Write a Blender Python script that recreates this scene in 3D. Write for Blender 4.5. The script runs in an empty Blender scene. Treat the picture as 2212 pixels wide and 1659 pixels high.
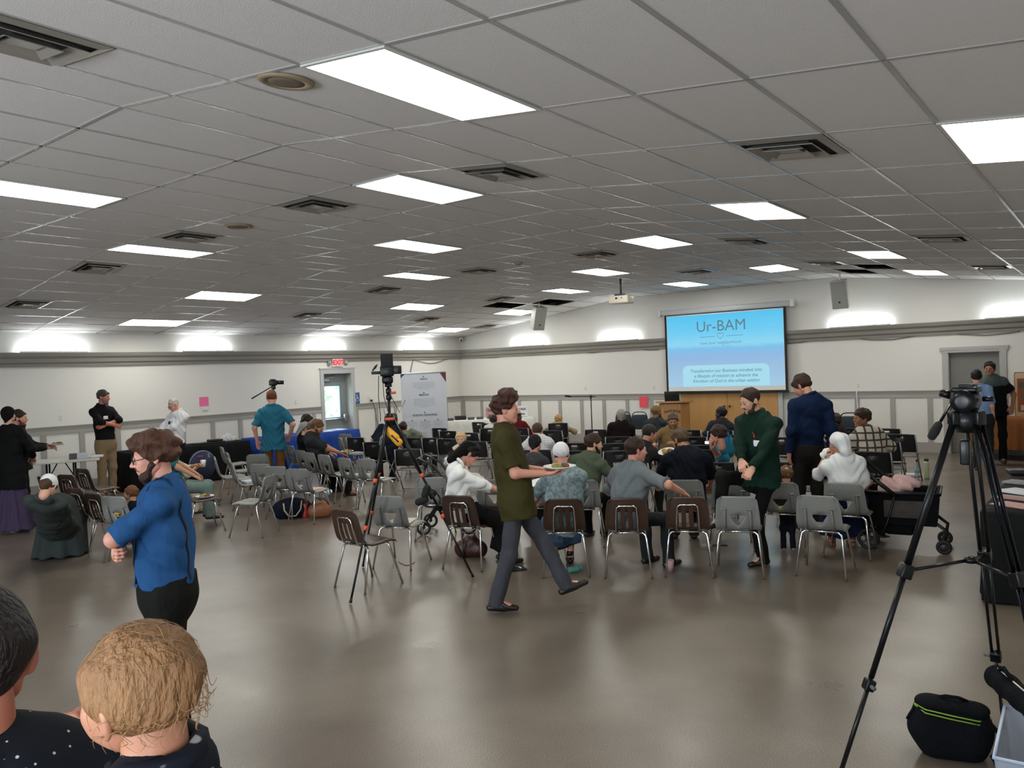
import bpy, bmesh, math, random
import numpy as np
from mathutils import Vector, Matrix

random.seed(7)
SC = bpy.context.scene
COL = SC.collection

# ------------------------------------------------------------------ camera, world, exposure
CAM = np.array([16.2517984, -18.3871408, 2.07189282])
YAW, PIT, ROL, FPX = -0.660827775, -0.0188748380, -0.0375427865, 1705.82212
FWD = np.array([math.sin(YAW)*math.cos(PIT), math.cos(YAW)*math.cos(PIT), math.sin(PIT)])
_r = np.array([math.cos(YAW), -math.sin(YAW), 0.0]); _u = np.cross(_r, FWD)
RGT = math.cos(ROL)*_r + math.sin(ROL)*_u
UPV = -math.sin(ROL)*_r + math.cos(ROL)*_u
cd = bpy.data.cameras.new('camera'); cam = bpy.data.objects.new('camera', cd); COL.objects.link(cam)
cd.sensor_width = 36.0; cd.sensor_fit = 'HORIZONTAL'; cd.lens = FPX*36/2212; cd.clip_start = 0.05; cd.clip_end = 200
M = Matrix.Identity(4)
for i in range(3):
    M[i][0], M[i][1], M[i][2], M[i][3] = RGT[i], UPV[i], -FWD[i], CAM[i]
cam.matrix_world = M
SC.camera = cam

W_ = bpy.data.worlds.new('world'); SC.world = W_; W_.use_nodes = True
_bg = W_.node_tree.nodes['Background']; _bg.inputs[0].default_value = (0.62, 0.83, 1.0, 1); _bg.inputs[1].default_value = 14.0
PANEL_E, COVE_E = 17.0, 34.0          # what the ceiling panels and the cove tubes give off
SC.view_settings.view_transform = 'Standard'; SC.view_settings.look = 'None'
SC.view_settings.exposure = 0.0; SC.view_settings.gamma = 1.0; SC.view_settings.use_curve_mapping = False
SC.cycles.max_bounces = 5; SC.cycles.diffuse_bounces = 4; SC.cycles.glossy_bounces = 2; SC.cycles.transmission_bounces = 3; SC.cycles.transparent_max_bounces = 6
SC.cycles.adaptive_threshold = .04; SC.cycles.use_light_tree = False
SC.cycles.caustics_reflective = False; SC.cycles.caustics_refractive = False

# daylight fill lamps added before unseen windows, assumed in the near and right walls
for _n, _x, _y, _rz, _e in (('daylight_fill_near', 9.0, -22.9, 0.0, 230), ('daylight_fill_near', 13.5, -22.9, 0.0, 230), ('daylight_fill_right', 16.95, -20.6, math.pi/2, 120)):
    _l = bpy.data.lights.new(_n, 'AREA'); _l.shape = 'RECTANGLE'; _l.size, _l.size_y = (2.6, 1.3); _l.energy = _e; _l.color = (.86, .94, 1.0)
    _o = bpy.data.objects.new(_n, _l); COL.objects.link(_o); _o.location = (_x, _y, 1.75); _o.rotation_euler = (math.pi/2, 0, _rz)

# ------------------------------------------------------------------ placing
def ray(px, py):
    return FWD + RGT*(px-1106)/FPX - UPV*(py-829.5)/FPX
def at(px, py, z):
    d = ray(px, py); t = (z-CAM[2])/d[2]; return CAM + d*t
def horizon(px):
    # image row of the camera's own height in column px
    d0, d1 = ray(px, 700)[2], ray(px, 900)[2]
    return 700 + 200*d0/(d0-d1)
def atd(px, D, z=0.0):
    d = ray(px, horizon(px)); h = math.hypot(d[0], d[1])
    return np.array([CAM[0]+d[0]*D/h, CAM[1]+d[1]*D/h, z])
def zat(px, py, D):
    d = ray(px, py); return CAM[2] + d[2]*D/math.hypot(d[0], d[1])
def facing(P, a):
    # heading of something at P turned by a degrees clockwise from looking straight away from where the photograph was taken;
    # returned as the rotation about z that takes +y to that direction
    d = np.array(P[:2])-CAM[:2]
    return math.atan2(d[1], d[0]) - math.pi/2 - math.radians(a)

# ------------------------------------------------------------------ materials
def lin(c):
    if isinstance(c, str):
        c = [int(c[i:i+2], 16)/255 for i in (0, 2, 4)]
    return tuple((x/12.92 if x <= .04045 else ((x+.055)/1.055)**2.4) for x in c) + (1.0,)
_mc = {}
def mat(name, col='808080', rough=.6, metal=0.0, spec=.5, bump=0.0, bscale=40.0, var=0.0, vscale=6.0, emit=0.0, alpha=1.0, trans=0.0, sheen=0.0, stretch=None, sss=0.0, bd=.02):
    if name in _mc: return _mc[name]
    m = bpy.data.materials.new(name); m.use_nodes = True; _mc[name] = m
    nt = m.node_tree; b = nt.nodes['Principled BSDF']; c = lin(col)
    b.inputs['Base Color'].default_value = c; b.inputs['Roughness'].default_value = rough
    b.inputs['Metallic'].default_value = metal; b.inputs['Specular IOR Level'].default_value = spec
    if sheen: b.inputs['Sheen Weight'].default_value = sheen
    if sss: b.inputs['Subsurface Weight'].default_value = sss; b.inputs['Subsurface Radius'].default_value = (.01, .004, .002)
    if emit: b.inputs['Emission Color'].default_value = c; b.inputs['Emission Strength'].default_value = emit
    if trans: b.inputs['Transmission Weight'].default_value = trans
    if alpha < 1: b.inputs['Alpha'].default_value = alpha
    if bump or var:
        tc = nt.nodes.new('ShaderNodeTexCoord'); src = tc.outputs['Object']
        if stretch:
            mp = nt.nodes.new('ShaderNodeMapping'); mp.inputs['Scale'].default_value = stretch
            nt.links.new(src, mp.inputs[0]); src = mp.outputs[0]
    if var:
        n = nt.nodes.new('ShaderNodeTexNoise'); n.inputs['Scale'].default_value = vscale; n.inputs['Detail'].default_value = 4
        nt.links.new(src, n.inputs['Vector'])
        mx = nt.nodes.new('ShaderNodeMix'); mx.data_type = 'RGBA'
        mx.inputs['A'].default_value = tuple(min(1, x*(1-var)) for x in c[:3])+(1,); mx.inputs['B'].default_value = tuple(min(1, x*(1+var)) for x in c[:3])+(1,)
        nt.links.new(n.outputs['Fac'], mx.inputs['Factor']); nt.links.new(mx.outputs['Result'], b.inputs['Base Color'])
    if bump:
        n = nt.nodes.new('ShaderNodeTexNoise'); n.inputs['Scale'].default_value = bscale; n.inputs['Detail'].default_value = 3
        nt.links.new(src, n.inputs['Vector'])
        bp = nt.nodes.new('ShaderNodeBump'); bp.inputs['Strength'].default_value = bump; bp.inputs['Distance'].default_value = bd
        nt.links.new(n.outputs['Fac'], bp.inputs['Height']); nt.links.new(bp.outputs[0], b.inputs['Normal'])
    return m
def two_tone(name, c1, c2, kind='dots', scale=20.0, lo=.4, hi=.45, rough=.8):
    # printed cloth: 'dots' small spots, 'blotch' noise patches, 'plaid' crossing bands
    if name in _mc: return _mc[name]
    m = mat(name, c1, rough); nt = m.node_tree; b = nt.nodes['Principled BSDF']
    tc = nt.nodes.new('ShaderNodeTexCoord'); mx = nt.nodes.new('ShaderNodeMix'); mx.data_type = 'RGBA'
    mx.inputs['A'].default_value = lin(c1); mx.inputs['B'].default_value = lin(c2)
    def ramp(out):
        r = nt.nodes.new('ShaderNodeValToRGB'); r.color_ramp.elements[0].position = lo; r.color_ramp.elements[1].position = hi
        nt.links.new(out, r.inputs[0]); return r.outputs[0]
    if kind == 'plaid':
        outs = []
        for ax in ('X', 'Z'):
            w = nt.nodes.new('ShaderNodeTexWave'); w.bands_direction = ax; w.inputs['Scale'].default_value = scale; w.inputs['Distortion'].default_value = .6
            w.inputs['Detail Scale'].default_value = .5
            nt.links.new(tc.outputs['Object'], w.inputs[0]); outs.append(ramp(w.outputs['Fac']))
        mm = nt.nodes.new('ShaderNodeMath'); mm.operation = 'ADD'; mm.use_clamp = True
        nt.links.new(outs[0], mm.inputs[0]); nt.links.new(outs[1], mm.inputs[1]); fac = mm.outputs[0]
    elif kind == 'dots':
        v = nt.nodes.new('ShaderNodeTexVoronoi'); v.inputs['Scale'].default_value = scale; v.inputs['Randomness'].default_value = .6
        nt.links.new(tc.outputs['Object'], v.inputs['Vector']); fac = ramp(v.outputs['Distance'])
    else:
        v = nt.nodes.new('ShaderNodeTexNoise'); v.inputs['Scale'].default_value = scale; v.inputs['Detail'].default_value = 2
        nt.links.new(tc.outputs['Object'], v.inputs['Vector']); fac = ramp(v.outputs['Fac'])
    if kind == 'dots': mx.inputs['A'].default_value, mx.inputs['B'].default_value = lin(c2), lin(c1)
    nt.links.new(fac, mx.inputs['Factor']); nt.links.new(mx.outputs['Result'], b.inputs['Base Color'])
    b.inputs['Specular IOR Level'].default_value = .2
    return m

# ------------------------------------------------------------------ mesh helpers
class MB:
    def __init__(s): s.v = []; s.f = []; s.mi = []; s.sm = []
    def add(s, v, f, mi=0, smooth=False):
        o = len(s.v); s.v += [tuple(float(c) for c in p) for p in v]; s.f += [tuple(int(i)+o for i in q) for q in f]
        s.mi += [mi]*len(f); s.sm += [smooth]*len(f); return s
    def box(s, x0, x1, y0, y1, z0, z1, mi=0, T=None):
        v = [(x, y, z) for x in (x0, x1) for y in (y0, y1) for z in (z0, z1)]
        if T is not None: v = [tuple(T @ Vector(p)) for p in v]
        return s.add(v, [(0, 1, 3, 2), (4, 6, 7, 5), (0, 4, 5, 1), (2, 3, 7, 6), (0, 2, 6, 4), (1, 5, 7, 3)], mi)
    def rbox(s, x0, x1, y0, y1, z0, z1, r=.01, mi=0, seg=3, T=None):
        bm = bmesh.new(); bmesh.ops.create_cube(bm, size=1)
        bmesh.ops.scale(bm, vec=(x1-x0, y1-y0, z1-z0), verts=bm.verts)
        bmesh.ops.translate(bm, vec=((x0+x1)/2, (y0+y1)/2, (z0+z1)/2), verts=bm.verts)
        bmesh.ops.bevel(bm, geom=bm.edges[:], offset=r, segments=seg, profile=.5, affect='EDGES')
        return s.bm(bm, mi, True, T)
    def bm(s, bm, mi=0, smooth=False, T=None):
        bm.verts.index_update()
        v = [v.co.copy() for v in bm.verts]
        if T is not None: v = [T @ p for p in v]
        s.add(v, [[q.index for q in f.verts] for f in bm.faces], mi, smooth); bm.free(); return s
    def tube(s, pts, rad, n=8, mi=0, caps=True, closed=False):
        pts = [np.array(p, float) for p in pts]; k = len(pts)
        rad = [rad]*k if isinstance(rad, (int, float)) else list(rad)
        t0 = pts[1]-pts[0]; ref = np.array([0, 0, 1.0]) if abs(t0[2]) < .9*np.linalg.norm(t0) else np.array([1.0, 0, 0])
        V = []; nprev = None
        for i in range(k):
            if closed: t = pts[(i+1) % k]-pts[i-1]
            else: t = pts[min(i+1, k-1)]-pts[max(i-1, 0)]
            t = t/(np.linalg.norm(t)+1e-12)
            nn = (ref if nprev is None else nprev); nn = nn-t*(nn@t); L = np.linalg.norm(nn)
            if L < 1e-6: nn = np.cross(t, [0.3, .5, .8]); L = np.linalg.norm(nn)
            nn = nn/L; nprev = nn; b = np.cross(t, nn)
            for j in range(n):
                a = 2*math.pi*j/n; V.append(pts[i]+rad[i]*(math.cos(a)*nn+math.sin(a)*b))
        F = []
        for i in range(k if closed else k-1):
            for j in range(n):
                i2 = (i+1) % k; j2 = (j+1) % n
                F.append((i*n+j, i*n+j2, i2*n+j2, i2*n+j))
        if caps and not closed: F += [tuple(range(n-1, -1, -1)), tuple((k-1)*n+j for j in range(n))]
        return s.add(V, F, mi, True)
    def lathe(s, prof, n=24, mi=0, T=None):
        V = []; F = []
        for r, z in prof:
            for j in range(n):
                a = 2*math.pi*j/n; V.append((r*math.cos(a), r*math.sin(a), z))
        for i in range(len(prof)-1):
            for j in range(n):
                F.append((i*n+j, i*n+(j+1) % n, (i+1)*n+(j+1) % n, (i+1)*n+j))
        F += [tuple(range(n-1, -1, -1)), tuple((len(prof)-1)*n+j for j in range(n))]
        if T is not None: V = [tuple(T @ Vector(p)) for p in V]
        return s.add(V, F, mi, True)
    def ball(s, c, r, mi=0, n=12, T=None):
        rx, ry, rz = (r, r, r) if isinstance(r, (int, float)) else r
        V = []; F = []
        for i in range(n+1):
            th = math.pi*i/n
            for j in range(2*n):
                a = math.pi*j/n; V.append((c[0]+rx*math.sin(th)*math.cos(a), c[1]+ry*math.sin(th)*math.sin(a), c[2]-rz*math.cos(th)))
        for i in range(n):
            for j in range(2*n):
                F.append((i*2*n+j, i*2*n+(j+1) % (2*n), (i+1)*2*n+(j+1) % (2*n), (i+1)*2*n+j))
        if T is not None: V = [tuple(T @ Vector(p)) for p in V]
        return s.add(V, F, mi, True)
    def prism(s, poly, z0, z1, mi=0, T=None):
        n = len(poly); V = [(x, y, z0) for x, y in poly]+[(x, y, z1) for x, y in poly]
        F = [tuple(range(n-1, -1, -1)), tuple(range(n, 2*n))]+[(i, (i+1) % n, (i+1) % n+n, i+n) for i in range(n)]
        if T is not None: V = [tuple(T @ Vector(p)) for p in V]
        return s.add(V, F, mi)
    def grid(s, fn, nu, nv, mi=0, smooth=True):
        V = [fn(i/nu, j/nv) for j in range(nv+1) for i in range(nu+1)]
        F = [(j*(nu+1)+i, j*(nu+1)+i+1, (j+1)*(nu+1)+i+1, (j+1)*(nu+1)+i) for j in range(nv) for i in range(nu)]
        return s.add(V, F, mi, smooth)
    def mesh(s, name, mats):
        me = bpy.data.meshes.new(name); me.from_pydata(s.v, [], s.f); me.update()
        for m in (mats if isinstance(mats, (list, tuple)) else [mats]): me.materials.append(m)
        me.polygons.foreach_set('material_index', s.mi); me.polygons.foreach_set('use_smooth', s.sm)
        return me
    def obj(s, name, mats, parent=None, loc=None, rz=None):
        o = bpy.data.objects.new(name, s.mesh(name, mats)); COL.objects.link(o)
        if parent is not None: o.parent = parent
        if loc is not None: o.location = [float(c) for c in loc]
        if rz is not None: o.rotation_euler = (0, 0, rz)
        return o
def tag(o, label=None, cat=None, group=None, kind=None):
    if label: o['label'] = label
    if cat: o['category'] = cat
    if group: o['group'] = group
    if kind: o['kind'] = kind
    return o
def thing(name, label, cat, loc=(0, 0, 0), rz=0.0, group=None):
    o = bpy.data.objects.new(name, None); COL.objects.link(o); o.empty_display_size = .1
    o.location = [float(c) for c in loc]; o.rotation_euler = (0, 0, rz)
    return tag(o, label, cat, group)
def struct(o): o['kind'] = 'structure'; return o
def dup(root, loc, rz, label, group=None, kids=True):
    c = root.copy(); COL.objects.link(c); c.location = [float(x) for x in loc]; c.rotation_euler = (root.rotation_euler[0], root.rotation_euler[1], rz)
    c['label'] = label
    if group: c['group'] = group
    for ch in list(root.children):
        k = ch.copy(); COL.objects.link(k); k.parent = c
        for g in list(ch.children):
            q = g.copy(); COL.objects.link(q); q.parent = k
    return c
def text_mesh(txt, size, align='CENTER', shear=0.0, ext=0.0, bold=0.0):
    cu = bpy.data.curves.new('t', 'FONT'); cu.body = txt; cu.size = size; cu.align_x = align; cu.shear = shear; cu.extrude = ext; cu.offset = bold
    cu.resolution_u = 3
    o = bpy.data.objects.new('t', cu); COL.objects.link(o); dg = bpy.context.evaluated_depsgraph_get()
    me = bpy.data.meshes.new_from_object(o.evaluated_get(dg)); v = [p.co.copy() for p in me.vertices]; f = [list(p.vertices) for p in me.polygons]
    bpy.data.objects.remove(o); bpy.data.curves.remove(cu); bpy.data.meshes.remove(me)
    return v, f
def mtx(o, X, Y, Z):
    T = Matrix.Identity(4)
    for i in range(3): T[i][0], T[i][1], T[i][2], T[i][3] = X[i], Y[i], Z[i], o[i]
    return T
# ------------------------------------------------------------------ the hall
X1, X2, XE, YB = 5.715, 11.204, 17.26, -23.18
SL, SR, ZE = .1303, .1155, 3.10
ZF = ZE+SL*X1
def zc(x): return ZE+SL*x if x < X1 else (ZF if x < X2 else ZF-SR*(x-X2))
white = mat('wall_paint', 'd9d7d2', .55, bump=.03, bscale=120)
trimm = mat('grey_trim_paint', '9c9994', .45)
crownm = mat('dark_grey_trim_paint', '8a8680', .5)
dark = mat('dark_void', '0b0b0c', .9)

# floor: polished concrete with a salt and pepper aggregate
fm = mat('polished_concrete', '7d7468', .3); nt = fm.node_tree; b = nt.nodes['Principled BSDF']
tc = nt.nodes.new('ShaderNodeTexCoord')
def _noise(sc, det, rough=.5):
    n = nt.nodes.new('ShaderNodeTexNoise'); n.inputs['Scale'].default_value = sc; n.inputs['Detail'].default_value = det; n.inputs['Roughness'].default_value = rough
    nt.links.new(tc.outputs['Object'], n.inputs['Vector']); return n.outputs['Fac']
def _ramp(src, stops):
    r = nt.nodes.new('ShaderNodeValToRGB'); e = r.color_ramp.elements
    e[0].position, e[0].color = stops[0][0], lin(stops[0][1]); e[1].position, e[1].color = stops[-1][0], lin(stops[-1][1])
    for p, c in stops[1:-1]: q = e.new(p); q.color = lin(c)
    nt.links.new(src, r.inputs[0]); return r.outputs[0]
big = _ramp(_noise(.9, 6, .6), [(.3, '70655a'), (.5, '807467'), (.7, '908478')])
fine = _ramp(_noise(150, 3, .7), [(.36, '8c8c8c'), (.5, 'd8d8d8'), (.62, 'ffffff')])
mx = nt.nodes.new('ShaderNodeMix'); mx.data_type = 'RGBA'; mx.blend_type = 'MULTIPLY'; mx.inputs['Factor'].default_value = 1
nt.links.new(big, mx.inputs['A']); nt.links.new(fine, mx.inputs['B']); nt.links.new(mx.outputs['Result'], b.inputs['Base Color'])
rr = nt.nodes.new('ShaderNodeMapRange'); rr.inputs['To Min'].default_value = .22; rr.inputs['To Max'].default_value = .40
nt.links.new(_noise(1.6, 5), rr.inputs['Value']); nt.links.new(rr.outputs[0], b.inputs['Roughness'])
b.inputs['Specular IOR Level'].default_value = .6
struct(MB().grid(lambda u, v: (-.6+(XE+.9)*u, YB-.3+(.9-YB)*v, 0.0), 18, 24, smooth=False).box(-.6, XE+.3, YB-.3, .6, -.2, -.02).obj('floor', fm))

# ceiling: lay-in tiles on two slopes and a level middle, some tiles missing
tile = mat('ceiling_tile', 'd8d4d2', .9, bump=.15, bscale=160, var=.05, vscale=90)
tbar = mat('white_metal_grid', 'a4a2a0', .25, spec=.7)
cl, cr = math.cos(math.atan(SL)), math.cos(math.atan(SR))
XS = [X1-k*.61*cl for k in range(9, 0, -1)]; XS = [0.0]+XS+[X1+k*.61 for k in range(9)]+[X2+k*.61*cr for k in range(11)]
XS[-1] = XE
YS = [-1.22*k for k in range(20)]
# half cells (.61 x .61) left open, as (x index, y start)
def xi(x): return max(i for i in range(len(XS)-1) if XS[i] <= x+1e-6)
HOLES = {(xi(4.2), -3.05): 1, (xi(4.75), -1.83): 1, (xi(12.85), -3.05): 1, (xi(12.25), -1.83): 1}
mb = MB()
for i in range(len(XS)-1):
    for j in range(len(YS)-1):
        for h in (0, 1):
            y1 = YS[j]-h*.61; y0 = y1-.61; a, c = XS[i], XS[i+1]
            if any(k[0] == i and abs((y0+y1)/2-k[1]) < .31 for k in HOLES):
                za, zb = zc(a), zc(c)
                mb.add([(a, y0, za), (c, y0, zb), (c, y1, zb), (a, y1, za), (a, y0, za+.5), (c, y0, zb+.5), (c, y1, zb+.5), (a, y1, za+.5)],
                       [(0, 1, 5, 4), (1, 2, 6, 5), (2, 3, 7, 6), (3, 0, 4, 7), (4, 5, 6, 7)], 1)
                continue
            mb.add([(a, y0, zc(a)), (a, y1, zc(a)), (c, y1, zc(c)), (c, y0, zc(c))], [(0, 1, 2, 3)])
ceiling = struct(mb.obj('ceiling', [tile, dark]))
mb = MB(); hw, dz = .0125, -.005
def bar_y(x):
    s = SL if x < X1 else (0 if x < X2 else -SR); z = zc(x)
    mb.add([(x-hw, YB, z+dz-s*hw), (x+hw, YB, z+dz+s*hw), (x+hw, 0, z+dz+s*hw), (x-hw, 0, z+dz-s*hw), (x-hw, YB, z+.01), (x+hw, YB, z+.01), (x+hw, 0, z+.01), (x-hw, 0, z+.01)],
           [(0, 3, 2, 1), (0, 4, 7, 3), (1, 2, 6, 5)])
for x in XS[1:-1]: bar_y(x)
for y in YS:
    for a, c in ((0, X1), (X1, X2), (X2, XE)):
        mb.add([(a, y-hw, zc(a)+dz), (c, y-hw, zc(c)+dz), (c, y+hw, zc(c)+dz), (a, y+hw, zc(a)+dz), (a, y-hw, zc(a)+.01), (c, y-hw, zc(c)+.01), (c, y+hw, zc(c)+.01), (a, y+hw, zc(a)+.01)],
               [(0, 3, 2, 1), (0, 1, 5, 4), (3, 7, 6, 2)])
mb.obj('ceiling_grid', tbar, ceiling)

# walls (each with its opening), the far one follows the ceiling
def wall_rects(rects, x_is_fixed, f0, f1, name):
    mb = MB()
    for a, c, z0, z1 in rects:
        if x_is_fixed: mb.box(f0, f1, a, c, z0, z1)
        else: mb.box(a, c, f0, f1, z0, z1)
    return struct(mb.obj(name, white))
DY0, DY1, DH = -5.36, -4.44, 2.13       # way out in the left wall
wall_rects([(YB, DY0, 0, ZE), (DY0, DY1, DH, ZE), (DY1, 0.2, 0, ZE)], True, -.34, 0, 'wall_left')
RX0, RX1, RH = 13.37, 14.28, 2.07       # grey door in the far wall
def slab(name, y0, y1, hole=None):
    mb = MB(); xs = [-.34, 0, X1, X2, XE+.2]
    if hole: xs += [hole[0], hole[1]]
    xs = sorted(xs)
    for a, c in zip(xs[:-1], xs[1:]):
        z0 = hole[2] if hole and hole[0] <= (a+c)/2 <= hole[1] else 0
        za, zb = zc(max(a, 0)), zc(min(c, XE))
        mb.add([(a, y0, z0), (c, y0, z0), (c, y1, z0), (a, y1, z0), (a, y0, za), (c, y0, zb), (c, y1, zb), (a, y1, za)],
               [(0, 3, 2, 1), (4, 5, 6, 7), (0, 1, 5, 4), (1, 2, 6, 5), (2, 3, 7, 6), (3, 0, 4, 7)])
    return struct(mb.obj(name, white))
slab('wall_far', 0, .3, (RX0, RX1, RH))
wall_rects([(YB, 0.2, 0, zc(XE))], True, XE, XE+.2, 'wall_right')
# unseen near wall; its glowing windows are assumed and added with the daylight fill
slab('wall_near', YB-.2, YB)
winf = mat('white_window_frame', 'dedede', .4); wing = mat('added_pane_glow', 'dceeff', .1, emit=1.5)
for n, (x, y, rz) in enumerate(((9.0, YB, 0.0), (13.5, YB, 0.0), (XE, -20.6, math.pi/2))):
    t = struct(bpy.data.objects.new('window_%d' % (n+1), None)); COL.objects.link(t); t.location = (x, y, 1.75); t.rotation_euler = (0, 0, rz)
    mb = MB()
    for a, c, e, f in ((-1.4, 1.4, .65, .73), (-1.4, 1.4, -.73, -.65), (-1.4, -1.3, -.65, .65), (1.3, 1.4, -.65, .65), (-.03, .03, -.65, .65)): mb.box(a, c, 0, .05, e, f)
    mb.obj('window_frame', winf, t); MB().box(-1.3, 1.3, 0, .02, -.65, .65).obj('window_pane', wing, t)

# trim: ledge with cove tubes, chair rail, battens, skirting
def trims():
    n = [0]
    def t(mb, m, nm='trim'):
        n[0] += 1; struct(mb.obj('%s_%d' % (nm, n[0]), m))
    prof = [(0, 2.45), (.05, 2.45), (.06, 2.50), (.10, 2.53), (.115, 2.60), (.16, 2.64), (.18, 2.70), (.18, 2.715), (0, 2.715)]
    mb = MB(); k = len(prof)
    mb.add([(p[0], YB, p[1]) for p in prof]+[(p[0], -p[0], p[1]) for p in prof], [tuple((i, i+k, (i+1) % k+k, (i+1) % k)) for i in range(k)]); t(mb, crownm)
    mb = MB(); mb.add([(p[0], -p[0], p[1]) for p in prof]+[(XE, -p[0], p[1]) for p in prof], [tuple((i, i+k, (i+1) % k+k, (i+1) % k)) for i in range(k)]); t(mb, crownm)
    def run(z0, z1, d, m, lseg, rseg):
        mb = MB()
        for a, c in lseg: mb.box(-.01, d, a, c, z0, z1)
        t(mb, m)
        mb = MB()
        for a, c in rseg: mb.box(a, c, -d, .01, z0, z1)
        t(mb, m)
    L = [(YB, DY0-.11), (DY1+.11, 0)]; R = [(0, 7.3), (9.96, RX0-.14), (RX1+.14, XE)]
    run(1.27, 1.30, .045, crownm, L, R); run(1.15, 1.27, .022, trimm, L, R); run(1.235, 1.27, .032, trimm, L, R)
    # battens
    mb = MB(); y = -.05
    ys = [-.06]+[-.06-.705*i for i in range(1, 33)]
    for y in ys:
        if DY0-.15 < y < DY1+.15: continue
        mb.box(-.01, .02, y-.05, y+.05, .2, 1.16)
    t(mb, trimm)
    mb = MB(); x = .06
    for i in range(25):
        x = .05+.72*i
        if 7.2 < x < 10.0 or RX0-.2 < x < RX1+.2: continue
        mb.box(x-.05, x+.05, -.02, .01, .2, 1.16)
    t(mb, trimm)
    mb = MB()
    for a, c in L: mb.box(-.01, .025, a, c, 0, .21)
    struct(mb.obj('baseboard_left', trimm))
    mb = MB()
    for a, c in R: mb.box(a, c, -.025, .01, 0, .21)
    struct(mb.obj('baseboard_far', trimm))
trims()

# door 1: half glazed way out, set back in the left wall
doorm = mat('grey_door_paint', '8b9292', .4)
alu = mat('brushed_aluminium', 'b9bcc0', .3, 1.0)
d1 = tag(bpy.data.objects.new('door_1', None), kind='structure'); COL.objects.link(d1); d1.location = (0, (DY0+DY1)/2, 0)
w2 = (DY1-DY0)/2
mb = MB(); xd = -.27
gx0, gx1, gz0, gz1 = -w2+.11, -w2+.11+.58, .98, 1.80
mb.box(xd, xd+.045, -w2, gx0, 0, DH); mb.box(xd, xd+.045, gx1, w2, 0, DH); mb.box(xd, xd+.045, gx0, gx1, 0, gz0); mb.box(xd, xd+.045, gx0, gx1, gz1, DH)
mb.obj('door_leaf', doorm, d1)
mb = MB()
for a, c, e, f in ((gx0-.03, gx0, gz0-.03, gz1+.03), (gx1, gx1+.03, gz0-.03, gz1+.03), (gx0, gx1, gz0-.03, gz0), (gx0, gx1, gz1, gz1+.03)): mb.box(xd+.045, xd+.06, a, c, e, f)
mb.obj('window_bead', mat('blue_grey_bead', '6f8794', .4), d1)
gl = mat('clear_glass', 'ffffff', .0, spec=.5, alpha=.12)
MB().box(xd+.015, xd+.025, gx0, gx1, gz0, gz1).obj('window_pane', gl, d1)
mb = MB(); mb.tube([(xd+.11, -w2+.08, .93), (xd+.11, w2-.12, .93)], .022, 10); mb.rbox(xd+.04, xd+.14, w2-.16, w2-.06, .86, 1.05, .02); mb.rbox(xd+.04, xd+.13, -w2+.04, -w2+.1, .89, .97, .015)
mb.obj('panic_bar', alu, d1)
mb = MB(); mb.rbox(xd+.05, xd+.11, -w2+.03, -w2+.33, 1.93, 1.99, .01); mb.tube([(xd+.13, -w2+.1, 2.0), (xd+.2, -w2+.36, 2.04), (xd+.1, -w2+.5, 2.1)], .012, 8)
mb.obj('door_closer', alu, d1)
mb = MB(); cw = .105
mb.box(0, .03, -w2-cw, -w2, 0, DH+.0); mb.box(0, .03, w2, w2+cw, 0, DH); mb.box(0, .03, -w2-cw, w2+cw, DH, DH+.12); mb.box(0, .045, -w2-cw-.03, w2+cw+.03, DH+.12, DH+.145)
mb.obj('door_casing', mat('light_grey_casing', 'aeb0b0', .4), d1)
mb = MB(); mb.box(-.335, 0, -w2, -w2+.012, 0, DH); mb.box(-.335, 0, w2-.012, w2, 0, DH); mb.box(-.335, 0, -w2, w2, DH-.012, DH)
mb.obj('door_jamb', trimm, d1)
# door 2: plain grey leaf in the far wall
d2 = tag(bpy.data.objects.new('door_2', None), kind='structure'); COL.objects.link(d2); d2.location = ((RX0+RX1)/2, 0, 0); w2 = (RX1-RX0)/2
MB().box(-w2+.012, w2-.012, .11, .155, .005, RH-.012).obj('door_leaf', mat('dark_grey_door', '75736f', .5), d2)
mb = MB(); cw = .115
mb.box(-w2-cw, -w2, -.03, 0, 0, RH); mb.box(w2, w2+cw, -.03, 0, 0, RH); mb.box(-w2-cw-.02, w2+cw+.02, -.035, 0, RH, RH+.11); mb.box(-w2-cw-.04, w2+cw+.04, -.045, 0, RH+.045, RH+.11)
mb.obj('door_casing', mat('pale_grey_casing', 'a8a5a2', .45), d2)
mb = MB(); mb.box(-w2, -w2+.012, 0, .29, 0, RH); mb.box(w2-.012, w2, 0, .29, 0, RH); mb.box(-w2, w2, 0, .29, RH-.012, RH)
mb.obj('door_jamb', trimm, d2)
mb = MB(); mb.lathe([(.03, 0), (.03, .01), (.012, .015), (.012, .04), (.03, .05), (.028, .07), (.01, .075)], 14, T=mtx((w2-.08, .11, 1.0), (1, 0, 0), (0, 0, 1), (0, -1, 0)))
mb.obj('door_knob', alu, d2)
MB().box(-w2, w2, .16, .29, 0, RH).obj('door_backing', dark, d2)

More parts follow.
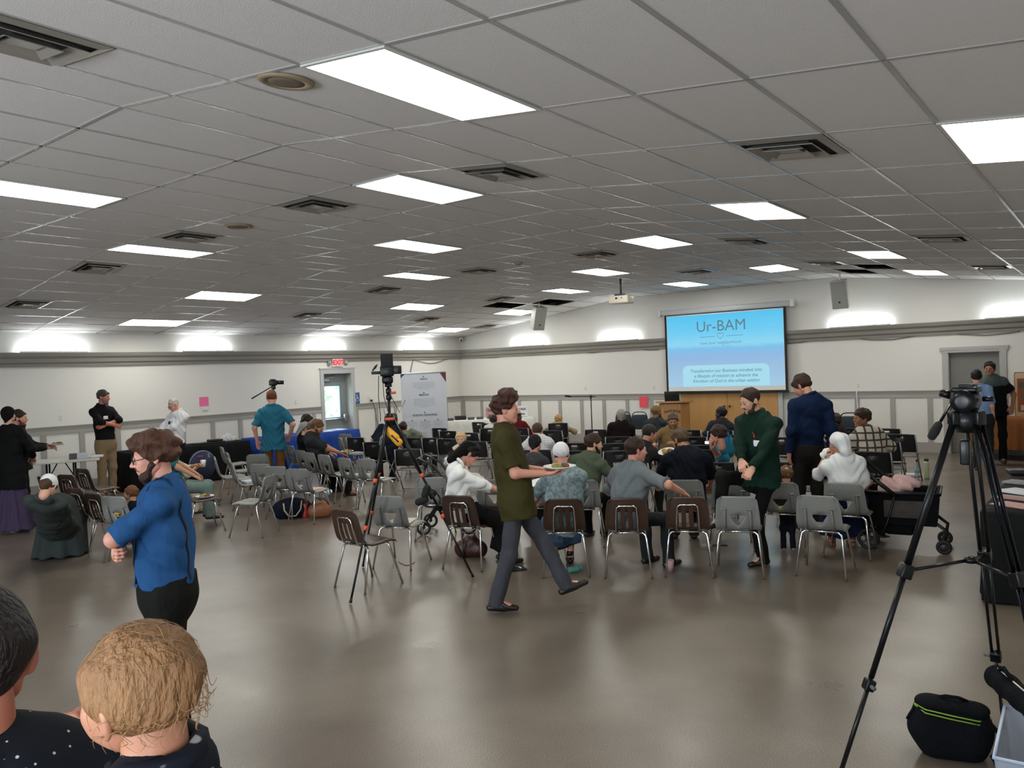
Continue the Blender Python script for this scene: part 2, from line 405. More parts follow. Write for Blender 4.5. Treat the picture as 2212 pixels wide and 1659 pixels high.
# what shows through the glazed door: pale verge, path and a hedge in daylight
vm = mat('dry_grass', 'b9c3a2', .9, bump=.4, bscale=30)
verge = tag(MB().box(-14, -.6, -16, 6, -.12, -.02).obj('lawn', vm), 'pale lawn seen through the exit door window', 'lawn', kind='structure')
mb = MB()
for i in range(1100):
    a = random.uniform(0, 2*math.pi); y = random.uniform(-9, 2); x = -5.2-random.random()*1.6; z = random.uniform(.1, 2.7)*(1-.12*random.random()); s = random.uniform(.09, .22)
    T = Matrix.Translation((x, y, z)) @ Matrix.Rotation(a, 4, 'Z') @ Matrix.Rotation(random.uniform(-1, 1), 4, 'X')
    mb.add([tuple(T @ Vector(p)) for p in ((-s*.5, 0, -s), (s*.5, 0, -s), (s*.6, 0, s*.4), (0, .02, s), (-s*.6, 0, s*.4))], [(0, 1, 2, 3, 4)])
mb.box(-6.7, -6.0, -9, 2, 0, 2.4)
tag(mb.obj('hedge', mat('hedge_leaves', 'a3b598', .8, var=.45, vscale=3)), 'leafy hedge outside seen through the exit door window', 'hedge')

# ------------------------------------------------------------------ ceiling fixtures
def ceil_rot(x): return -math.atan(SL) if x < X1 else (0.0 if x < X2 else math.atan(SR))
lens = mat('glowing_lens', 'fffdf0', .5); lens.node_tree.nodes['Principled BSDF'].inputs['Emission Color'].default_value = (1, .98, .90, 1)
lens.node_tree.nodes['Principled BSDF'].inputs['Emission Strength'].default_value = PANEL_E
frm = mat('white_troffer_frame', 'c9c9c4', .4)
def make_panel(label, loc, rot):
    t = thing('ceiling_light', label, 'ceiling light', loc, group='ceiling light panels'); t.rotation_euler = (0, rot, 0)
    mb = MB(); a, c, w = .305, .61, .022
    for x0, x1, y0, y1 in ((-a, a, -c, -c+w), (-a, a, c-w, c), (-a, -a+w, -c+w, c-w), (a-w, a, -c+w, c-w)): mb.box(x0, x1, y0, y1, -.014, .0)
    mb.obj('light_frame', frm, t)
    MB().add([(-a+w, -c+w, -.008), (-a+w, c-w, -.008), (a-w, c-w, -.008), (a-w, -c+w, -.008)], [(0, 1, 2, 3)]).obj('light_lens', lens, t)
    return t
LP = [(3, -13, 'largest lit ceiling panel, nearest above the walking man'), (-1, -11, 'lit ceiling panel behind the largest one, left of the front square air vent'), (-5, -9, 'lit ceiling panel above the suspended-camera tripod column, third back from the largest'),
      (-9, -7, 'lit ceiling panel fourth back in the diagonal line from the largest panel'), (-13, -5, 'lit ceiling panel fifth back in the diagonal line from the largest panel'),
      (-9, -11, 'long lit ceiling panel on the left just below a square air vent'), (-13, -9, 'lit ceiling panel at left between the bearded man and the far strip light'), (-17, -9, 'lowest left lit ceiling panel, just above the left wall ledge'),
      (-5, -13, 'lit ceiling panel cut off by the left edge of the photo'), (-17, -2, 'lit ceiling panel nearest the far corner camera'), (-17, -5, 'lit ceiling panel low over the exit door'),
      (3, -9, 'lit ceiling panel in line with the projection screen, nearest of the right-hand ones'), (-1, -7, 'lit ceiling panel left of the one over the screen, in front of the projector'), (-5, -5, 'lit ceiling panel directly above the ceiling projector'),
      (-9, -3, 'lit ceiling panel between the projector and the left hanging loudspeaker'), (-13, -2, 'lit ceiling panel touching the left hanging loudspeaker'),
      (3, -5, 'lit ceiling panel in front of the right hanging loudspeaker'), (-1, -3, 'lit ceiling panel over the right end of the projection screen'), (-5, -2, 'thin lit ceiling panel just above the projection screen case'),
      (3, -2, 'lit ceiling panel right of the right loudspeaker near the far wall'), (7, -11, 'lit ceiling panel cut off by the right edge of the photo')]
proto = None
for c, r, lab in LP:
    x = X2+(c+.5)*.61*(1 if -9 <= c < 0 else (cr if c >= 0 else 1)) if c >= -9 else X1+(c+9+.5)*.61*cl
    loc = (x, r*1.22+.61, zc(x)); rot = ceil_rot(x)
    if proto is None: proto = make_panel(lab, loc, rot)
    else: d = dup(proto, loc, 0, lab); d.rotation_euler = (0, rot, 0)
# air vents: concentric square louvres
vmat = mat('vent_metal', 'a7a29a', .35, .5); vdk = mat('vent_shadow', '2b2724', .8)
def make_vent(label, loc, rot):
    t = thing('air_vent', label, 'air vent', loc, group='square ceiling air vents'); t.rotation_euler = (0, rot, 0)
    mb = MB(); a = .30
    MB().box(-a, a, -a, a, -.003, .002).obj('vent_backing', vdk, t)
    for k, (r0, r1) in enumerate(((.295, .245), (.215, .165), (.13, .085))):
        z0, z1 = -.004-.004*k, -.03-.006*k
        v = []
        for r, z in ((r0, z1 if k else z0), (r1, z0 if k else z0-.012)):
            v += [(-r, -r, z), (r, -r, z), (r, r, z), (-r, r, z)]
        v += [(p[0], p[1], p[2]+.004) for p in v]
        f = []
        for j in range(4):
            q = (j+1) % 4; f += [(j, q, q+4, j+4), (j+8, j+12, q+12, q+8), (j, j+8, q+8, q), (j+4, q+4, q+12, j+12)]
        MB().add(v, f).obj('louvre', vmat, t)
    MB().box(-.07, .07, -.07, .07, -.024, -.012).obj('vent_core', vmat, t)
    return t
VP = [(12.31, -16.79, 'square ceiling air vent at the top left corner of the photo'), (14.6, -13.2, 'big square air vent at upper right, left of the panel at the right edge'), (12.15, -13.2, 'square air vent above and right of the second largest panel'),
      (9.5, -13.2, 'square air vent left of the second largest panel'), (6.95, -13.2, 'square air vent above the long left panel'), (4.72, -13.2, 'square air vent at left below the long panel'), (2.4, -13.2, 'square air vent low at the left edge of the photo'),
      (9.65, -7.75, 'square air vent left of the panel above the projector, with a bright louvre'), (12.2, -7.75, 'square air vent below the right-hand panel in line with the screen'), (14.6, -7.75, 'wide flat air vent above the panel at far right'),
      (7.2, -7.75, 'faint brown air vent near the smoke detector'), (4.85, -7.8, 'square air vent left of the fourth panel of the diagonal'), (2.5, -7.9, 'small air vent over the exit door side at left'),
      (2.43, -4.1, 'small air vent just above the panel near the far corner'), (9.62, -3.75, 'small bluish air vent left of the panel over the screen end'), (4.8, -4.1, 'small air vent in front of the left dark ceiling gap'),
      (12.2, -3.9, 'air vent left of the right dark ceiling gap'), (14.6, -3.6, 'bright air vent at far right by the far wall'), (1.95, -.75, 'pale air vent against the far wall by the left loudspeaker')]
pv = None
for x, y, lab in VP:
    i = xi(x); xm = (XS[i]+XS[i+1])/2; ym = (math.floor(y/.61)+.5)*.61; loc = (xm, ym, zc(xm)-.003)
    if pv is None: pv = make_vent(lab, loc, ceil_rot(xm))
    else: d = dup(pv, loc, 0, lab); d.rotation_euler = (0, ceil_rot(xm), 0)
# round brown ceiling speakers and the smoke detector
brn = mat('stained_speaker_ring', '8f7f68', .7); brd = mat('stained_speaker_mesh', '6f6252', .8, bump=.3, bscale=300)
for x, y, lab in ((12.72, -15.72, 'round brown ceiling speaker left of the largest light panel'), (8.2, -13.05, 'round brown ceiling speaker lower left, smaller and further back')):
    t = thing('ceiling_speaker', lab, 'ceiling speaker', (x, y, zc(x)), group='round ceiling speakers'); t.rotation_euler = (0, ceil_rot(x), 0)
    mb = MB(); mb.lathe([(.15, -.004), (.15, -.012), (.135, -.02), (.1, -.016), (.1, -.004)], 32); mb.obj('speaker_rim', brn, t)
    mb = MB(); mb.lathe([(.1, -.004), (.1, -.014), (.06, -.02), (.01, -.022)], 32); mb.obj('speaker_grille', brd, t)
mb = MB(); mb.lathe([(.075, 0), (.075, -.02), (.06, -.035), (.03, -.05), (.005, -.05)], 24)
tag(mb.obj('smoke_detector', mat('old_plastic', '8d8a84', .6), loc=(8.29, -7.85, zc(8.29))), 'small round smoke detector on the middle of the ceiling', 'smoke detector')
# cove tubes lying on the ledges
tubem = mat('glowing_tube', 'f4fbff', .4); bb = tubem.node_tree.nodes['Principled BSDF']; bb.inputs['Emission Color'].default_value = (.9, .97, 1, 1); bb.inputs['Emission Strength'].default_value = COVE_E
hous = mat('white_fixture', 'e6e6e6', .4)
CV = [('L', -12.4, -11.2, 'glowing strip light on the left wall ledge nearest the photo left edge'), ('L', -9.2, -8.0, 'glowing strip light on the left wall ledge above the pink paper'), ('L', -5.85, -4.65, 'glowing strip light on the ledge over the exit sign'), ('L', -2.55, -1.35, 'glowing strip light on the left wall ledge nearest the far corner'),
      ('R', 2.02, 3.24, 'glowing strip light on the far wall ledge nearest the corner'), ('R', 5.02, 6.24, 'glowing strip light on the far wall ledge left of the screen'), ('R', 11.06, 12.3, 'glowing strip light on the far wall ledge right of the screen'), ('R', 14.05, 15.27, 'glowing strip light on the far wall ledge at the right edge')]
for s, a, c, lab in CV:
    L2 = (c-a)/2; m0 = (a+c)/2
    t = thing('strip_light', lab, 'strip light', (.1, m0, 2.716) if s == 'L' else (m0, -.1, 2.716), 0 if s == 'L' else -math.pi/2, group='cove strip lights')
    MB().rbox(-.035, .035, -L2, L2, 0, .03, .008).obj('housing', hous, t)
    mb = MB(); mb.tube([(0, -L2+.02, .05), (0, L2-.02, .05)], .022, 6); mb.obj('light_tube', tubem, t)
# ------------------------------------------------------------------ chairs
chrome = mat('chrome', 'dfe1e4', .16, 1.0)
greyp = mat('grey_chair_plastic', '7f807d', .38, bump=.05, bscale=300)
brownp = mat('brown_chair_plastic', '3f2c22', .36, bump=.05, bscale=300)
blackp = mat('black_chair_plastic', '141517', .42, bump=.05, bscale=250)
seatp = mat('charcoal_chair_seat', '55565a', .3)
framep = mat('grey_chair_frame', '8f9294', .4, .5)
teal = mat('dark_teal_vinyl', '26343a', .45, bump=.08, bscale=60)
blkm = mat('black_powder_coat', '17181a', .4, .3)
glide = mat('brown_glide', '5a4634', .6)
def sheet(rows, hole, thick, mi=0):
    bm = bmesh.new(); V = [[bm.verts.new([float(c) for c in p]) for p in r] for r in rows]
    for j in range(len(rows)-1):
        for i in range(len(rows[0])-1):
            if (j, i) in hole: continue
            bm.faces.new((V[j][i], V[j][i+1], V[j+1][i+1], V[j+1][i]))
    for v in [v for v in bm.verts if not v.link_faces]: bm.verts.remove(v)
    bm.normal_update(); bmesh.ops.solidify(bm, geom=bm.faces[:], thickness=thick)
    bmesh.ops.recalc_face_normals(bm, faces=bm.faces[:])
    return bm
def cols(w, groups, n=4):
    # column positions -1..1; groups: half-open list of (centre, half width) of holes
    e = [-1.0]; tags = []
    for c, h in groups: e += [c-h, c+h]
    e.append(1.0); out = [-1.0]; hol = []
    for k in range(len(e)-1):
        m = 2 if k % 2 else n
        for q in range(1, m+1):
            out.append(e[k]+(e[k+1]-e[k])*q/m)
            if k % 2: hol.append(len(out)-2)
    return out, hol
PROF = [(.215, .425), (.195, .441), (.12, .447), (.0, .438), (-.11, .436), (-.165, .452), (-.195, .487), (-.212, .53), (-.222, .565), (-.232, .60), (-.245, .65), (-.258, .705), (-.266, .745), (-.272, .772), (-.276, .786)]
WID = [.19, .205, .212, .212, .208, .205, .205, .205, .203, .20, .195, .188, .182, .172, .15]
def shell(kind):
    rows = []; hole = set()
    for j, ((y, z), w) in enumerate(zip(PROF, WID)):
        if kind == 'grey':
            hw = .38 if z > .585 else (.03 if z < .50 else .03+.35*(z-.487)/(.60-.487))
            g = [(0, hw)]
        else: g = [(-.36, .075), (0, .075), (.36, .075)]
        cs, hol = cols(w, g, 5)
        r = []
        for u in cs:
            e = abs(u); lip = max(0, e-.86)/.14
            if z < .46 and y > -.15: dy, dz = 0, -.018*lip**2+.010*e**2*(1 if y < .15 else 0)
            else: dy, dz = .022*e**2-.03*lip**2, -.012*max(0, e-.8)/.2*(1 if z > .75 else 0)
            r.append((u*w, y+dy, z+dz))
        rows.append(r)
        lo, hi = (6, 8) if kind == 'grey' else (6, 9)
        if lo <= j <= hi:
            for i in hol: hole.add((j, i))
    return sheet(rows, hole, .006)
def make_school(kind, label, group):
    t = thing('school_chair', label, 'chair', group=group); pm = greyp if kind == 'grey' else brownp
    mb = MB().bm(shell(kind), 0, True)
    for s in (-1, 1):
        if kind == 'grey': mb.tube([(s*.12, -.19, .455), (s*.12, -.226, .53), (s*.118, -.25, .62), (s*.115, -.262, .655)], [.009, .011, .012, .004], 6); mb.ball((s*.125, -.262, .665), (.035, .012, .007), n=6)
        mb.tube([(s*.10, .1, .432), (s*.10, -.12, .428)], .012, 6)
    mb.obj('shell', pm, t)
    fr = MB()
    for y in (-.13, .11): fr.tube([(-.13, y, .425), (.13, y, .425)], .0115, 8)
    for s in (-1, 1): fr.tube([(s*.10, -.13, .417), (s*.10, .11, .417)], .009, 6)
    fr.obj('seat_frame', chrome, t)
    if kind == 'brown':
        a = .105; p = [(-a, -.155, .425), (-a-.002, -.205, .46), (-a, -.243, .56), (-a+.006, -.262, .66), (-a+.012, -.272, .695), (-a+.035, -.277, .712), (a-.035, -.277, .712), (a-.012, -.272, .695), (a-.006, -.262, .66), (a, -.243, .56), (a+.002, -.205, .46), (a, -.155, .425)]
        MB().tube(p, .008, 8).obj('back_frame', chrome, t)
    for s in (-1, 1):
        for y, yf in ((-.13, -.235), (.11, .235)):
            x = .225; p = [(s*.12, y, .425), (s*.155, y+(yf-y)*.03, .422), (s*.178, y+(yf-y)*.1, .40), (s*.185, y+(yf-y)*.16, .37), (s*x, yf, .018)]
            l = MB().tube(p, [.0115, .0115, .0115, .0115, .0105], 8).obj('leg', chrome, t)
            MB().tube([(s*x, yf, .025), (s*(x+.001), yf*1.003, .0)], [.011, .0125], 8).obj('glide', glide, l)
    return t
def make_folding(label, group):
    t = thing('folding_chair', label, 'chair', group=group)
    rows = []; hole = set(); zs = [.51, .52, .58, .66, .725, .757, .782, .795]
    for j, z in enumerate(zs):
        cs, hol = cols(1, [(0, .22)], 4)
        w = .225 if .515 < z < .79 else .215
        rows.append([(u*w, -.222-.055*(z-.51)/.28+.03*u*u, z+(.0 if z < .7 else .006*(1-u*u))) for u in cs])
        if j == 4:
            for i in hol: hole.add((j, i))
    MB().bm(sheet(rows, hole, .016), 0, True).obj('backrest', blackp, t)
    def sf(u, v):
        x = (u-.5)*.43*(1-.08*(1-v)); y = -.19+.40*v; z = .45-.014*math.sin(math.pi*u)*math.sin(math.pi*min(1, v*1.3))-.03*max(0, v-.85)/.15
        return (x, y, z)
    bm = bmesh.new(); V = [[bm.verts.new(sf(i/8, j/8)) for i in range(9)] for j in range(9)]
    for j in range(8):
        for i in range(8): bm.faces.new((V[j][i], V[j][i+1], V[j+1][i+1], V[j+1][i]))
    bmesh.ops.solidify(bm, geom=bm.faces[:], thickness=.02)
    MB().bm(bm, 0, True).obj('seat', seatp, t)
    for s in (-1, 1):
        x = s*.232
        MB().tube([(x*.96, -.262, .79), (x, -.225, .62), (x, -.185, .45), (x, .0, .28), (x, .225, .0)], [.011, .012, .012, .012, .012], 8).obj('leg', framep, t)
        MB().tube([(x*.93, .13, .43), (x*.93, -.02, .28), (x*.95, -.27, .0)], .011, 8).obj('leg', framep, t)
    for p in ((.23, .17, .065), (.215, -.2, .09), (.22, -.195, .44)): MB().tube([(-p[0], p[1], p[2]), p], .009, 6).obj('crossbar', framep, t)
    return t
def make_banquet(label, group):
    t = thing('banquet_chair', label, 'chair', group=group)
    pts = []
    for k in range(25):
        a = math.pi*k/24; pts.append((math.cos(a), math.sin(a)))
    poly = [(-.215, .50), (.215, .50), (.19, .74), (.165, .80), (.13, .815), (-.13, .815), (-.165, .80), (-.19, .74)]
    T = mtx((0, -.185, 0), (1, 0, 0), (0, -.16, .987), (0, -1, 0))
    bm = bmesh.new(); vs = [bm.verts.new((x, y, 0)) for x, y in poly]; f = bm.faces.new(vs)
    r = bmesh.ops.extrude_face_region(bm, geom=[f]); bmesh.ops.translate(bm, vec=(0, 0, .045), verts=[v for v in r['geom'] if isinstance(v, bmesh.types.BMVert)])
    bmesh.ops.bevel(bm, geom=bm.edges[:], offset=.012, segments=3, affect='EDGES', profile=.5); bmesh.ops.recalc_face_normals(bm, faces=bm.faces[:])
    MB().bm(bm, 0, True, T).obj('backrest', teal, t)
    p = [(-.215, .42), (-.205, .60), (-.185, .76), (-.16, .84), (-.12, .875), (-.05, .885), (.05, .885), (.12, .875), (.16, .84), (.185, .76), (.205, .60), (.215, .42)]
    MB().tube([tuple(T @ Vector((x, y, .02))) for x, y in p], .012, 8).obj('back_frame', blkm, t)
    MB().rbox(-.205, .205, -.19, .22, .42, .48, .022).obj('seat', teal, t)
    for s in (-1, 1):
        for y, yf in ((-.17, -.25), (.19, .21)): MB().tube([(s*.2, y, .42), (s*.205, yf, 0)], .012, 8).obj('leg', blkm, t)
    mb = MB()
    for s in (-1, 1): mb.tube([(s*.2, -.19, .42), (s*.2, .21, .42)], .012, 6)
    mb.tube([(-.2, .2, .42), (.2, .2, .42)], .012, 6); mb.obj('seat_frame', blkm, t)
    return t
MAKE = {'g': lambda l: make_school('grey', l, 'grey school chairs'), 'b': lambda l: make_school('brown', l, 'brown school chairs'),
        'k': lambda l: make_folding(l, 'black folding chairs'), 't': lambda l: make_banquet(l, 'dark teal banquet chairs')}
TOPS = {'g': (-.276, .79), 'b': (-.276, .79), 'k': (-.275, .80), 't': (-.33, .875)}
GRP = {'g': 'grey school chairs', 'b': 'brown school chairs', 'k': 'black folding chairs', 't': 'dark teal banquet chairs'}
# key: kind, column and row of the top of the backrest in the photograph, heading clockwise from straight away, label
CH = {
'BR1': ('b', 741, 1101, 52, 'empty brown school chair standing alone at the left end, tripod leg before it'),
'GR1': ('g', 836, 1071, 30, 'empty grey school chair with a white booklet on its seat, behind the tripod'),
'BR2': ('b', 988, 1070, 28, 'brown school chair turned right, woman in white blouse sits on it'),
'BR3': ('b', 1217, 1077, 0, 'brown school chair right of the walking man, woman in lacy grey cape sits on it'),
'BR4': ('b', 1352, 1076, 0, 'brown school chair under the man in grey shirt, its back squarely to us'),
'BR5': ('b', 1484, 1073, -1, 'brown school chair that the grey-shirted man rests his arm on'),
'GR2': ('g', 1591, 1072, 3, 'empty bluish grey school chair in front of the man in green sweater'),
'GR3': ('g', 1765, 1070, 12, 'empty grey school chair at the right end of the front row'),
'GR4': ('g', 1480, 1036, 2, 'grey school chair behind the navy-shirted bearded man'),
'GR5': ('g', 1578, 1036, -2, 'grey school chair half hidden behind the green-sweatered man'),
'GR6': ('g', 1683, 1041, 4, 'grey school chair with a plate of food, toddler standing beyond it'),
'GR7': ('g', 1822, 1043, 10, 'grey school chair of the woman in white dress and head scarf'),
'GR8': ('g', 1256, 1036, 4, 'grey school chair of the bearded man in sage green shirt'),
'GR9': ('g', 1066, 1035, 2, 'grey school chair hidden by the walking man, at his back side'),
'GR10': ('g', 1152, 1035, 2, 'grey school chair beneath the plate of the walking man'),
'GR11': ('g', 930, 1031, 8, 'grey school chair behind the headphones hanging on the tripod leg'),
'L0': ('g', 462, 987, 88, 'leftmost grey school chair of the left block, seen edge on'),
'L1': ('g', 477, 965, 82, 'grey school chair farthest back of the side-on row before the black table'),
'L2': ('g', 488, 977, 82, 'second farthest grey school chair in the side-on row before the black table'),
'L3': ('g', 492, 990, 84, 'third grey school chair in the side-on row before the black table'),
'L4': ('g', 498, 999, 82, 'nearest grey school chair of the side-on row, pale cloth on its seat'),
'L6': ('g', 560, 1002, 40, 'grey school chair below the teal-shirted man, its back to us'),
'L7': ('g', 594, 1007, 36, 'grey school chair behind the one that faces left'),
'L8': ('g', 641, 1012, 38, 'grey school chair with a pink paper on its seat, navy tote under it'),
'L9': ('g', 586, 1026, -62, 'grey school chair turned to face left, front of the left block'),
'LB': ('g', 555, 981, 20, 'pale grey school chair before the blue table end, left of the teal-shirted man'),
'R1': ('g', 623, 962, 62, 'grey school chair at the back beside the woman in black top'),
'R2': ('g', 647, 972, 62, 'grey school chair of the woman in black with grey veil'),
'R3': ('g', 666, 977, 62, 'grey school chair of the bearded man in charcoal shirt'),
'R4': ('g', 698, 982, 60, 'grey school chair just in front of the charcoal-shirted man'),
'R5': ('g', 742, 989, 58, 'grey school chair with a white and teal packet on its seat'),
'R6': ('g', 790, 991, 40, 'grey school chair at the right end of the row, left of the tripod'),
'R7': ('g', 733, 945, 80, 'grey school chair seen edge on in front of the blue table'),
'R8': ('g', 745, 937, 45, 'grey school chair hidden behind a black folding chair by the blue table'),
'b0': ('b', 86, 1030, 80, 'brown school chair under the white folding table beside the purple skirt'),
'b1': ('b', 141, 1025, 55, 'faded brown school chair behind the crouching woman'),
'b2': ('b', 176, 1012, 62, 'brown school chair nearest the khaki trousers of the bearded man'),
'b3': ('b', 160, 1054, 62, 'dark brown school chair touching the crouching woman, bright chrome loop'),
'b4': ('b', 199, 1066, 62, 'dark brown school chair with paper plates of food on its seat'),
'G0': ('g', 243, 1072, 48, 'grey school chair just left of the man in blue shirt'),
'b5': ('b', 388, 1028, 78, 'brown school chair with a plate, behind the suspenders of the blue-shirted man'),
'k1': ('k', 766, 945, 38, 'black folding chair in front of the right end of the blue table'),
'k2': ('k', 806, 955, 30, 'black folding chair half under the navy-shirted man behind the tripod'),
'k3': ('k', 880, 970, 16, 'black folding chair framed by the legs of the suspended-camera tripod'),
'k4': ('k', 896, 946, 14, 'black folding chair below the banner, wide back with a white handle slot'),
'k5': ('k', 932, 946, 28, 'black folding chair directly below the right edge of the banner'),
'k6': ('k', 948, 925, 40, 'black folding chair against the lower right corner of the banner'),
'k7': ('k', 966, 931, 35, 'dark folding chair left of the blond little girl, farther back'),
'k8': ('k', 1011, 935, 25, 'black folding chair at the right shoulder of the blond little girl'),
'k9': ('k', 966, 948, 25, 'black folding chair directly behind the blond little girl'),
'k10': ('k', 1024, 954, 12, 'wide black folding chair between the blond girl and the walking man'),
'k11': ('k', 1032, 912, 45, 'black folding chair in front of the white-clothed table, left of two'),
'k12': ('k', 1052, 915, 45, 'black folding chair in front of the white-clothed table, right of two'),
'm1': ('k', 1190, 930, 14, 'black folding chair with the blond boy in suspenders behind it'),
'm2': ('k', 1286, 928, 12, 'dark green folding chair standing empty below the microphone stand'),
'm3': ('k', 1117, 941, 20, 'black folding chair at the chest of the walking man, below the red shirt'),
'm4': ('k', 1240, 957, 6, 'black folding chair above the white bonnet, small handle slot showing'),
'm5': ('k', 1232, 974, 6, 'black folding chair hidden behind the white bonnet'),
'm6': ('k', 1160, 972, 12, 'black folding chair of the man in white plaid shirt'),
'm7': ('k', 1205, 914, 0, 'black folding chair the blond boy in suspenders sits on'),
'n1': ('k', 1335, 943, 4, 'black folding chair of the elderly person in white cap'),
'n2': ('k', 1328, 958, 2, 'black folding chair second in the file behind the white cap'),
'n3': ('k', 1336, 974, 2, 'black folding chair third in the file, at the ear of the grey-shirted man'),
'n4': ('k', 1362, 999, 14, 'black folding chair of the balding man in dark grey'),
'n5': ('k', 1487, 929, 4, 'black folding chair nearest the lectern, handle slot showing wood behind'),
'n6': ('k', 1497, 944, 2, 'black folding chair left of the lit phone screen'),
'n7': ('k', 1502, 962, 0, 'black folding chair just below the lit phone screen'),
'n8': ('k', 1510, 972, -2, 'black folding chair at the shoulder of the navy-shirted bearded man'),
'n9': ('k', 1548, 999, 2, 'black folding chair left of the hands of the green-sweatered man'),
'n10': ('k', 1714, 999, 6, 'wide black folding chair behind the toddler head, legs grey'),
'n11': ('k', 1688, 945, 4, 'black folding chair between the green sweater and the navy standing man'),
'n12': ('k', 1572, 940, -10, 'black folding chair under the man in cyan polo shirt'),
'n13': ('k', 1450, 945, 185, 'black folding chair facing us under the man in tan shirt'),
'n14': ('k', 1412, 930, 4, 'black folding chair of the blond man left of the lectern'),
'n15': ('k', 1556, 930, -4, 'black folding chair of the dark-haired man before the wooden door'),
'o1': ('k', 1828, 925, 4, 'black folding chair below a teal chair, left of the plaid shirt'),
'o2': ('k', 1826, 939, -6, 'black folding chair of the man in plum shirt and glasses'),
'o3': ('k', 1914, 926, 8, 'black folding chair right of the plaid shirt, farthest of three'),
'o4': ('k', 1943, 938, 10, 'black folding chair with its whole seat and legs in view near the bottles'),
'o5': ('k', 1908, 954, 12, 'black folding chair left of the one showing its whole seat'),
'o6': ('k', 1884, 976, 8, 'black folding chair of the man in plaid shirt'),
't1': ('t', 1346, 886, 6, 'dark teal banquet chair behind the white cap at the far wall'),
't2': ('t', 1381, 886, 4, 'dark teal banquet chair below the red paper'),
't3': ('t', 1781, 889, 4, 'dark teal banquet chair at the far wall beside the navy standing man'),
't4': ('t', 1835, 890, 4, 'dark teal banquet chair at the far wall left of the plaid-shirted man'),
't5': ('t', 931, 914, 35, 'dark rounded banquet chair in front of the banner'),
'h1': ('k', 1118, 925, 8, 'black folding chair of the person in red, hidden by the walking man'),
'h2': ('k', 1058, 925, 10, 'black folding chair of the person in white, left of the red shirt'),
}
CP = {}; _first = {}
def put_chair(k):
    kind, px, py, a, lab = CH[k]
    yb, zt = TOPS[kind]; P = at(px, py, zt)
    rz = facing(P, a); R = np.array([-math.sin(rz), math.cos(rz)])
    pos = (P[0]-R[0]*yb, P[1]-R[1]*yb, 0.0)
    if pos[0] < .45: pos = (.45, pos[1], 0.0)
    if kind == 't' and pos[1] > -.42: q = (-.45-CAM[1])/(pos[1]-CAM[1]); pos = (CAM[0]+(pos[0]-CAM[0])*q, -.45, 0.0)
    CP[k] = (pos, rz)
    if kind not in _first:
        c = MAKE[kind](lab); c.location = pos; c.rotation_euler = (0, 0, rz); _first[kind] = c
    else: dup(_first[kind], pos, rz, lab, GRP[kind])
for k in CH: put_chair(k)
# ------------------------------------------------------------------ people: signed distance bodies meshed with surface nets
def A(*x): return np.array(x, float)
def nrm(v): return v/(np.linalg.norm(v)+1e-12)
class Prim:
    # round cone a->b with radii r1,r2; R (3x3, rows = axes) and sq squash one axis of the section; fa/fb cut the ends flat; cut = list of (point, normal)
    def __init__(s, a, b, r1, r2=None, R=None, sq=None, fa=False, fb=False, cut=(), k=None, sub=False):
        s.a, s.b, s.r1, s.r2, s.R, s.sq, s.fa, s.fb, s.cut, s.k, s.sub = A(*a), A(*b), r1, (r1 if r2 is None else r2), R, sq, fa, fb, cut, k, sub
    def bbox(s):
        r = max(s.r1, s.r2)*(1 if s.sq is None else max(1, *s.sq))
        return np.minimum(s.a, s.b)-r, np.maximum(s.a, s.b)+r
    def d(s, P):
        a, b = s.a, s.b; Q = P; m = 1.0
        if s.R is not None:
            S = s.R/np.array(s.sq)[:, None]; Q = (P-a)@S.T; b = S@(b-a); a = np.zeros(3); m = min(s.sq)
        ab = b-a; L = ab@ab
        t = np.clip(((Q-a)@ab)/(L+1e-12), 0, 1) if L > 1e-10 else np.zeros(Q.shape[:-1])
        d = (np.linalg.norm(Q-a-t[..., None]*ab, axis=-1)-(s.r1+(s.r2-s.r1)*t))*m
        n = nrm(s.b-s.a)
        if s.fa: d = np.maximum(d, -((P-s.a)@n))
        if s.fb: d = np.maximum(d, (P-s.b)@n)
        for p, q in s.cut: d = np.maximum(d, (P-p)@q)
        return d
def sdf_mesh(prims, vox, k=.03, disp=None, cuts=()):
    lo = np.min([p.bbox()[0] for p in prims if not p.sub], 0)-3*vox-k/2; hi = np.max([p.bbox()[1] for p in prims if not p.sub], 0)+3*vox+k/2
    N = np.ceil((hi-lo)/vox).astype(int)+1
    F = np.full(N, .2, np.float32)
    ax = [lo[i]+vox*np.arange(N[i]) for i in range(3)]
    for p in prims:
        kk = k if p.k is None else p.k
        a, b = p.bbox(); m = kk+2.5*vox+(.03 if disp else 0)
        i0 = np.clip(np.floor((a-m-lo)/vox).astype(int), 0, N-1); i1 = np.clip(np.ceil((b+m-lo)/vox).astype(int)+1, 1, N)
        if np.any(i1 <= i0): continue
        sl = tuple(slice(i0[i], i1[i]) for i in range(3))
        P = np.stack(np.meshgrid(*[ax[i][sl[i]] for i in range(3)], indexing='ij'), -1)
        d = p.d(P); f = F[sl]
        if p.sub:
            h = np.maximum(kk-np.abs(f+d), 0)/kk if kk else 0; F[sl] = np.maximum(f, -d)+h*h*kk/4
        else:
            h = np.maximum(kk-np.abs(f-d), 0)/kk if kk else 0; F[sl] = np.minimum(f, d)-h*h*kk/4
    if disp or cuts:
        P = np.stack(np.meshgrid(*ax, indexing='ij'), -1)
        if disp: F = F+disp(P)
        for p, q in cuts: F = np.maximum(F, (P-p)@q)
    return nets(F, lo, vox)
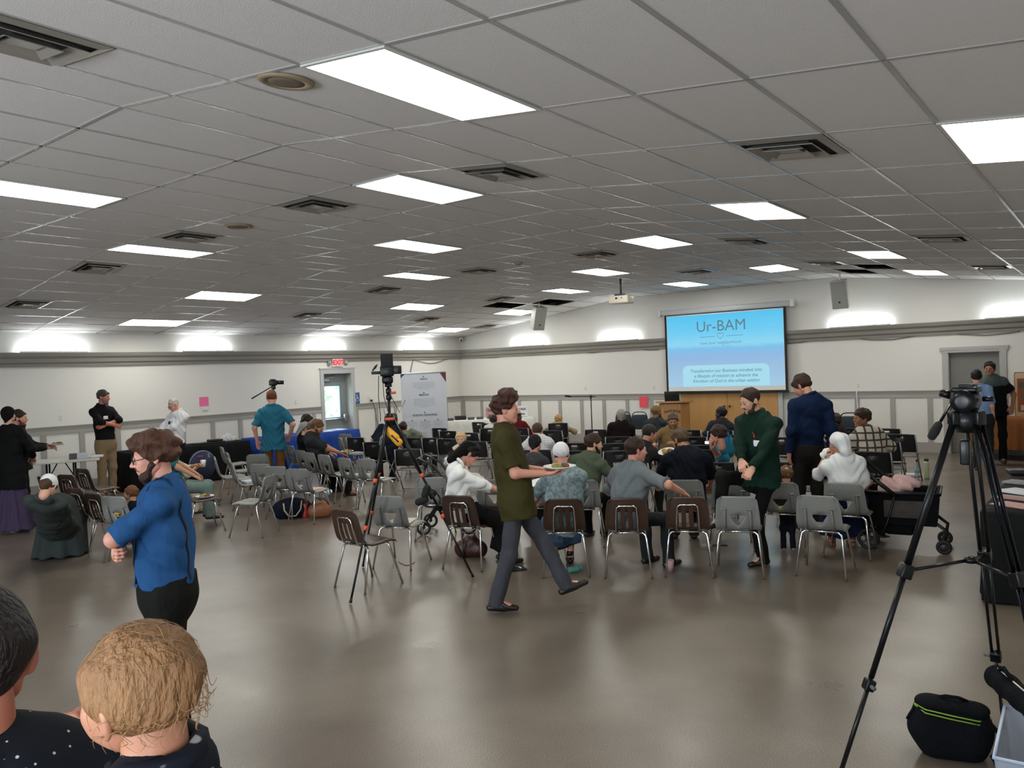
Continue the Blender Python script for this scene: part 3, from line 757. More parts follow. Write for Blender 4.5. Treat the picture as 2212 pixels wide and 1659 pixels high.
def nets(F, lo, vox):
    N = np.array(F.shape); ins = F < 0
    c = np.zeros(N-1, np.int8)
    for o in np.ndindex(2, 2, 2): c += ins[o[0]:N[0]-1+o[0], o[1]:N[1]-1+o[1], o[2]:N[2]-1+o[2]]
    act = (c > 0) & (c < 8); idx = np.full(N-1, -1, np.int64); cells = np.argwhere(act)
    idx[act] = np.arange(len(cells)); S = np.zeros((len(cells), 3)); W = np.zeros(len(cells))
    for o in np.ndindex(2, 2, 2):
        for a in range(3):
            if o[a]: continue
            q = list(o); q[a] = 1
            f0 = F[cells[:, 0]+o[0], cells[:, 1]+o[1], cells[:, 2]+o[2]]; f1 = F[cells[:, 0]+q[0], cells[:, 1]+q[1], cells[:, 2]+q[2]]
            m = (f0 < 0) != (f1 < 0); t = np.where(m, f0/np.where(m, f0-f1, 1), 0)
            p = np.tile(np.array(o, float), (len(cells), 1)); p[:, a] += t
            S[m] += p[m]; W[m] += 1
    V = lo+vox*(cells+S/W[:, None]); Q = []
    for a in range(3):
        b, d = (a+1) % 3, (a+2) % 3
        s0 = [slice(None)]*3; s1 = [slice(None)]*3; s0[a] = slice(0, N[a]-1); s1[a] = slice(1, N[a])
        E = np.argwhere(ins[tuple(s0)] != ins[tuple(s1)])
        E = E[(E[:, b] > 0) & (E[:, d] > 0) & (E[:, b] < N[b]-1) & (E[:, d] < N[d]-1)]
        if not len(E): continue
        eb = np.zeros(3, int); eb[b] = 1; ed = np.zeros(3, int); ed[d] = 1
        g = lambda X: idx[X[:, 0], X[:, 1], X[:, 2]]
        q = np.stack([g(E-eb-ed), g(E-ed), g(E), g(E-eb)], 1)
        fl = ins[E[:, 0], E[:, 1], E[:, 2]]; q[~fl] = q[~fl][:, ::-1]
        Q.append(q)
    Q = np.concatenate(Q); Q = Q[(Q >= 0).all(1)]
    return V, Q
def nmesh(name, parts, mats):
    # parts: list of (V, quads, material index)
    V = []; Fq = []; mi = []; o = 0
    for v, f, m in parts:
        V.append(np.asarray(v, float)); Fq.append(np.asarray(f, int)+o); mi.append(np.full(len(f), m)); o += len(v)
    V = np.concatenate(V); Fq = np.concatenate(Fq); mi = np.concatenate(mi)
    me = bpy.data.meshes.new(name); me.vertices.add(len(V)); me.vertices.foreach_set('co', V.ravel())
    me.loops.add(Fq.size); me.loops.foreach_set('vertex_index', Fq.ravel().astype(np.int32))
    me.polygons.add(len(Fq)); me.polygons.foreach_set('loop_start', np.arange(0, Fq.size, 4, dtype=np.int32))
    for m in mats: me.materials.append(m)
    me.polygons.foreach_set('material_index', mi.astype(np.int32)); me.polygons.foreach_set('use_smooth', np.ones(len(Fq), bool))
    me.update(calc_edges=True); me.validate()
    return me
def nobj(name, parts, mats, parent=None):
    o = bpy.data.objects.new(name, nmesh(name, parts, mats)); COL.objects.link(o)
    if parent is not None: o.parent = parent
    return o
def quadball(c, r, n=8):
    mb = MB(); mb.ball(c, r, n=n); return np.array(mb.v), np.array(mb.f)

# head, in its own frame: origin between the ears, +y is the face, top of the skull at z .125
def head_prims(child=False, noface=False):
    I = np.eye(3); P = []
    P.append(Prim((0, -.014, .043), (0, -.014, .043), .08, R=I, sq=(.94, 1.2, 1.03)))
    if child:
        P = [Prim((0, -.012, .038), (0, -.012, .038), .086, R=I, sq=(.98, 1.12, 1.0)), Prim((0, .034, -.022), (0, .034, -.022), .066, R=I, sq=(.98, .92, 1.0)), Prim((0, .058, -.072), (0, .058, -.072), .022)]
    else:
        P.append(Prim((0, .030, -.022), (0, .030, -.022), .08, R=I, sq=(.80, .80, 1.0)))
        P += [Prim((s*.05, .0, -.045), (s*.012, .066, -.086), .020, .018) for s in (-1, 1)]+[Prim((0, .072, -.09), (0, .070, -.09), .018)]
    P += [Prim((-.036, .078, .026), (.036, .078, .026), .011), ]
    P += [Prim((s*.042, .062, -.012), (s*.03, .066, -.03), .022, .024) for s in (-1, 1)]
    P += [Prim((0, .090, .014), (0, .114 if not child else .102, -.020), .007, .011, k=.012)]+[Prim((s*.011, .100 if not child else .09, -.024), (s*.012, .098 if not child else .088, -.024), .008, k=.01) for s in (-1, 1)]
    P += [Prim((-.016, .089, -.052), (.016, .089, -.052), .0075, k=.012), Prim((-.014, .087, -.063), (.014, .087, -.063), .008, k=.012)]
    P += [Prim((s*.031, .104, .006), (s*.031, .108, .006), .0145, k=.012, sub=True) for s in (-1, 1)]
    return P
def ear_prims():
    P = []
    for s in (-1, 1):
        R = np.array([nrm(A(1, s*.45, 0)), nrm(A(-s*.45, 1, .25)), A(0, -.2, 1)])
        P.append(Prim((s*.078, -.006, -.004), (s*.080, -.008, -.004), .030, R=R, sq=(.33, .62, 1.05), k=.008))
        P.append(Prim((s*.090, -.004, -.004), (s*.094, -.002, -.006), .014, R=R, sq=(.45, .6, 1.0), sub=True, k=.006))
    return P
_heads = {}
def head_mesh(child, vox):
    key = (child, vox)
    if key not in _heads:
        V, Q = sdf_mesh(head_prims(child)+ear_prims(), vox, .022); _heads[key] = (V, Q)
    return _heads[key]
def eyes(iris=.0082):
    out = []
    for s in (-1, 1):
        out.append((*quadball((s*.031, .0825, .006), (.0125, .0105, .0095), 6), 2)); out.append((*quadball((s*.031, .0918, .006), (iris, .0032, iris), 6), 3))
    return out
_hands = {}
def hand_mesh(curl, vox=.005):
    key = (curl, vox)
    if key in _hands: return _hands[key]
    I = np.eye(3); P = [Prim((0, -.03, 0), (0, .02, 0), .026, .03, R=I, sq=(1, 1, .7)), Prim((0, .03, 0), (0, .075, -.002), .038, .04, R=I, sq=(1, 1, .36))]
    for x, L, r in ((-.031, .072, .0088), (-.0105, .08, .009), (.0105, .075, .0087), (.031, .058, .0078)):
        p = A(x, .085, 0); c = math.radians(curl)*.6; sp = x*.9
        for l in (.45, .32, .27):
            q = p+L*l*1.1*A(math.sin(sp)*math.cos(c), math.cos(c)*math.cos(sp), -math.sin(c)); P.append(Prim(p, q, r, r*.93, k=.006)); p = q; c += math.radians(curl)*(1.0+.1*(x > 0)); r *= .95
    P += [Prim((-.026, .02, -.006), (-.052, .055, -.016), .016, .0125, k=.014), Prim((-.052, .055, -.016), (-.060, .085, -.026-.0003*curl), .0115, .0105, k=.006), Prim((-.060, .085, -.026-.0003*curl), (-.055, .106, -.034-.0003*curl), .0105, .009, k=.006)]
    _hands[key] = sdf_mesh(P, vox, .012); return _hands[key]
def ik(S, T, l1, l2, pole):
    d = T-S; L = np.linalg.norm(d); L2 = min(L, (l1+l2)*.998); n = d/(L+1e-9)
    c = (l1*l1-l2*l2+L2*L2)/(2*L2); h = math.sqrt(max(0, l1*l1-c*c))
    u = pole-n*(pole@n); u = nrm(u)
    return S+n*c+u*h, S+n*L2
EYEW = mat('eye_white', 'b3a79e', .3); IRIS = mat('eye_iris', '2a1d14', .2)
SKIN = {}
def skin(tone):
    c = {'fair': 'c99a82', 'pink': 'c98f7c', 'mid': 'b58468', 'tan': '9c6a4c', 'brown': '5c3a2a', 'baby': 'bb8268', 'red': 'b9735c'}[tone]
    return mat('skin_'+tone, c, .5, var=.06, vscale=30, sss=.08)
LIP = mat('lip', '9c5a50', .45)
def cloth(name, col, rough=.85, **kw):
    k = dict(bump=.75, bscale=8, var=.07, vscale=14, stretch=(1, 1, .6), bd=.05, spec=.15); k.update(kw)
    rgb = [int(col[i:i+2], 16) for i in (0, 2, 4)]
    if max(rgb) < 190: col = ''.join('%02x' % int(v*(.84 if max(rgb) > 60 else .74)) for v in rgb)
    return mat(name, col, rough, **k)
def hairm(name, col, **kw):
    k = dict(bump=.8, bscale=60, var=.28, vscale=35, stretch=(1.6, 1.6, .5), spec=.3); k.update(kw)
    return mat('hair_'+name, col, .6, **k)

def person(label, head, D, a, pelvis=None, H=1.75, ha=None, pitch=0.0, roll=0.0, build=1.0, tone='fair', female=False, child=False, seat=None, feet=None, lean_py=None,
           arms=('side', 'side'), legs=None, hair=None, beard=None, cover=None, shirt=None, pants=None, skirt=None, shoes='111113', foot=None, vox=.014, hvox=.0065, glasses=None, extra=None, group=None, name='person', twist=0.0, hcurl=(25, 25), zsh=0.0, headscale=1.0, bend=0.0, elbow=None, palm=(None, None)):
    """head = (px, py) of the crown in the photograph and its distance D; a = heading; seat = chair key (sits on it), or seat = (x, y, z) of the seat."""
    if D is None:
        q = CP[seat][0] if isinstance(seat, str) else seat
        D = math.hypot(q[0]-CAM[0], q[1]-CAM[1])+(.06 if abs((a+180) % 360-180) < 60 else -.03)
    hz = zat(head[0], head[1], D); HT = atd(head[0], D, hz)
    # root and pelvis
    s = H/1.75
    if seat is not None:
        if isinstance(seat, str):
            (cx, cy, _), crz = CP[seat]; f = A(-math.sin(crz), math.cos(crz)); sx = A(cx, cy)+f*.02; zseat = .455
        else: sx = A(*seat[:2]); zseat = seat[2]
        root = A(sx[0], sx[1], 0)
    else:
        px, d2 = (pelvis if pelvis else (head[0], D)); root = atd(px, d2); zseat = None
    rz = facing(root, a)
    X, Y, Z = A(math.cos(rz), math.sin(rz), 0), A(-math.sin(rz), math.cos(rz), 0), A(0, 0, 1)
    B = np.array([X, Y, Z])                # rows: local axes
    loc = lambda P: B@(A(*P)-root)         # world -> local
    if seat is not None: pel = A(0, 0, zseat+.085*s+.02)
    else: pel = A(0, 0, (.93*s if feet is None or not isinstance(feet, dict) else feet['z'])+zsh)
    top = loc(HT); hs = s*headscale*(1.7 if child else 1.0)
    # torso axis from the hips to the crown
    L = np.linalg.norm(top-pel); nat = (.82 if not child else .60)*s
    ts = L/nat; t = (top-pel)/L
    if child: ts = L/(.60*s)
    us = s*min(max(ts, .8), 1.15)          # scale of the upper body
    rzh = facing(HT, a if ha is None else ha)-rz
    pt, rl = math.radians(pitch), math.radians(roll)
    Hm = np.array(Matrix.Rotation(rzh, 3, 'Z') @ Matrix.Rotation(-pt, 3, 'X') @ Matrix.Rotation(rl, 3, 'Y'))   # columns: head axes
    ho = top-Hm@A(0, -.014, .125)*hs
    # torso frame
    nb = ho-Hm@A(0, .012, .155 if not child else .108)*hs*.98     # base of the neck
    Zt = nrm(nb-pel); Yt = A(0, 1, 0)-Zt*Zt[1]; Yt = nrm(Yt if np.linalg.norm(Yt) > .2 else A(0, .2, -1)); Xt = np.cross(Yt, Zt)
    if twist:
        c, q = math.cos(math.radians(twist)), math.sin(math.radians(twist)); Xt, Yt = c*Xt+q*Yt, -q*Xt+c*Yt
    Tl = np.linalg.norm(nb-pel)            # pelvis to neck
    u = Tl/.555
    ws = s*build*(.9 if female else 1.0)*(.95 if child else 1)
    TP = lambda x, y, z: pel+Xt*x*ws+Yt*(y*ws-bend*math.sin(math.pi*min(1, max(0, z/.555)))*.12*s)+Zt*z*u
    R3 = np.array([Xt, Yt, Zt])
    sh = [TP(-.168, -.012, .478), TP(.168, -.012, .478)]
    l1, l2 = .285*s, .255*s
    # arms
    W = []; E = []; Hd = []
    for i, sd in enumerate((-1, 1)):
        am = arms[i]; pole = A(sd*.7, -.6, -.35) if not elbow or elbow[i] is None else A(*elbow[i])
        if am == 'side': T = sh[i]+A(sd*.06, .05, -.53)*s; pole = A(sd*.3, -1, 0)
        elif am == 'lap': T = pel+A(sd*.10, .30, .09)*s
        elif am == 'plate': T = pel+A(sd*.10, .33, .16)*s
        elif am == 'mouth': T = ho+Hm@A(sd*.05, .12, -.12)*hs
        elif am == 'cross': T = TP(-sd*.075, .185+.03*i, .275-.02*i); pole = A(sd*1.0, 1.1, -.55)
        elif am == 'knee': T = pel+A(sd*.13, .42, .09)*s
        elif isinstance(am, tuple) and am[0] == 'px':  # wrist at a pixel, given distance
            T = loc(atd(am[1], am[3], zat(am[1], am[2], am[3])))
        else: T = pel+A(*am)*s
        e, w = ik(sh[i], T, l1, l2, pole); E.append(e); W.append(w)
    hips = [pel+A(-.085*ws, 0, -.01*s), pel+A(.085*ws, 0, -.01*s)]
    # legs
    K = []; AN = []; fy = []
    th, shn = .415*s, .40*s
    for i, sd in enumerate((-1, 1)):
        if isinstance(feet, dict): T = A(*feet['f'][i]); pole = A(*feet.get('p', (0, 1, .1)))
        elif legs is not None: T = A(*legs[i]); T[:2] *= s; pole = A(sd*.15, 1, .5)
        elif seat is not None: T = A(sd*.11*s, .37*s, .075*s); pole = A(sd*.15, 1, .8)
        else: T = A(sd*.10*s, -.01, .075*s); pole = A(sd*.1, 1, 0)
        k_, an = ik(hips[i], T, th, shn, pole); K.append(k_); AN.append(an)
    fd = foot if foot else (None, None)
    # ---- skin
    sk = [Prim(TP(0, 0, .05), TP(0, 0, .43), .10*ws, .115*ws, R=R3, sq=(1.05, .7, 1)), Prim(sh[0], sh[1], .045*ws), Prim(nb-Zt*.03*s, ho-Hm@A(0, .018, .05)*hs, .056*hs, .052*hs), Prim(hips[0], hips[1], .085*ws)]
    for i in (0, 1):
        sk += [Prim(sh[i], E[i], .046*s*build**.5, .037*s), Prim(E[i], W[i], .039*s*build**.3, .026*s)]
        sk += [Prim(hips[i], K[i], .07*s, .05*s), Prim(K[i], AN[i], .05*s, .035*s)]
        d = A(0, 1, 0) if fd[i] is None else nrm(A(*fd[i])); sk.append(Prim(AN[i], AN[i]+d*.1*s-A(0, 0, .04)*s, .03*s))
    V, Q = sdf_mesh(sk, vox, .035)
    parts = [(V, Q, 0)]
    hV, hQ = head_mesh(child, hvox); toL = lambda v: (np.asarray(v)*hs)@Hm.T+ho
    parts.append((toL(hV), hQ, 0))
    parts += [(toL(v), q, m) for v, q, m in eyes()]
    for z in (-.0535, -.0625):
        v, q = quadball((0, .0915 if not child else .086, z), (.019, .006, .0048), 6); parts.append((toL(v), q, 1))
    hc = skin(tone)
    if hair: hcol = hairm(hair['name'], hair['col'])
    else: hcol = hairm('brown_dark', '3a2a20')
    for sd in (-1, 1):
        mb = MB().tube([(sd*.016, .090, .026), (sd*.032, .089, .031), (sd*.047, .078, .026)], [.0035, .0042, .002], 6); q = [f for f in mb.f if len(f) == 4]
        parts.append((toL(mb.v), np.array(q), 4))
    for i, sd in enumerate((-1, 1)):
        v, q = hand_mesh(hcurl[i]); v = v.copy()
        if sd < 0: v[:, 0] *= -1; q = q[:, ::-1]
        f = nrm(W[i]-E[i]); am = arms[i]
        if am in ('side',): pn = A(-sd, .25, 0)          # palms to the thighs
        elif am == 'mouth': pn = nrm(ho-W[i]); f = nrm(f+A(0, 0, .6))
        elif am == 'cross': pn = -Yt
        elif am == 'plate' or palm[i] == 'up': pn = A(0, .1, 1)
        else: pn = A(-sd*.4, 0, -1)
        zz = -nrm(pn-f*(pn@f)); xx = np.cross(f, zz)
        parts.append((W[i]+(v*s*(.95 if not child else .8))@np.array([xx, f, zz]), q, 0)); Hd.append(W[i]+f*.09*s)
    o = nobj(name, parts, [hc, LIP, EYEW, IRIS, hcol]); o.location = root; o.rotation_euler = (0, 0, rz)
    tag(o, label, 'person', group)
    ch = lambda nm, pr, m, k=.035, v=vox, disp=None, cuts=(): nobj(nm, [(*sdf_mesh(pr, v, k, disp, cuts), 0)], [m], o)
    # ---- garments
    c = .016*s
    if shirt:
        m = shirt['mat']; hem = shirt.get('hem', -.06); fat = shirt.get('belly', 1.0); pr = []
        pr.append(Prim(TP(0, .0, .24), TP(0, .0, .44), .150*ws+c, .150*ws+c, R=R3, sq=(1.03, .72, 1)))
        pr.append(Prim(TP(0, .012*fat, .26), TP(0, .012*fat, hem), .148*ws*fat+c, (.150 if hem > -.045 else .168)*ws*fat+c+shirt.get('flare', 0), R=R3, sq=(1.0, .78, 1), fb=True))
        pr.append(Prim(sh[0]+Xt*.02*s, sh[1]-Xt*.02*s, .042*ws+c, k=.05)); pr.append(Prim(TP(-.05, -.012, .53), TP(.05, -.012, .53), .05*s, k=.07))
        if hem <= -.045 and not skirt: pr.append(Prim(hips[0]*.8+hips[1]*.2, hips[1]*.8+hips[0]*.2, .112*ws+c, R=R3, sq=(1, .95, 1)))
        ln = shirt.get('sleeve', .62)
        for i in (0, 1):
            if ln <= 1: pr.append(Prim(sh[i], sh[i]+(E[i]-sh[i])*ln, .045*s+c, .050*s+c*.9, fb=True))
            else: pr += [Prim(sh[i], E[i], .046*s+c, .042*s+c), Prim(E[i], E[i]+(W[i]-E[i])*min(1, ln-1), .044*s+c, .033*s+c*.6, fb=True)]
        nz = ho-Hm@A(0, .015, .055)*hs
        w = shirt.get('folds', .007)*1.3*s; ph = (head[0]*.7) % 6
        def dsp(P, w=w, ph=ph):
            q = (P-pel)/s; x, y, z = q[..., 0], q[..., 1], q[..., 2]
            return w*(np.sin(17*x+11*z+3*np.sin(9*y+ph)+ph)*.5+np.sin(26*z-13*y+4*np.sin(7*x+ph))*.35+np.sin(9*z+21*x*y+ph)*.4+.45*(1-2*np.abs(np.sin(24*z+13*x*np.sign(np.sin(ph))-9*y+3.5*np.sin(8*x+5*y+ph)+1.5*np.sin(19*x+ph)))))
        so = ch('shirt', pr, m, .04, vox, dsp)
        if shirt.get('collar', True):
            kp = []; n = 9; cn = nb+(nz-nb)*.28; ax = nrm(nz-nb)
            x1 = nrm(Xt-ax*(Xt@ax)); y1 = np.cross(ax, x1)
            for j in range(n+1):
                t0 = math.pi*(.5+.16)+2*math.pi*.84*j/n; kp.append(cn+(x1*math.cos(t0)*.072+y1*math.sin(t0)*.072-ax*.012*(math.sin(t0) > .3))*hs)
            MB().tube(kp, [.010*hs]+[.019*hs]*(n-1)+[.010*hs], 6).obj('collar', shirt.get('cm', m), o)
        if ln > 1:
            for i in (0, 1):
                e = E[i]+(W[i]-E[i])*min(1, ln-1); f = nrm(W[i]-E[i]); MB().tube([e-f*.05*s, e], [.041*s, .040*s], 12).obj('cuff', m, so)
    if pants:
        tuck = not shirt or shirt.get('hem', -.06) > -.045
        m = pants['mat']; lw = pants.get('w', 1.0); pr = [Prim(pel+Zt*.05*s, pel+A(0, 0, -.02*s), .130*ws, .137*ws, R=R3, sq=(1.0, .78, 1)), Prim(hips[0], hips[1], .082*ws)]
        if pants.get('rise', .10): fb_ = shirt.get('belly', 1.0) if shirt else 1.0; pr.append(Prim(pel-Zt*.02, pel+Zt*pants.get('rise', .07)*u+Yt*.012*fb_*ws*.5, (.150*ws*fb_+c+.013 if tuck else .12*ws), (.150*ws*fb_+c+.011 if tuck else .12*ws), R=R3, sq=(1.0, .78, 1), fb=True))
        for i in (0, 1):
            pr += [Prim(hips[i], K[i], (.090 if tuck else .080)*s*lw, .063*s*lw), Prim(K[i], AN[i]+nrm(AN[i]-K[i])*.042*s, .064*s*lw, .060*s*lw, fb=True)]
        def dsp2(P):
            q = (P-pel)/s; return .004*s*(np.sin(30*q[..., 2]+8*q[..., 0])+np.sin(19*q[..., 2]-23*q[..., 1]))*.6
        ch('trousers', pr, m, .04, vox, dsp2)
    if skirt:
        m = skirt['mat']; pr = [Prim(pel+Zt*.12*u, pel, .12*ws, .140*ws, R=R3, sq=(1, .80, 1), fa=True)]
        zb = skirt.get('z', .06)
        if seat is None: pr.append(Prim(pel, A(pel[0], pel[1]+.02, zb), .135*ws, skirt.get('r', .24)*s, R=np.eye(3), sq=(1, .85, 1), fb=True))
        else:
            kz = (K[0]+K[1])/2; az = (AN[0]+AN[1])/2
            pr += [Prim(hips[i], K[i], .11*s, .10*s) for i in (0, 1)]+[Prim(K[i], A(AN[i][0]*1.2, AN[i][1], zb), .10*s, .12*s, fb=True) for i in (0, 1)]+[Prim(kz, A(az[0], az[1]-.03, zb), .1*s, .13*s, fb=True)]
        def dsp3(P):
            q = (P-pel)/s; an = np.arctan2(q[..., 0], q[..., 1]+.1); return .010*s*np.sin(an*9+q[..., 2]*3)*np.clip(-q[..., 2]*3, 0, 1)
        ch('skirt', pr, m, .08, vox, dsp3)
    if shoes:
        sm = mat('shoe_'+shoes, shoes, .4, bump=.1, bscale=40)
        for i in (0, 1):
            d = A(0, 1, 0) if fd[i] is None else nrm(A(*fd[i])); up = nrm(A(0, 0, 1)-d*d[2]); xx = np.cross(d, up); Rf = np.array([xx, d, up]); an = AN[i]
            F_ = lambda x, y, z: an+(xx*x+d*y+up*z)*s
            pr = [Prim(F_(0, -.045, -.045), F_(0, .06, -.045), .037*s, .043*s, R=Rf, sq=(.95, 1, .85)), Prim(F_(0, .06, -.046), F_(0, .155, -.052), .043*s, .032*s, R=Rf, sq=(1, 1, .75)), Prim(F_(0, -.01, .04), F_(0, .03, -.03), .042*s, .045*s)]
            ch('shoe', pr, sm, .02, .009, None, ((F_(0, 0, -.074), -up), (F_(0, 0, .06), up)))
    # ---- hair, beard, head coverings (head frame)
    def hobj(nm, pr, m, k=.012, v=None, disp=None, cuts=()):
        VV, QQ = sdf_mesh(pr, v or max(.006, hvox), k, disp, cuts); return nobj(nm, [(toL(VV), QQ, 0)], [m], o)
    base = A(0, -.014, .043) if not child else A(0, -.012, .038); rr = (.08, (.94, 1.2, 1.03)) if not child else (.086, (.98, 1.12, 1.0))
    if hair and hair.get('t', .01) > 0:
        t0 = hair.get('t', .012); fr = hair.get('front', .068); bk = hair.get('back', -.075); sd_ = hair.get('side', -.03); tp = hair.get('top', 0); nz_ = hair.get('noise', .003)
        pr = [Prim(base, base, rr[0]+t0, R=np.eye(3), sq=rr[1])]
        if tp: pr.append(Prim((-.035, .02, .085+tp*.3), (.035, .02, .085+tp*.3), .055+tp*.45, k=.03))
        for (x, y, z, r) in hair.get('blobs', ()): pr.append(Prim((x, y, z), (x, y, z), r, k=.02))
        if hair.get('neck'): pr.append(Prim((0, -.075, -.03), (0, -.07, -.03-hair['neck']), .062, .055, k=.04))
        ys = [-.2, -.03, -.005, .022, .05, .075, .2]; zs = [bk, bk+.01, sd_, sd_+.03, (fr+sd_)/2+.012, fr, fr+.02]
        fq = hair.get('freq', 60); ph = (head[0]*1.3) % 6
        VV = Prim(base, base, .1)
        def dsp4(P):
            x, y, z = P[..., 0], P[..., 1], P[..., 2]
            zm = np.interp(y, ys, zs)+.006*np.sin(40*x+ph); n = nz_*(np.sin(fq*x+3*np.sin(fq*.5*y+ph))+np.sin(fq*.9*y+2*np.sin(fq*.6*z))+np.sin(fq*1.3*z+fq*.4*x))
            return n+np.clip((zm-z)*.9, 0, .2)
        ho_ = hobj('hair', pr, hcol, .012, hair.get('vox'), dsp4)
        if hair.get('bald'): pass
    if beard:
        bm_ = hairm(beard['name'], beard['col']); ln = beard.get('len', .02); pr = []
        pr += [Prim((sg*.066, .012, -.03), (sg*.046, .05, -.075), .016, .022, k=.02) for sg in (-1, 1)]+[Prim((-.03, .06, -.088), (.03, .06, -.088), .026, k=.02)]
        if ln > .02: pr.append(Prim((0, .062, -.09), (0, .062+.1*ln, -.09-ln), .032, .018, k=.02))
        if beard.get('mous', True): pr += [Prim((sg*.004, .096, -.042), (sg*.03, .084, -.052), .008, .007, k=.006) for sg in (-1, 1)]
        hobj('beard', pr, bm_, .012, None, lambda P: .0022*(np.sin(90*P[..., 0]+np.sin(70*P[..., 2]))+np.sin(80*P[..., 2])))
    if cover:
        for cv in cover:
            m = cv['mat']; kd = cv['kind']
            if kd == 'cap':       # gathered bonnet on the back of the head
                pr = [Prim(base+A(0, -.008, .006), base+A(0, -.008, .006), rr[0]+.017, R=np.eye(3), sq=rr[1]), Prim((0, -.075, .02), (0, -.085, .0), .062, .058, k=.03)]
                q = nrm(A(0, 1, -.75)); hobj('bonnet', pr, m, .02, None, None, ((A(0, .028, .07), q),))
            elif kd == 'kerchief':  # close scarf covering all the hair
                pr = [Prim(base+A(0, 0, .004), base+A(0, 0, .004), rr[0]+.012, R=np.eye(3), sq=rr[1]), Prim((0, -.06, -.03), (0, -.085, -.075), .05, .02, k=.04)]
                q = nrm(A(0, .85, -.6)); hobj('head_scarf', pr, m, .02, None, None, ((A(0, .05, .07), q),))
            elif kd == 'veil':    # cloth hanging from the crown down the back
                ln = cv.get('len', .22); w = cv.get('w', .07)
                pr = [Prim(base, base, rr[0]+.014, R=np.eye(3), sq=rr[1]), Prim((-.03, -.085, .03), (-.02, -.10, -ln+.03), w*.8, w*.75, k=.05), Prim((.03, -.085, .03), (.015, -.10, -ln), w*.8, w*.6, k=.05)]
                q = nrm(A(0, .9, -.35)); hobj('veil', pr, m, .03, None, lambda P: .003*np.sin(P[..., 0]*90), ((A(0, cv.get('y', .02), .07), q),))
    if glasses:
        gm = mat('glasses_frame_'+glasses, glasses, .3); mb = MB()
        for sg in (-1, 1):
            mb.tube([(sg*.034+.023*math.cos(t), .103-.06*abs(sg*.034+.023*math.cos(t))*.5, .004+.017*math.sin(t)) for t in np.linspace(0, 2*math.pi, 14)[:-1]], .0024, 5, closed=True)
            mb.tube([(sg*.057, .10, .008), (sg*.074, .05, .01), (sg*.082, -.005, .012)], .002, 5)
        mb.tube([(-.012, .108, .006), (.012, .108, .006)], .002, 5); mb.v = [tuple(p) for p in toL(mb.v)]; mb.obj('glasses', gm, o)
    info = dict(o=o, root=root, B=B, pel=pel, TP=TP, R3=R3, s=s, ws=ws, W=W, E=E, Hd=Hd, K=K, AN=AN, ho=ho, Hm=Hm, hs=hs, sh=sh, nb=nb, toW=lambda p: root+B.T@A(*p), rz=rz)
    return info
def name_tag(I, x, z, w=.075, h=.055, col='e9e9ea', nm='name_tag', ydepth=.125):
    p = I['TP'](x, ydepth, z); R = I['R3']; T = mtx(p, R[0], R[2], R[1])
    MB().rbox(-w/2, w/2, -h/2, h/2, -.004, .004, .003, T=T).obj(nm, mat('paper_'+col, col, .6), I['o'])
# ------------------------------------------------------------------ who is where
HB = {'name': 'dark_brown', 'col': '33231a', 't': .013}
HBK = {'name': 'black', 'col': '1b1614', 't': .012}
HBR = {'name': 'mid_brown', 'col': '4a3424', 't': .014}
HBL = {'name': 'blond', 'col': 'b08a58', 't': .013}
def hv(b, **k): d = dict(b); d.update(k); return d
BD = {'name': 'dark_brown', 'col': '2c1d16'}
blackpants = {'mat': cloth('black_trousers', '1b1b1c')}
charpants = {'mat': cloth('charcoal_trousers', '2f3032')}
whitecap = cloth('white_net_cap', 'dcdde2', .7, bump=.2, bscale=80)
# --- standing
I = person('young man in olive polo and grey jeans walking right with a heaped plate', (1086, 852), 6.78, 88, pelvis=(1102, 6.75), H=1.84, ha=92, pitch=2, tone='pink', vox=.011, hvox=.0045, build=1.06,
    arms=((.0, .26, .235), (.11, .25, .225)), elbow=((-.3, -.5, -1), (.25, -.5, -1)), hcurl=(30, 25), palm=('up', 'up'),
    feet={'z': .945, 'f': ((-.07, .44, .135), (.07, -.20, .085)), 'p': (0, 1, .15)}, foot=((0, .93, .36), (0, 1, -.03)),
    hair=hv(HB, name='auburn', col='3d2019', t=.014, top=.052, side=-.032, front=.072, noise=.0045, freq=85, blobs=((-.03, .06, .125, .034), (.03, .06, .125, .034), (0, .02, .14, .04), (0, .075, .115, .03))),
    shirt={'mat': cloth('olive_polo_cotton', '45401f', bump=.4, bscale=14), 'sleeve': .80, 'hem': -.13, 'folds': .005}, pants={'mat': cloth('grey_denim', '4b4d55', bump=.5, bscale=12, vscale=30, var=.12), 'w': 1.02}, shoes='0d0c0e', group=None)
WALK = I
I = person('bearded man in blue short-sleeved shirt with black suspenders, arms crossed, left foreground', (322, 937), 4.70, -82, pelvis=(343, 4.68), H=1.79, ha=-88, pitch=10, tone='pink', vox=.010, hvox=.0042, build=1.04,
    arms=('cross', 'cross'), hcurl=(40, 60),
    hair=hv(HBR, name='brown_wavy', col='4a2e20', t=.020, top=.012, side=-.045, back=-.07, front=.068, noise=.0055, freq=70, vox=.005, blobs=((-.02, .088, .082, .026), (.025, .092, .080, .024), (0, -.07, .06, .05), (0, -.08, .0, .045))),
    beard={'name': 'dark_brown', 'col': '33211a', 'len': .03}, glasses='1a1a1c',
    shirt={'mat': cloth('royal_blue_cotton', '28578e', bump=.6, bscale=8), 'sleeve': .96, 'hem': .045, 'belly': 1.06, 'folds': .010}, pants={'mat': cloth('black_dress_trousers', '1a1a19'), 'w': 1.1}, shoes='111113')
SUSP = I
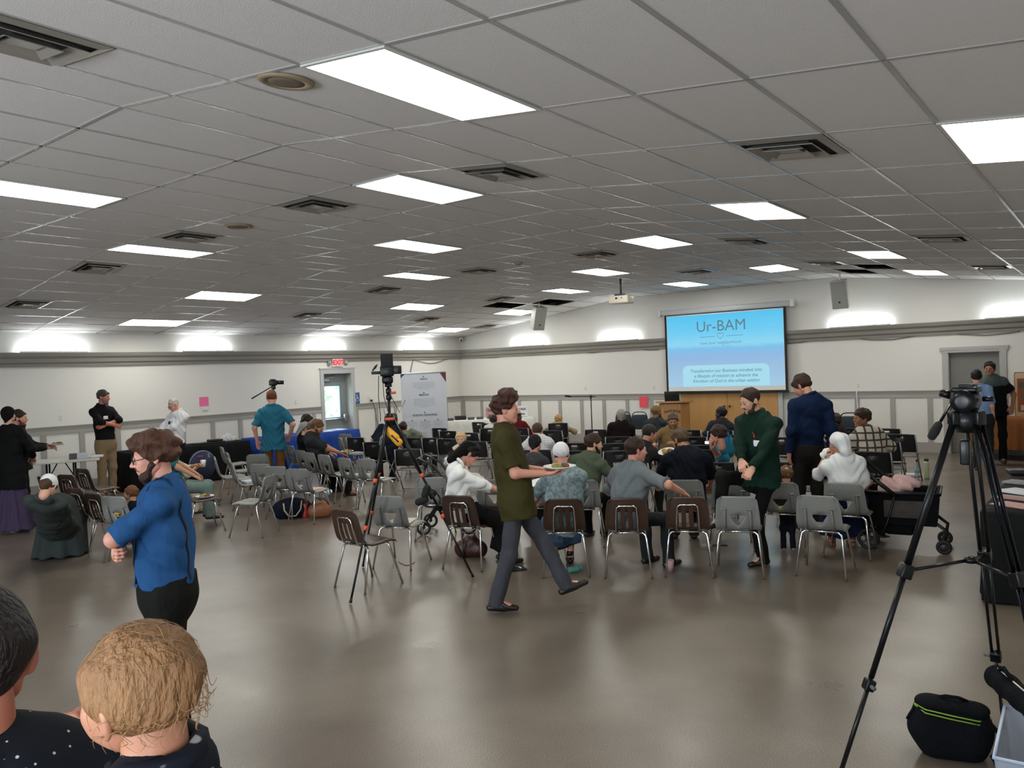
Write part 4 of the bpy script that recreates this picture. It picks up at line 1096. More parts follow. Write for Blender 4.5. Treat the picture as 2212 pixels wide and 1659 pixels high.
I = person('heavyset man in dark green sweater, hands clasped on his raised knee', (1612, 840), 8.3, 212, pelvis=(1632, 8.4), H=1.80, ha=238, pitch=22, tone='fair', vox=.011, hvox=.0045, build=1.12,
    arms=(('px', 1613, 1020, 7.95), ('px', 1594, 1018, 7.95)), elbow=((-.9, -.3, -.4), (.9, -.3, -.4)), hcurl=(65, 60),
    feet={'z': .87, 'f': ((-.05, .06, .075), (.20, .40, .50)), 'p': (0.1, 1, .35)}, foot=((.3, 1, 0), (0.1, 1, -.1)),
    hair=hv(HB, t=.008, front=.088, side=-.03, noise=.0015, back=-.06), beard={'name': 'brown', 'col': '3a271c', 'len': .02},
    shirt={'mat': cloth('dark_green_knit', '17372c', bump=.25, bscale=30), 'sleeve': 1.93, 'hem': -.05, 'belly': 1.16, 'folds': .008, 'collar': True}, pants=blackpants, shoes='1c1614')
name_tag(I, -.085, .33, .085, .062, ydepth=.148)
p = I['TP'](-.06, .142, .40); R = I['R3']
MB().add([tuple(p+R[0]*x+R[2]*z+R[1]*.002) for x, z in ((.0, -.025), (.02, -.02), (.014, .0), (.03, .03), (.004, .008))]+[tuple(p+R[0]*x+R[2]*z-R[1]*.004) for x, z in ((.0, -.025), (.02, -.02), (.014, .0), (.03, .03), (.004, .008))], [(0, 1, 2, 3, 4), (9, 8, 7, 6, 5), (0, 5, 6, 1), (1, 6, 7, 2), (2, 7, 8, 3), (3, 8, 9, 4), (4, 9, 5, 0)]).obj('sweater_emblem', mat('red_stitching', '9c3524', .7), I['o'])
GREEN = I
I = person('tall young man in navy long-sleeved shirt standing with his back to us, looking down left', (1722, 813), 9.9, -12, pelvis=(1738, 9.95), H=1.86, ha=-62, pitch=32, tone='pink', vox=.012, hvox=.005, build=1.0,
    arms=('side', 'side'), hair=hv(HBR, name='brown', col='45301f', t=.016, front=.06, side=-.035, back=-.05), shirt={'mat': cloth('navy_cotton', '14284c'), 'sleeve': 1.93, 'hem': -.03, 'folds': .006}, pants={'mat': cloth('taupe_trousers', '2e2a28')}, shoes='151515')
I = person('dark-haired man in grey and black polo standing before the grey door, facing us', (2137, 782), 16.8, 172, pelvis=(2146, 16.8), H=1.88, ha=188, tone='tan', arms=((-.24, .08, .06), (.16, .16, -.02)), hair=hv(HBK, t=.012, front=.075), build=1.1,
    shirt={'mat': cloth('black_polo', '17181a'), 'sleeve': .75, 'hem': -.1}, pants=blackpants, shoes='131313')
DOORMAN = I
R = I['R3']; T_ = I['TP']; pr = [Prim(T_(0, .0, .40), T_(0, .0, .46), .150*I['ws']+.022, .150*I['ws']+.02, R=R, sq=(1.03, .74, 1), fa=True), Prim(I['sh'][0], I['sh'][1], .042*I['ws']+.024, k=.05)]
pr += [Prim(I['sh'][i], I['sh'][i]+(I['E'][i]-I['sh'][i])*.78, .045*I['s']+.021, .05*I['s']+.02, fb=True) for i in (0, 1)]
nobj('shirt_yoke', [(*sdf_mesh(pr, .014, .04), 0)], [cloth('grey_green_yoke', '5d6a68')], I['o'])
I = person('man in light blue short-sleeved shirt with his back to us, behind the tall tripod head', (2108, 800), 15.7, 8, pelvis=(2118, 15.7), H=1.72, tone='fair', arms=('side', 'side'), hair=hv(HBK, t=.014, back=-.06), shirt={'mat': cloth('light_blue_cotton', '7c97c2'), 'sleeve': .9, 'hem': -.02}, pants={'mat': cloth('grey_slacks', '36363a')}, shoes='3b2a20')
I = person('man with long grey beard, black shirt and khaki trousers, arms crossed by the left wall', (222, 843), 16.5, 150, H=1.82, ha=112, pitch=8, tone='red', arms=('cross', 'cross'), hair=hv(HB, name='greying', col='3b352f', t=.012), beard={'name': 'long_grey', 'col': '6f675e', 'len': .15}, shirt={'mat': cloth('black_shirt', '151618'), 'sleeve': 1.3, 'hem': .045, 'folds': .003}, pants={'mat': cloth('khaki_cotton', '9a8364'), 'w': 1.15}, shoes='4a3524')
name_tag(I, .03, .38, .085, .06, ydepth=.14)
I = person('balding white-haired man in white dress shirt and glasses looking down at the black table', (368, 862), 15.6, 232, H=1.70, ha=250, pitch=28, tone='pink', build=1.12, arms=((-.02, .36, .18), (.08, .34, .17)), hair={'name': 'white', 'col': 'b9b2a8', 't': .006, 'front': .11, 'side': -.02, 'back': -.06}, glasses='2b2523', shirt={'mat': cloth('white_dress_shirt', 'c9c9cc'), 'sleeve': 1.9, 'hem': -.02, 'belly': 1.25}, pants=blackpants, shoes='121212')
name_tag(I, -.05, .36, .05, .06, col='26304f', ydepth=.19)
I = person('red-haired man in teal short-sleeved shirt and tan trousers with his back to us', (585, 843), 14.6, 3, H=1.86, pitch=8, tone='pink', vox=.012, arms=((-.26, .02, -.02), (.26, .06, .06)), hair={'name': 'ginger', 'col': '6a3a22', 't': .009, 'back': -.05, 'noise': .0015}, shirt={'mat': cloth('teal_shirt', '2e7590', bump=.6, bscale=7), 'sleeve': .86, 'hem': -.17, 'flare': .03, 'folds': .011}, pants={'mat': cloth('tan_corduroy', '8a5f32')}, shoes='2a1f16')
I = person('woman in black top, black head scarf and long purple skirt at the left edge', (14, 880), 13.4, 25, H=1.74, tone='fair', female=True, arms=((-.2, .2, .1), (.2, .25, .12)), hair=None, cover=[{'kind': 'kerchief', 'mat': cloth('black_scarf', '121214')}], shirt={'mat': cloth('black_jersey', '111214'), 'sleeve': 1.9, 'hem': -.28, 'flare': .05, 'collar': False}, skirt={'mat': cloth('purple_skirt', '4f4260', bump=.5, bscale=8), 'r': .30, 'z': .05}, shoes='8a7a66')
I = person('man with long reddish beard holding a plate beside the woman in purple skirt', (37, 886), 13.9, 100, H=1.75, pitch=5, tone='pink', arms=((-.05, .36, .24), (.05, .36, .22)), hair=hv(HB, t=.01), beard={'name': 'reddish', 'col': '5a3826', 'len': .13}, shirt={'mat': cloth('dark_grey_shirt', '2c2c30'), 'sleeve': 1.9, 'hem': -.1}, pants=blackpants, shoes='121212')
BEARD2 = I
# --- crouching woman, left
P_ = at(106, 1212, 0)
I = person('woman in long grey-green dress and white bonnet crouching with her back to us', (101, 1037), 10.05, 12, seat=(P_[0]-.16, P_[1]+.20, .22), H=1.66, ha=20, pitch=60, tone='fair', female=True, build=1.12, arms=((-.12, .36, .05), (.14, .36, .05)), elbow=((-.1, -.2, -1), (.1, -.2, -1)), legs=((-.12, .26, .08), (.12, .26, .08)), bend=.35,
    cover=[{'kind': 'cap', 'mat': whitecap}], hair=hv(HBR, t=.008, back=-.10, neck=.03), shirt={'mat': cloth('grey_green_dress', '3f4644', bump=.5, bscale=7), 'sleeve': 1.9, 'hem': -.10, 'flare': .06, 'collar': False, 'belly': 1.15}, skirt={'mat': cloth('grey_green_dress', '3f4644'), 'z': .02}, shoes='1a1a1a')
R_ = np.eye(3); pl = I['pel']
nobj('skirt_back', [(*sdf_mesh([Prim(pl+A(0, .02, .25), A(pl[0], pl[1]-.02, .01), .20, .30, R=R_, sq=(1, .8, 1), fb=True)], .014, .05, lambda P: .012*np.sin(np.arctan2(P[..., 0]-pl[0], P[..., 1]-pl[1])*8)*np.clip(1-P[..., 2], 0, 1)), 0)], [cloth('grey_green_dress', '3f4644')], I['o'])
# --- left block
P_ = atd(374, 12.5)
I = person('seated person in teal top and pale grey-green jeans, mostly hidden behind the blue-shirted man', (340, 931), 12.5, 96, seat=(P_[0], P_[1], .45), H=1.72, ha=100, tone='mid', female=True, arms=((-.1, .3, .12), (.10, .30, .10)), legs=((-.05, .40, .13), (.18, .45, .13)), hair=hv(HB, t=.02, neck=.12), shirt={'mat': cloth('teal_blouse', '1f6f7a'), 'sleeve': .8, 'hem': -.08}, pants={'mat': cloth('sage_denim', '7f9490', bump=.5), 'w': 1.25}, shoes='141414')
P_ = atd(362, 13.4)
I = person('person in cream sleeves holding a white cup, almost hidden by the blue-shirted man', (366, 962), 13.3, 90, seat=(P_[0], P_[1], .42), H=1.5, tone='mid', arms=((.06, .42, .28), (.10, .42, .24)), hair=hv(HB), hcurl=(60, 60), shirt={'mat': cloth('cream_blouse', 'cfc6b4'), 'sleeve': 1.5, 'hem': -.05}, pants={'mat': cloth('cream_blouse', 'cfc6b4')}, shoes='3a3028')
CUPP = I
P_ = atd(290, 11.0)
I = person('toddler with reddish brown hair sitting low behind the blue-shirted man', (274, 1050), 11.0, 300, seat=(P_[0], P_[1], .12), H=.85, child=True, tone='fair', arms=((-.1, .3, .1), (.15, .28, .1)), legs=((-.1, .32, .08), (.1, .32, .08)), hair=hv(HBR, name='reddish_brown', col='6a4326', t=.008), shirt={'mat': cloth('navy_jersey', '1c2438'), 'sleeve': 1.2, 'hem': -.05, 'collar': False}, pants={'mat': cloth('navy_jersey', '1c2438')}, shoes='2a2a2a')
I = person('bearded man in charcoal shirt seated facing right, eating from a plate on his lap', (686, 908), None, 92, seat='R3', H=1.80, ha=98, pitch=28, tone='tan', build=1.1, arms=((-.06, .33, .12), (.08, .36, .13)), bend=.5, hair=hv(HBR, t=.014, name='light_brown', col='5b4128'), beard={'name': 'brown_short', 'col': '3d2a1c', 'len': .025}, shirt={'mat': cloth('charcoal_cotton', '2e3135'), 'sleeve': .9, 'hem': -.1}, pants={'mat': cloth('olive_black_trousers', '25241f')}, shoes='5a3a28')
CHAR = I
I = person('woman in black top and grey veil seated facing right beside the charcoal-shirted man', (662, 914), None, 92, seat='R2', H=1.66, ha=95, pitch=25, tone='fair', female=True, arms=('lap', (.1, .4, .12)), bend=.4, hair=hv(HB, name='greyish_brown', col='5b4b3c', t=.012), cover=[{'kind': 'veil', 'mat': cloth('grey_veil', '9a9c9c', .7), 'len': .16, 'y': -.02}], shirt={'mat': cloth('black_jersey', '111214'), 'sleeve': 1.9, 'hem': -.1, 'collar': False}, skirt={'mat': cloth('black_skirt', '141416')}, shoes='1a1a1a')
I = person('dark-haired person seated farthest back beside the grey veil, face toward the right', (661, 897), None, 85, seat='R1', H=1.72, ha=110, pitch=10, tone='mid', arms=('lap', 'plate'), hair=hv(HBK, t=.02, neck=.05), shirt={'mat': cloth('dark_plum', '2a2026'), 'sleeve': 1.5, 'hem': -.1}, pants=blackpants, shoes='161616')
I = person('broad man in navy shirt seated with his back to us behind the suspended-camera tripod', (845, 894), None, 12, seat='k2', H=1.84, ha=8, tone='fair', build=1.25, arms=((-.12, .3, .1), (.3, .25, .1)), hair=hv(HBK, name='brown_black', col='241c17', t=.009, back=-.05), shirt={'mat': cloth('navy_shirt', '1c2534'), 'sleeve': .9, 'hem': -.1, 'belly': 1.1}, pants=charpants, shoes='171717')
P_ = at(878, 960, .75)
I = person('person in pale green shirt partly hidden in front of the broad navy-shirted man', (866, 912), 15.9, 15, seat=(P_[0]-.95, P_[1]+1.45, .45), H=1.65, ha=20, tone='fair', arms=('lap', 'lap'), hair=hv(HB, t=.012), shirt={'mat': cloth('pale_green_cotton', '8fa08c'), 'sleeve': 1.2, 'hem': -.1}, pants=charpants, shoes='171717')
I = person('blond little girl in cream floral pinafore with open mouth, holding a white cloth', (990, 934), 13.6, 196, H=1.0, child=True, female=True, ha=192, tone='fair', vox=.011, arms=((-.22, .05, .02), (.34, .22, .10)), hair=hv(HBL, name='pale_blond', col='c9ae84', t=.012, side=-.06, neck=.06, noise=.002), hcurl=(20, 70), headscale=1.02,
    shirt={'mat': cloth('brown_jersey', '3a2a22'), 'sleeve': 1.9, 'hem': -.05, 'collar': False}, skirt={'mat': two_tone('cream_floral', 'cabfae', '8a7a6c', 'dots', 38, .10, .16), 'r': .24, 'z': .32}, shoes='2a2622')
TOD = I
pr = [Prim(I['TP'](0, 0, .12), I['TP'](0, 0, .46), .15*I['ws']+.03, .14*I['ws']+.03, R=I['R3'], sq=(1.03, .75, 1), fb=False)]+[Prim(I['sh'][i], I['sh'][i]+(I['E'][i]-I['sh'][i])*.35, .05, .058, fb=True) for i in (0, 1)]
nobj('pinafore', [(*sdf_mesh(pr, .009, .02), 0)], [_mc['cream_floral']], I['o'])
v, q = quadball((0, .0915, -.06), (.016, .006, .017), 6); nobj('open_mouth', [((v*I['hs'])@I['Hm'].T+I['ho'], q, 0)], [mat('mouth_dark', '3a1512', .5)], I['o'])
# --- the circle in the middle
I = person('woman in white blouse and black head scarf bent over her food', (1024, 962), None, 78, seat='BR2', H=1.68, ha=85, pitch=48, tone='pink', female=True, vox=.011, hvox=.005, arms=((-.02, .42, .18), (.10, .45, .16)), bend=.8, hcurl=(40, 40),
    hair=hv(HBK, name='black_long', col='0f0d0e', t=.016, neck=.10, side=-.06), cover=[{'kind': 'veil', 'mat': cloth('black_scarf', '121214'), 'len': .20, 'w': .06, 'y': .03}], shirt={'mat': two_tone('white_spotted_cotton', 'e4e5e3', 'a0a6aa', 'dots', 26, .10, .16), 'sleeve': 1.45, 'hem': -.12, 'folds': .012}, skirt={'mat': cloth('black_skirt', '141416'), 'z': .14}, shoes='1b1416')
BLOUSE = I
I = person('woman in lacy blue-grey cape dress and white net bonnet seated with her back to us', (1203, 963), None, -4, seat='BR3', H=1.62, ha=-10, pitch=38, tone='pink', female=True, vox=.011, hvox=.005, build=1.22, arms=((-.30, .34, .12), (.2, .4, .12)), bend=.85, hair=hv(HB, name='grey_brown', col='3a2f28', t=.008),
    cover=[{'kind': 'cap', 'mat': whitecap}], shirt={'mat': two_tone('blue_grey_lace', '6d7f86', '8a9a9e', 'blotch', 30, .42, .55), 'sleeve': 1.6, 'hem': -.14, 'folds': .008, 'collar': False}, skirt={'mat': cloth('blue_cotton_skirt', '4a6684'), 'z': .22}, shoes='121214', legs=((-.09, .25, .075), (.08, .36, .075)))
CAPE = I
I = person('bearded young man in sage green overshirt seated, looking right', (1276, 937), None, 22, seat='GR8', H=1.74, ha=72, pitch=8, tone='fair', vox=.012, hvox=.005, arms=((-.2, .3, .12), (.25, .32, .12)), bend=.3, hair=hv(HB, name='dark_chestnut', col='38261c', t=.010), beard={'name': 'black_brown', 'col': '17100d', 'len': .04}, shirt={'mat': cloth('sage_cotton', '5a6653'), 'sleeve': 1.9, 'hem': -.12}, pants=blackpants, shoes='26211d')
I = person('man in heather grey shirt leaning right with one bare forearm over the next chair back', (1366, 946), 8.0, 42, seat='BR4', H=1.80, ha=66, pitch=5, tone='pink', vox=.011, hvox=.0045, build=1.05, arms=((-.2, .32, .14), ('px', 1466, 1064, 7.85)), elbow=(None, (.3, -.9, .35)), hcurl=(30, 70), hair=hv(HB, t=.011, back=-.055), shirt={'mat': cloth('heather_grey', '7f878b', bump=.5, bscale=8), 'sleeve': .95, 'hem': -.14, 'folds': .010}, pants={'mat': cloth('dark_slate_denim', '30353a')}, legs=((-.1, .4, .075), (.16, .42, .075)), shoes='141516')
GREYM = I
I = person('bearded man in navy T-shirt seated with his back to us, hunched over his plate', (1459, 928), None, -6, seat='GR4', H=1.78, ha=-48, pitch=24, tone='mid', vox=.011, hvox=.005, build=1.22, arms=((-.28, .34, .10), (.3, .3, .06)), bend=.7, hair=hv(HBR, name='sandy_brown', col='54402e', t=.012), beard={'name': 'brown', 'col': '3a271c', 'len': .03}, shirt={'mat': cloth('navy_tee', '161a28'), 'sleeve': .95, 'hem': -.12, 'collar': False}, pants=charpants, shoes='151515')
I = person('balding man in dark grey shirt seated, turned away to the right', (1402, 918), None, 30, seat='n4', H=1.76, ha=58, pitch=22, tone='mid', arms=((-.1, .4, .16), (.25, .42, .18)), bend=.5, hair=hv(HB, name='dark_greying', col='2f2a27', t=.008, front=.122, side=-.03, noise=.001), shirt={'mat': cloth('dark_grey_cotton', '34363a'), 'sleeve': 1.3, 'hem': -.1}, pants=charpants, shoes='151515')
I = person('man with grey hair and moustache in tan shirt facing us beside the lectern', (1449, 894), None, 182, seat='n13', H=1.76, ha=176, pitch=12, tone='tan', arms=((-.1, .34, .2), (.25, .40, .2)), hair=hv(HB, name='grey_brown_short', col='564a3f', t=.014), beard={'name': 'grey_brown_short', 'col': '564a3f', 'len': .005}, shirt={'mat': cloth('tan_twill', '8a7048'), 'sleeve': 1.2, 'hem': -.1}, pants=charpants, shoes='2a211a')
I = person('blond man in dark grey shirt seated left of the lectern, back to us', (1413, 877), None, 20, seat='n14', H=1.80, ha=45, tone='tan', arms=('lap', 'lap'), hair=hv(HBL, name='dark_blond', col='7d6034', t=.011, back=-.05), beard={'name': 'dark_brown', 'col': '2c1d16', 'len': .02}, shirt={'mat': cloth('slate_shirt', '3b4044'), 'sleeve': .9, 'hem': -.1}, pants=charpants, shoes='151515')
I = person('elderly person in white net cap, dark maroon jacket and orange collar, back to us', (1338, 885), None, 0, seat='n1', H=1.68, pitch=4, tone='mid', female=True, build=1.25, arms=('lap', 'lap'), hair=hv(HB, name='grey', col='6a655f', t=.006), cover=[{'kind': 'kerchief', 'mat': cloth('pale_grey_cap', 'a6a8a6', .7)}], shirt={'mat': cloth('dark_maroon', '251518'), 'sleeve': 1.9, 'hem': -.1, 'cm': cloth('orange_collar', 'a8642c')}, pants=blackpants, shoes='151515')
I = person('dark-skinned man in slate shirt seated before the wooden door, looking left', (1555, 880), None, -15, seat='n15', H=1.80, ha=-58, tone='brown', arms=('lap', 'lap'), hair=hv(HBK, name='jet_black', col='121011', t=.013, noise=.002), beard={'name': 'jet_black', 'col': '121011', 'len': .02}, shirt={'mat': cloth('slate_blue_grey', '33383f'), 'sleeve': .9, 'hem': -.1}, pants=charpants, shoes='151515')
I = person('young man in cyan polo shirt leaning left with a hand at his mouth', (1545, 920), 10.4, -72, seat='n12', H=1.72, ha=-70, pitch=10, tone='pink', vox=.012, hvox=.005, arms=('mouth', 'lap'), elbow=((-.2, .35, -1), None), bend=.4, hair=hv(HB, t=.018, side=-.035, front=.06), shirt={'mat': cloth('cyan_polo', '2e93b8', bump=.4), 'sleeve': .8, 'hem': -.1, 'collar': False}, pants=charpants, shoes='1a1a1a')
CYAN = I
I = person('man in plum shirt and wire glasses seated facing left', (1796, 894), None, -75, seat='o2', H=1.80, ha=-80, pitch=8, tone='pink', hvox=.005, arms=('lap', 'plate'), bend=.4, hair=hv(HBR, name='dark_chestnut', col='3f2a1c', t=.018, side=-.04), glasses='4a4440', shirt={'mat': cloth('plum_shirt', '2d2029'), 'sleeve': 1.9, 'hem': -.1}, pants=charpants, shoes='151515')
I = person('young man in cream and black plaid shirt seated, looking left over his shoulder', (1860, 884), None, -20, seat='o6', H=1.80, ha=-118, tone='tan', hvox=.005, vox=.012, arms=((-.15, .3, .12), (.2, .3, .12)), bend=.35, hair=hv(HBR, name='dark_chestnut', col='3f2a1c', t=.018, front=.06, side=-.02), shirt={'mat': two_tone('cream_black_plaid', 'c9c2b6', '4a443c', 'plaid', 3.2, .80, .92), 'sleeve': 1.9, 'hem': -.1}, pants=charpants, shoes='151515')
I = person('woman in white short-sleeved dress and white hanging head scarf seated with her back to us', (1803, 936), None, -14, seat='GR7', H=1.66, ha=-38, pitch=14, tone='mid', female=True, vox=.011, hvox=.005, build=1.12, arms=(('px', 1776, 988, 9.05), (.16, .28, .08)), elbow=((-.35, .2, -1), (.3, -.5, -1)), hcurl=(60, 25), hair=hv(HB, t=.010), cover=[{'kind': 'veil', 'mat': cloth('white_scarf', 'd6d8da', .8), 'len': .12, 'w': .065, 'y': .035}], shirt={'mat': cloth('white_jersey', 'd3d5d4', bump=.3), 'sleeve': .88, 'hem': -.16, 'collar': False, 'folds': .009}, skirt={'mat': cloth('navy_skirt', '1a2444'), 'z': .12}, shoes='7a4c36')
WHITE = I
I = person('brown-haired toddler standing behind a grey chair with a plate, dark clothes', (1690, 1006), 8.95, -10, H=.86, child=True, ha=-35, tone='fair', hvox=.006, vox=.010, arms=((-.15, .2, .1), (.15, .2, .1)), hair=hv(HBR, name='light_chestnut', col='6b4f34', t=.007, back=-.03), shirt={'mat': cloth('charcoal_jersey', '26282e'), 'sleeve': 1.9, 'hem': -.06, 'collar': False}, pants={'mat': cloth('navy_toddler', '181c28')}, shoes='a86a48')
P_ = atd(1862, 9.6)
I = person('fair-haired small child between the white dress and the black wagon, only the head showing', (1858, 1016), 9.5, 60, seat=(P_[0], P_[1], .2), H=.86, child=True, tone='fair', arms=((-.1, .25, .1), (.1, .25, .1)), legs=((-.1, .3, .08), (.1, .3, .08)), hair=hv(HBL, name='fair', col='9a7a52', t=.006), shirt={'mat': cloth('brown_check', '4a342a'), 'sleeve': 1.5, 'hem': -.06, 'collar': False}, pants={'mat': cloth('brown_check', '4a342a')}, shoes='5a4636')
# --- farther rows
I = person('short-haired man in white checked shirt seated with his back to us, beyond the grey bonnet', (1157, 914), None, 8, seat='m6', H=1.80, ha=20, pitch=12, tone='mid', build=1.15, arms=('lap', 'lap'), bend=.4, hair=hv(HBR, name='buzz_brown', col='4a3526', t=.007, back=-.05, noise=.001), shirt={'mat': two_tone('white_check', 'cfcfcf', 'b2b4b8', 'plaid', 9, .8, .95), 'sleeve': .95, 'hem': -.12}, pants=charpants, shoes='151515')
I = person('woman in charcoal bonnet and dark floral dress behind the plate of the walking man', (1151, 941), None, 10, seat='GR10', H=1.55, ha=18, pitch=22, tone='pink', female=True, hvox=.005, arms=('lap', 'lap'), bend=.4, hair=hv(HB, name='grey_brown', col='3a2f28', t=.006), cover=[{'kind': 'kerchief', 'mat': cloth('charcoal_bonnet', '2c2e32')}], shirt={'mat': two_tone('dark_floral', '3a3a3c', '98958e', 'dots', 40, .10, .18), 'sleeve': 1.5, 'hem': -.12, 'collar': False}, skirt={'mat': _mc['dark_floral'], 'z': .2}, shoes='1a1a1a')
I = person('blond boy in tan shirt with dark suspenders near the far wall, back to us', (1203, 897), None, 6, seat='m7', H=1.62, ha=25, pitch=10, tone='fair', arms=((-.2, .25, .1), (.25, .25, .08)), bend=.4, hair=hv(HBL, t=.022, side=-.04, back=-.06), shirt={'mat': cloth('tan_linen', 'a89878'), 'sleeve': 1.8, 'hem': -.05}, pants=blackpants, shoes='1c1714')
BOY = I
I = person('person in dark red shirt mostly hidden behind the face of the walking man', (1112, 888), None, 20, seat='h1', H=1.76, ha=60, tone='brown', arms=('lap', 'lap'), hair=hv(HBK, t=.012), shirt={'mat': cloth('dark_red', '6a1c20'), 'sleeve': 1.5, 'hem': -.1}, pants=charpants, shoes='151515')
I = person('person in white shirt hidden behind the walking man, only a shoulder showing', (1062, 897), None, 20, seat='h2', H=1.72, tone='fair', arms=('lap', 'lap'), hair=hv(HB), shirt={'mat': cloth('white_cotton', 'c9cacc'), 'sleeve': .9, 'hem': -.1}, pants=charpants, shoes='151515')
# suspenders: flat bands laid on the shirt
from mathutils.bvhtree import BVHTree
def strap(I, pts, w, m, nm='suspender'):
    sh = [c for c in I['o'].children if c.name.startswith('shirt') and not c.name.startswith('shirt_')][0].data
    tree = BVHTree.FromPolygons([v.co for v in sh.vertices], [tuple(p.vertices) for p in sh.polygons])
    V = []; R = I['R3']
    P3 = []
    for x, side, z in pts:
        if side: o_ = I['TP'](x, side*.6, z); d = -side*R[1]
        else: o_ = I['TP'](x, z, .9); d = -R[2]
        h, n, _, _ = tree.ray_cast(Vector(o_), Vector(d))
        if h is None: continue
        P3.append((np.array(h)+np.array(n)*.004, np.array(n)))
    for p, n in P3:
        for q in (-w, w): V.append(p+R[0]*q)
        for q in (-w, w): V.append(p+R[0]*q-n*.006)
    F = []
    for k in range(len(P3)-1):
        a = 4*k; F += [(a, a+1, a+5, a+4), (a+2, a+6, a+7, a+3), (a, a+4, a+6, a+2), (a+1, a+3, a+7, a+5)]
    MB().add(V, F, 0, True).obj(nm, m, I['o'])
def straps(I, xt, xb, w, zl):
    m = mat('black_elastic', '111112', .6)
    for sd in (-1, 1):
        pts = [(sd*(xb+(xt-xb)*q), 1, zl+(.44-zl)*q) for q in np.linspace(0, 1, 8)]+[(sd*xt, 0, y) for y in (.05, .02, -.01, -.04)]+[(sd*(xt+(xb-xt)*q), -1, .46+(zl-.46)*q) for q in np.linspace(0, 1, 10)]
        strap(I, pts, w, m)
straps(SUSP, .085, .09, .018, .06)
straps(BOY, .07, .03, .012, .06)
# ------------------------------------------------------------------ things on the walls and under the ceiling
def flat_text(txt, size, T, m, parent, nm, shear=0.0, bold=0.0, align='CENTER'):
    v, f = text_mesh(txt, size, align, shear, 0.0, bold)
    o = MB().add([tuple(T @ p) for p in v], f).obj(nm, m, parent); return o
def glow(name, col, e=1.0):
    m = mat(name, '000000', .8, spec=.0); b = m.node_tree.nodes['Principled BSDF']; b.inputs['Emission Color'].default_value = lin(col); b.inputs['Emission Strength'].default_value = e; return m
# projection screen
SY = -.20
t = thing('projection_screen', 'lowered projection screen showing the blue Ur-BAM slide on the far wall', 'projection screen', (8.6, SY, 0))
caseM = mat('screen_case', 'b9bcbf', .4)
mb = MB(); mb.rbox(-1.62, 1.64, -.05, .07, 3.27, 3.40, .03); mb.obj('screen_case', caseM, t)
mb = MB(); mb.rbox(1.64, 1.72, -.06, .1, 3.255, 3.42, .01); mb.obj('case_end_cap', mat('white_cap', 'e2e0da', .4), t)
mb = MB(); mb.rbox(-1.68, -1.62, -.055, .1, 3.26, 3.41, .01); mb.obj('case_end_cap', mat('white_cap', 'e2e0da', .4), t)
MB().box(-1.53, 1.53, .0, .004, 1.33, 3.27).obj('screen_border', mat('black_masking', '0c1210', .7), t)
MB().box(-1.475, 1.475, -.003, -.001, 1.36, 3.25).obj('screen_cloth', mat('white_screen_cloth', 'dcdcd8', .8), t)
mb = MB(); mb.rbox(-1.55, 1.55, -.015, .02, 1.30, 1.345, .008); mb.rbox(-.04, .04, -.03, .0, 1.315, 1.36, .006); mb.obj('screen_bar', mat('black_masking', '0c1210', .7), t)
sl = mat('slide_image', '000000', .9, spec=0); nt = sl.node_tree; b = nt.nodes['Principled BSDF']
tc = nt.nodes.new('ShaderNodeTexCoord'); sp = nt.nodes.new('ShaderNodeSeparateXYZ'); nt.links.new(tc.outputs['Generated'], sp.inputs[0])
n1 = nt.nodes.new('ShaderNodeTexNoise'); n1.inputs['Scale'].default_value = 7; n1.inputs['Detail'].default_value = 6; nt.links.new(tc.outputs['Generated'], n1.inputs['Vector'])
ad = nt.nodes.new('ShaderNodeMath'); ad.operation = 'MULTIPLY_ADD'; ad.inputs[1].default_value = .10; ad.inputs[2].default_value = -.05; nt.links.new(n1.outputs['Fac'], ad.inputs[0])
a2 = nt.nodes.new('ShaderNodeMath'); nt.links.new(sp.outputs['Z'], a2.inputs[0]); nt.links.new(ad.outputs[0], a2.inputs[1])
rp = nt.nodes.new('ShaderNodeValToRGB'); nt.links.new(a2.outputs[0], rp.inputs[0]); e = rp.color_ramp.elements
e[0].position, e[0].color = 0.0, lin('a3cbe4'); e[1].position, e[1].color = 1.0, lin('58c3f0')
for pz, c in ((.25, '9cc0e0'), (.42, '93b9e2'), (.53, '7fc0ea'), (.58, '8fd6f2'), (.75, '74cdf2')): q = e.new(pz); q.color = lin(c)
nt.links.new(rp.outputs[0], b.inputs['Emission Color']); b.inputs['Emission Strength'].default_value = 1.0
x0, x1, z0, z1 = -1.465, 1.465, 1.46, 3.225
MB().box(x0, x1, -.006, -.004, z0, z1).obj('slide', sl, t)
U = lambda u: x0+(x1-x0)*u
Vv = lambda v: z1-(z1-z0)*v
FT = lambda u, v, d=-.0085: mtx((U(u), d, Vv(v)), (1, 0, 0), (0, 0, 1), (0, -1, 0))
gt = glow('slide_grey_text', '5f8494')
flat_text('Ur-BAM', .37, FT(.485, .235), gt, t, 'slide_title')
mb = MB()
pts = [(16*math.sin(q)**3/16*.085, (13*math.cos(q)-5*math.cos(2*q)-2*math.cos(3*q)-math.cos(4*q))/16*.085) for q in np.linspace(0, 2*math.pi, 40)[:-1]]
mb.tube([(U(.48)+x, -.009, Vv(.30)+z) for x, z in pts], .005, 5, closed=True)
mb.obj('slide_heart', gt, t)
MB().box(U(.30), U(.435), -.009, -.007, Vv(.31)-.005, Vv(.31)+.005).obj('slide_rule', gt, t)
MB().box(U(.53), U(.675), -.009, -.007, Vv(.31)-.005, Vv(.31)+.005).obj('slide_rule', gt, t)
flat_text('love your neighborhood', .105, FT(.48, .415), glow('slide_pale_text', '6fa3b8'), t, 'slide_subtitle', bold=.001)
r = .14; bx0, bx1, bz0, bz1 = U(.135), U(.88), Vv(.995), Vv(.70)
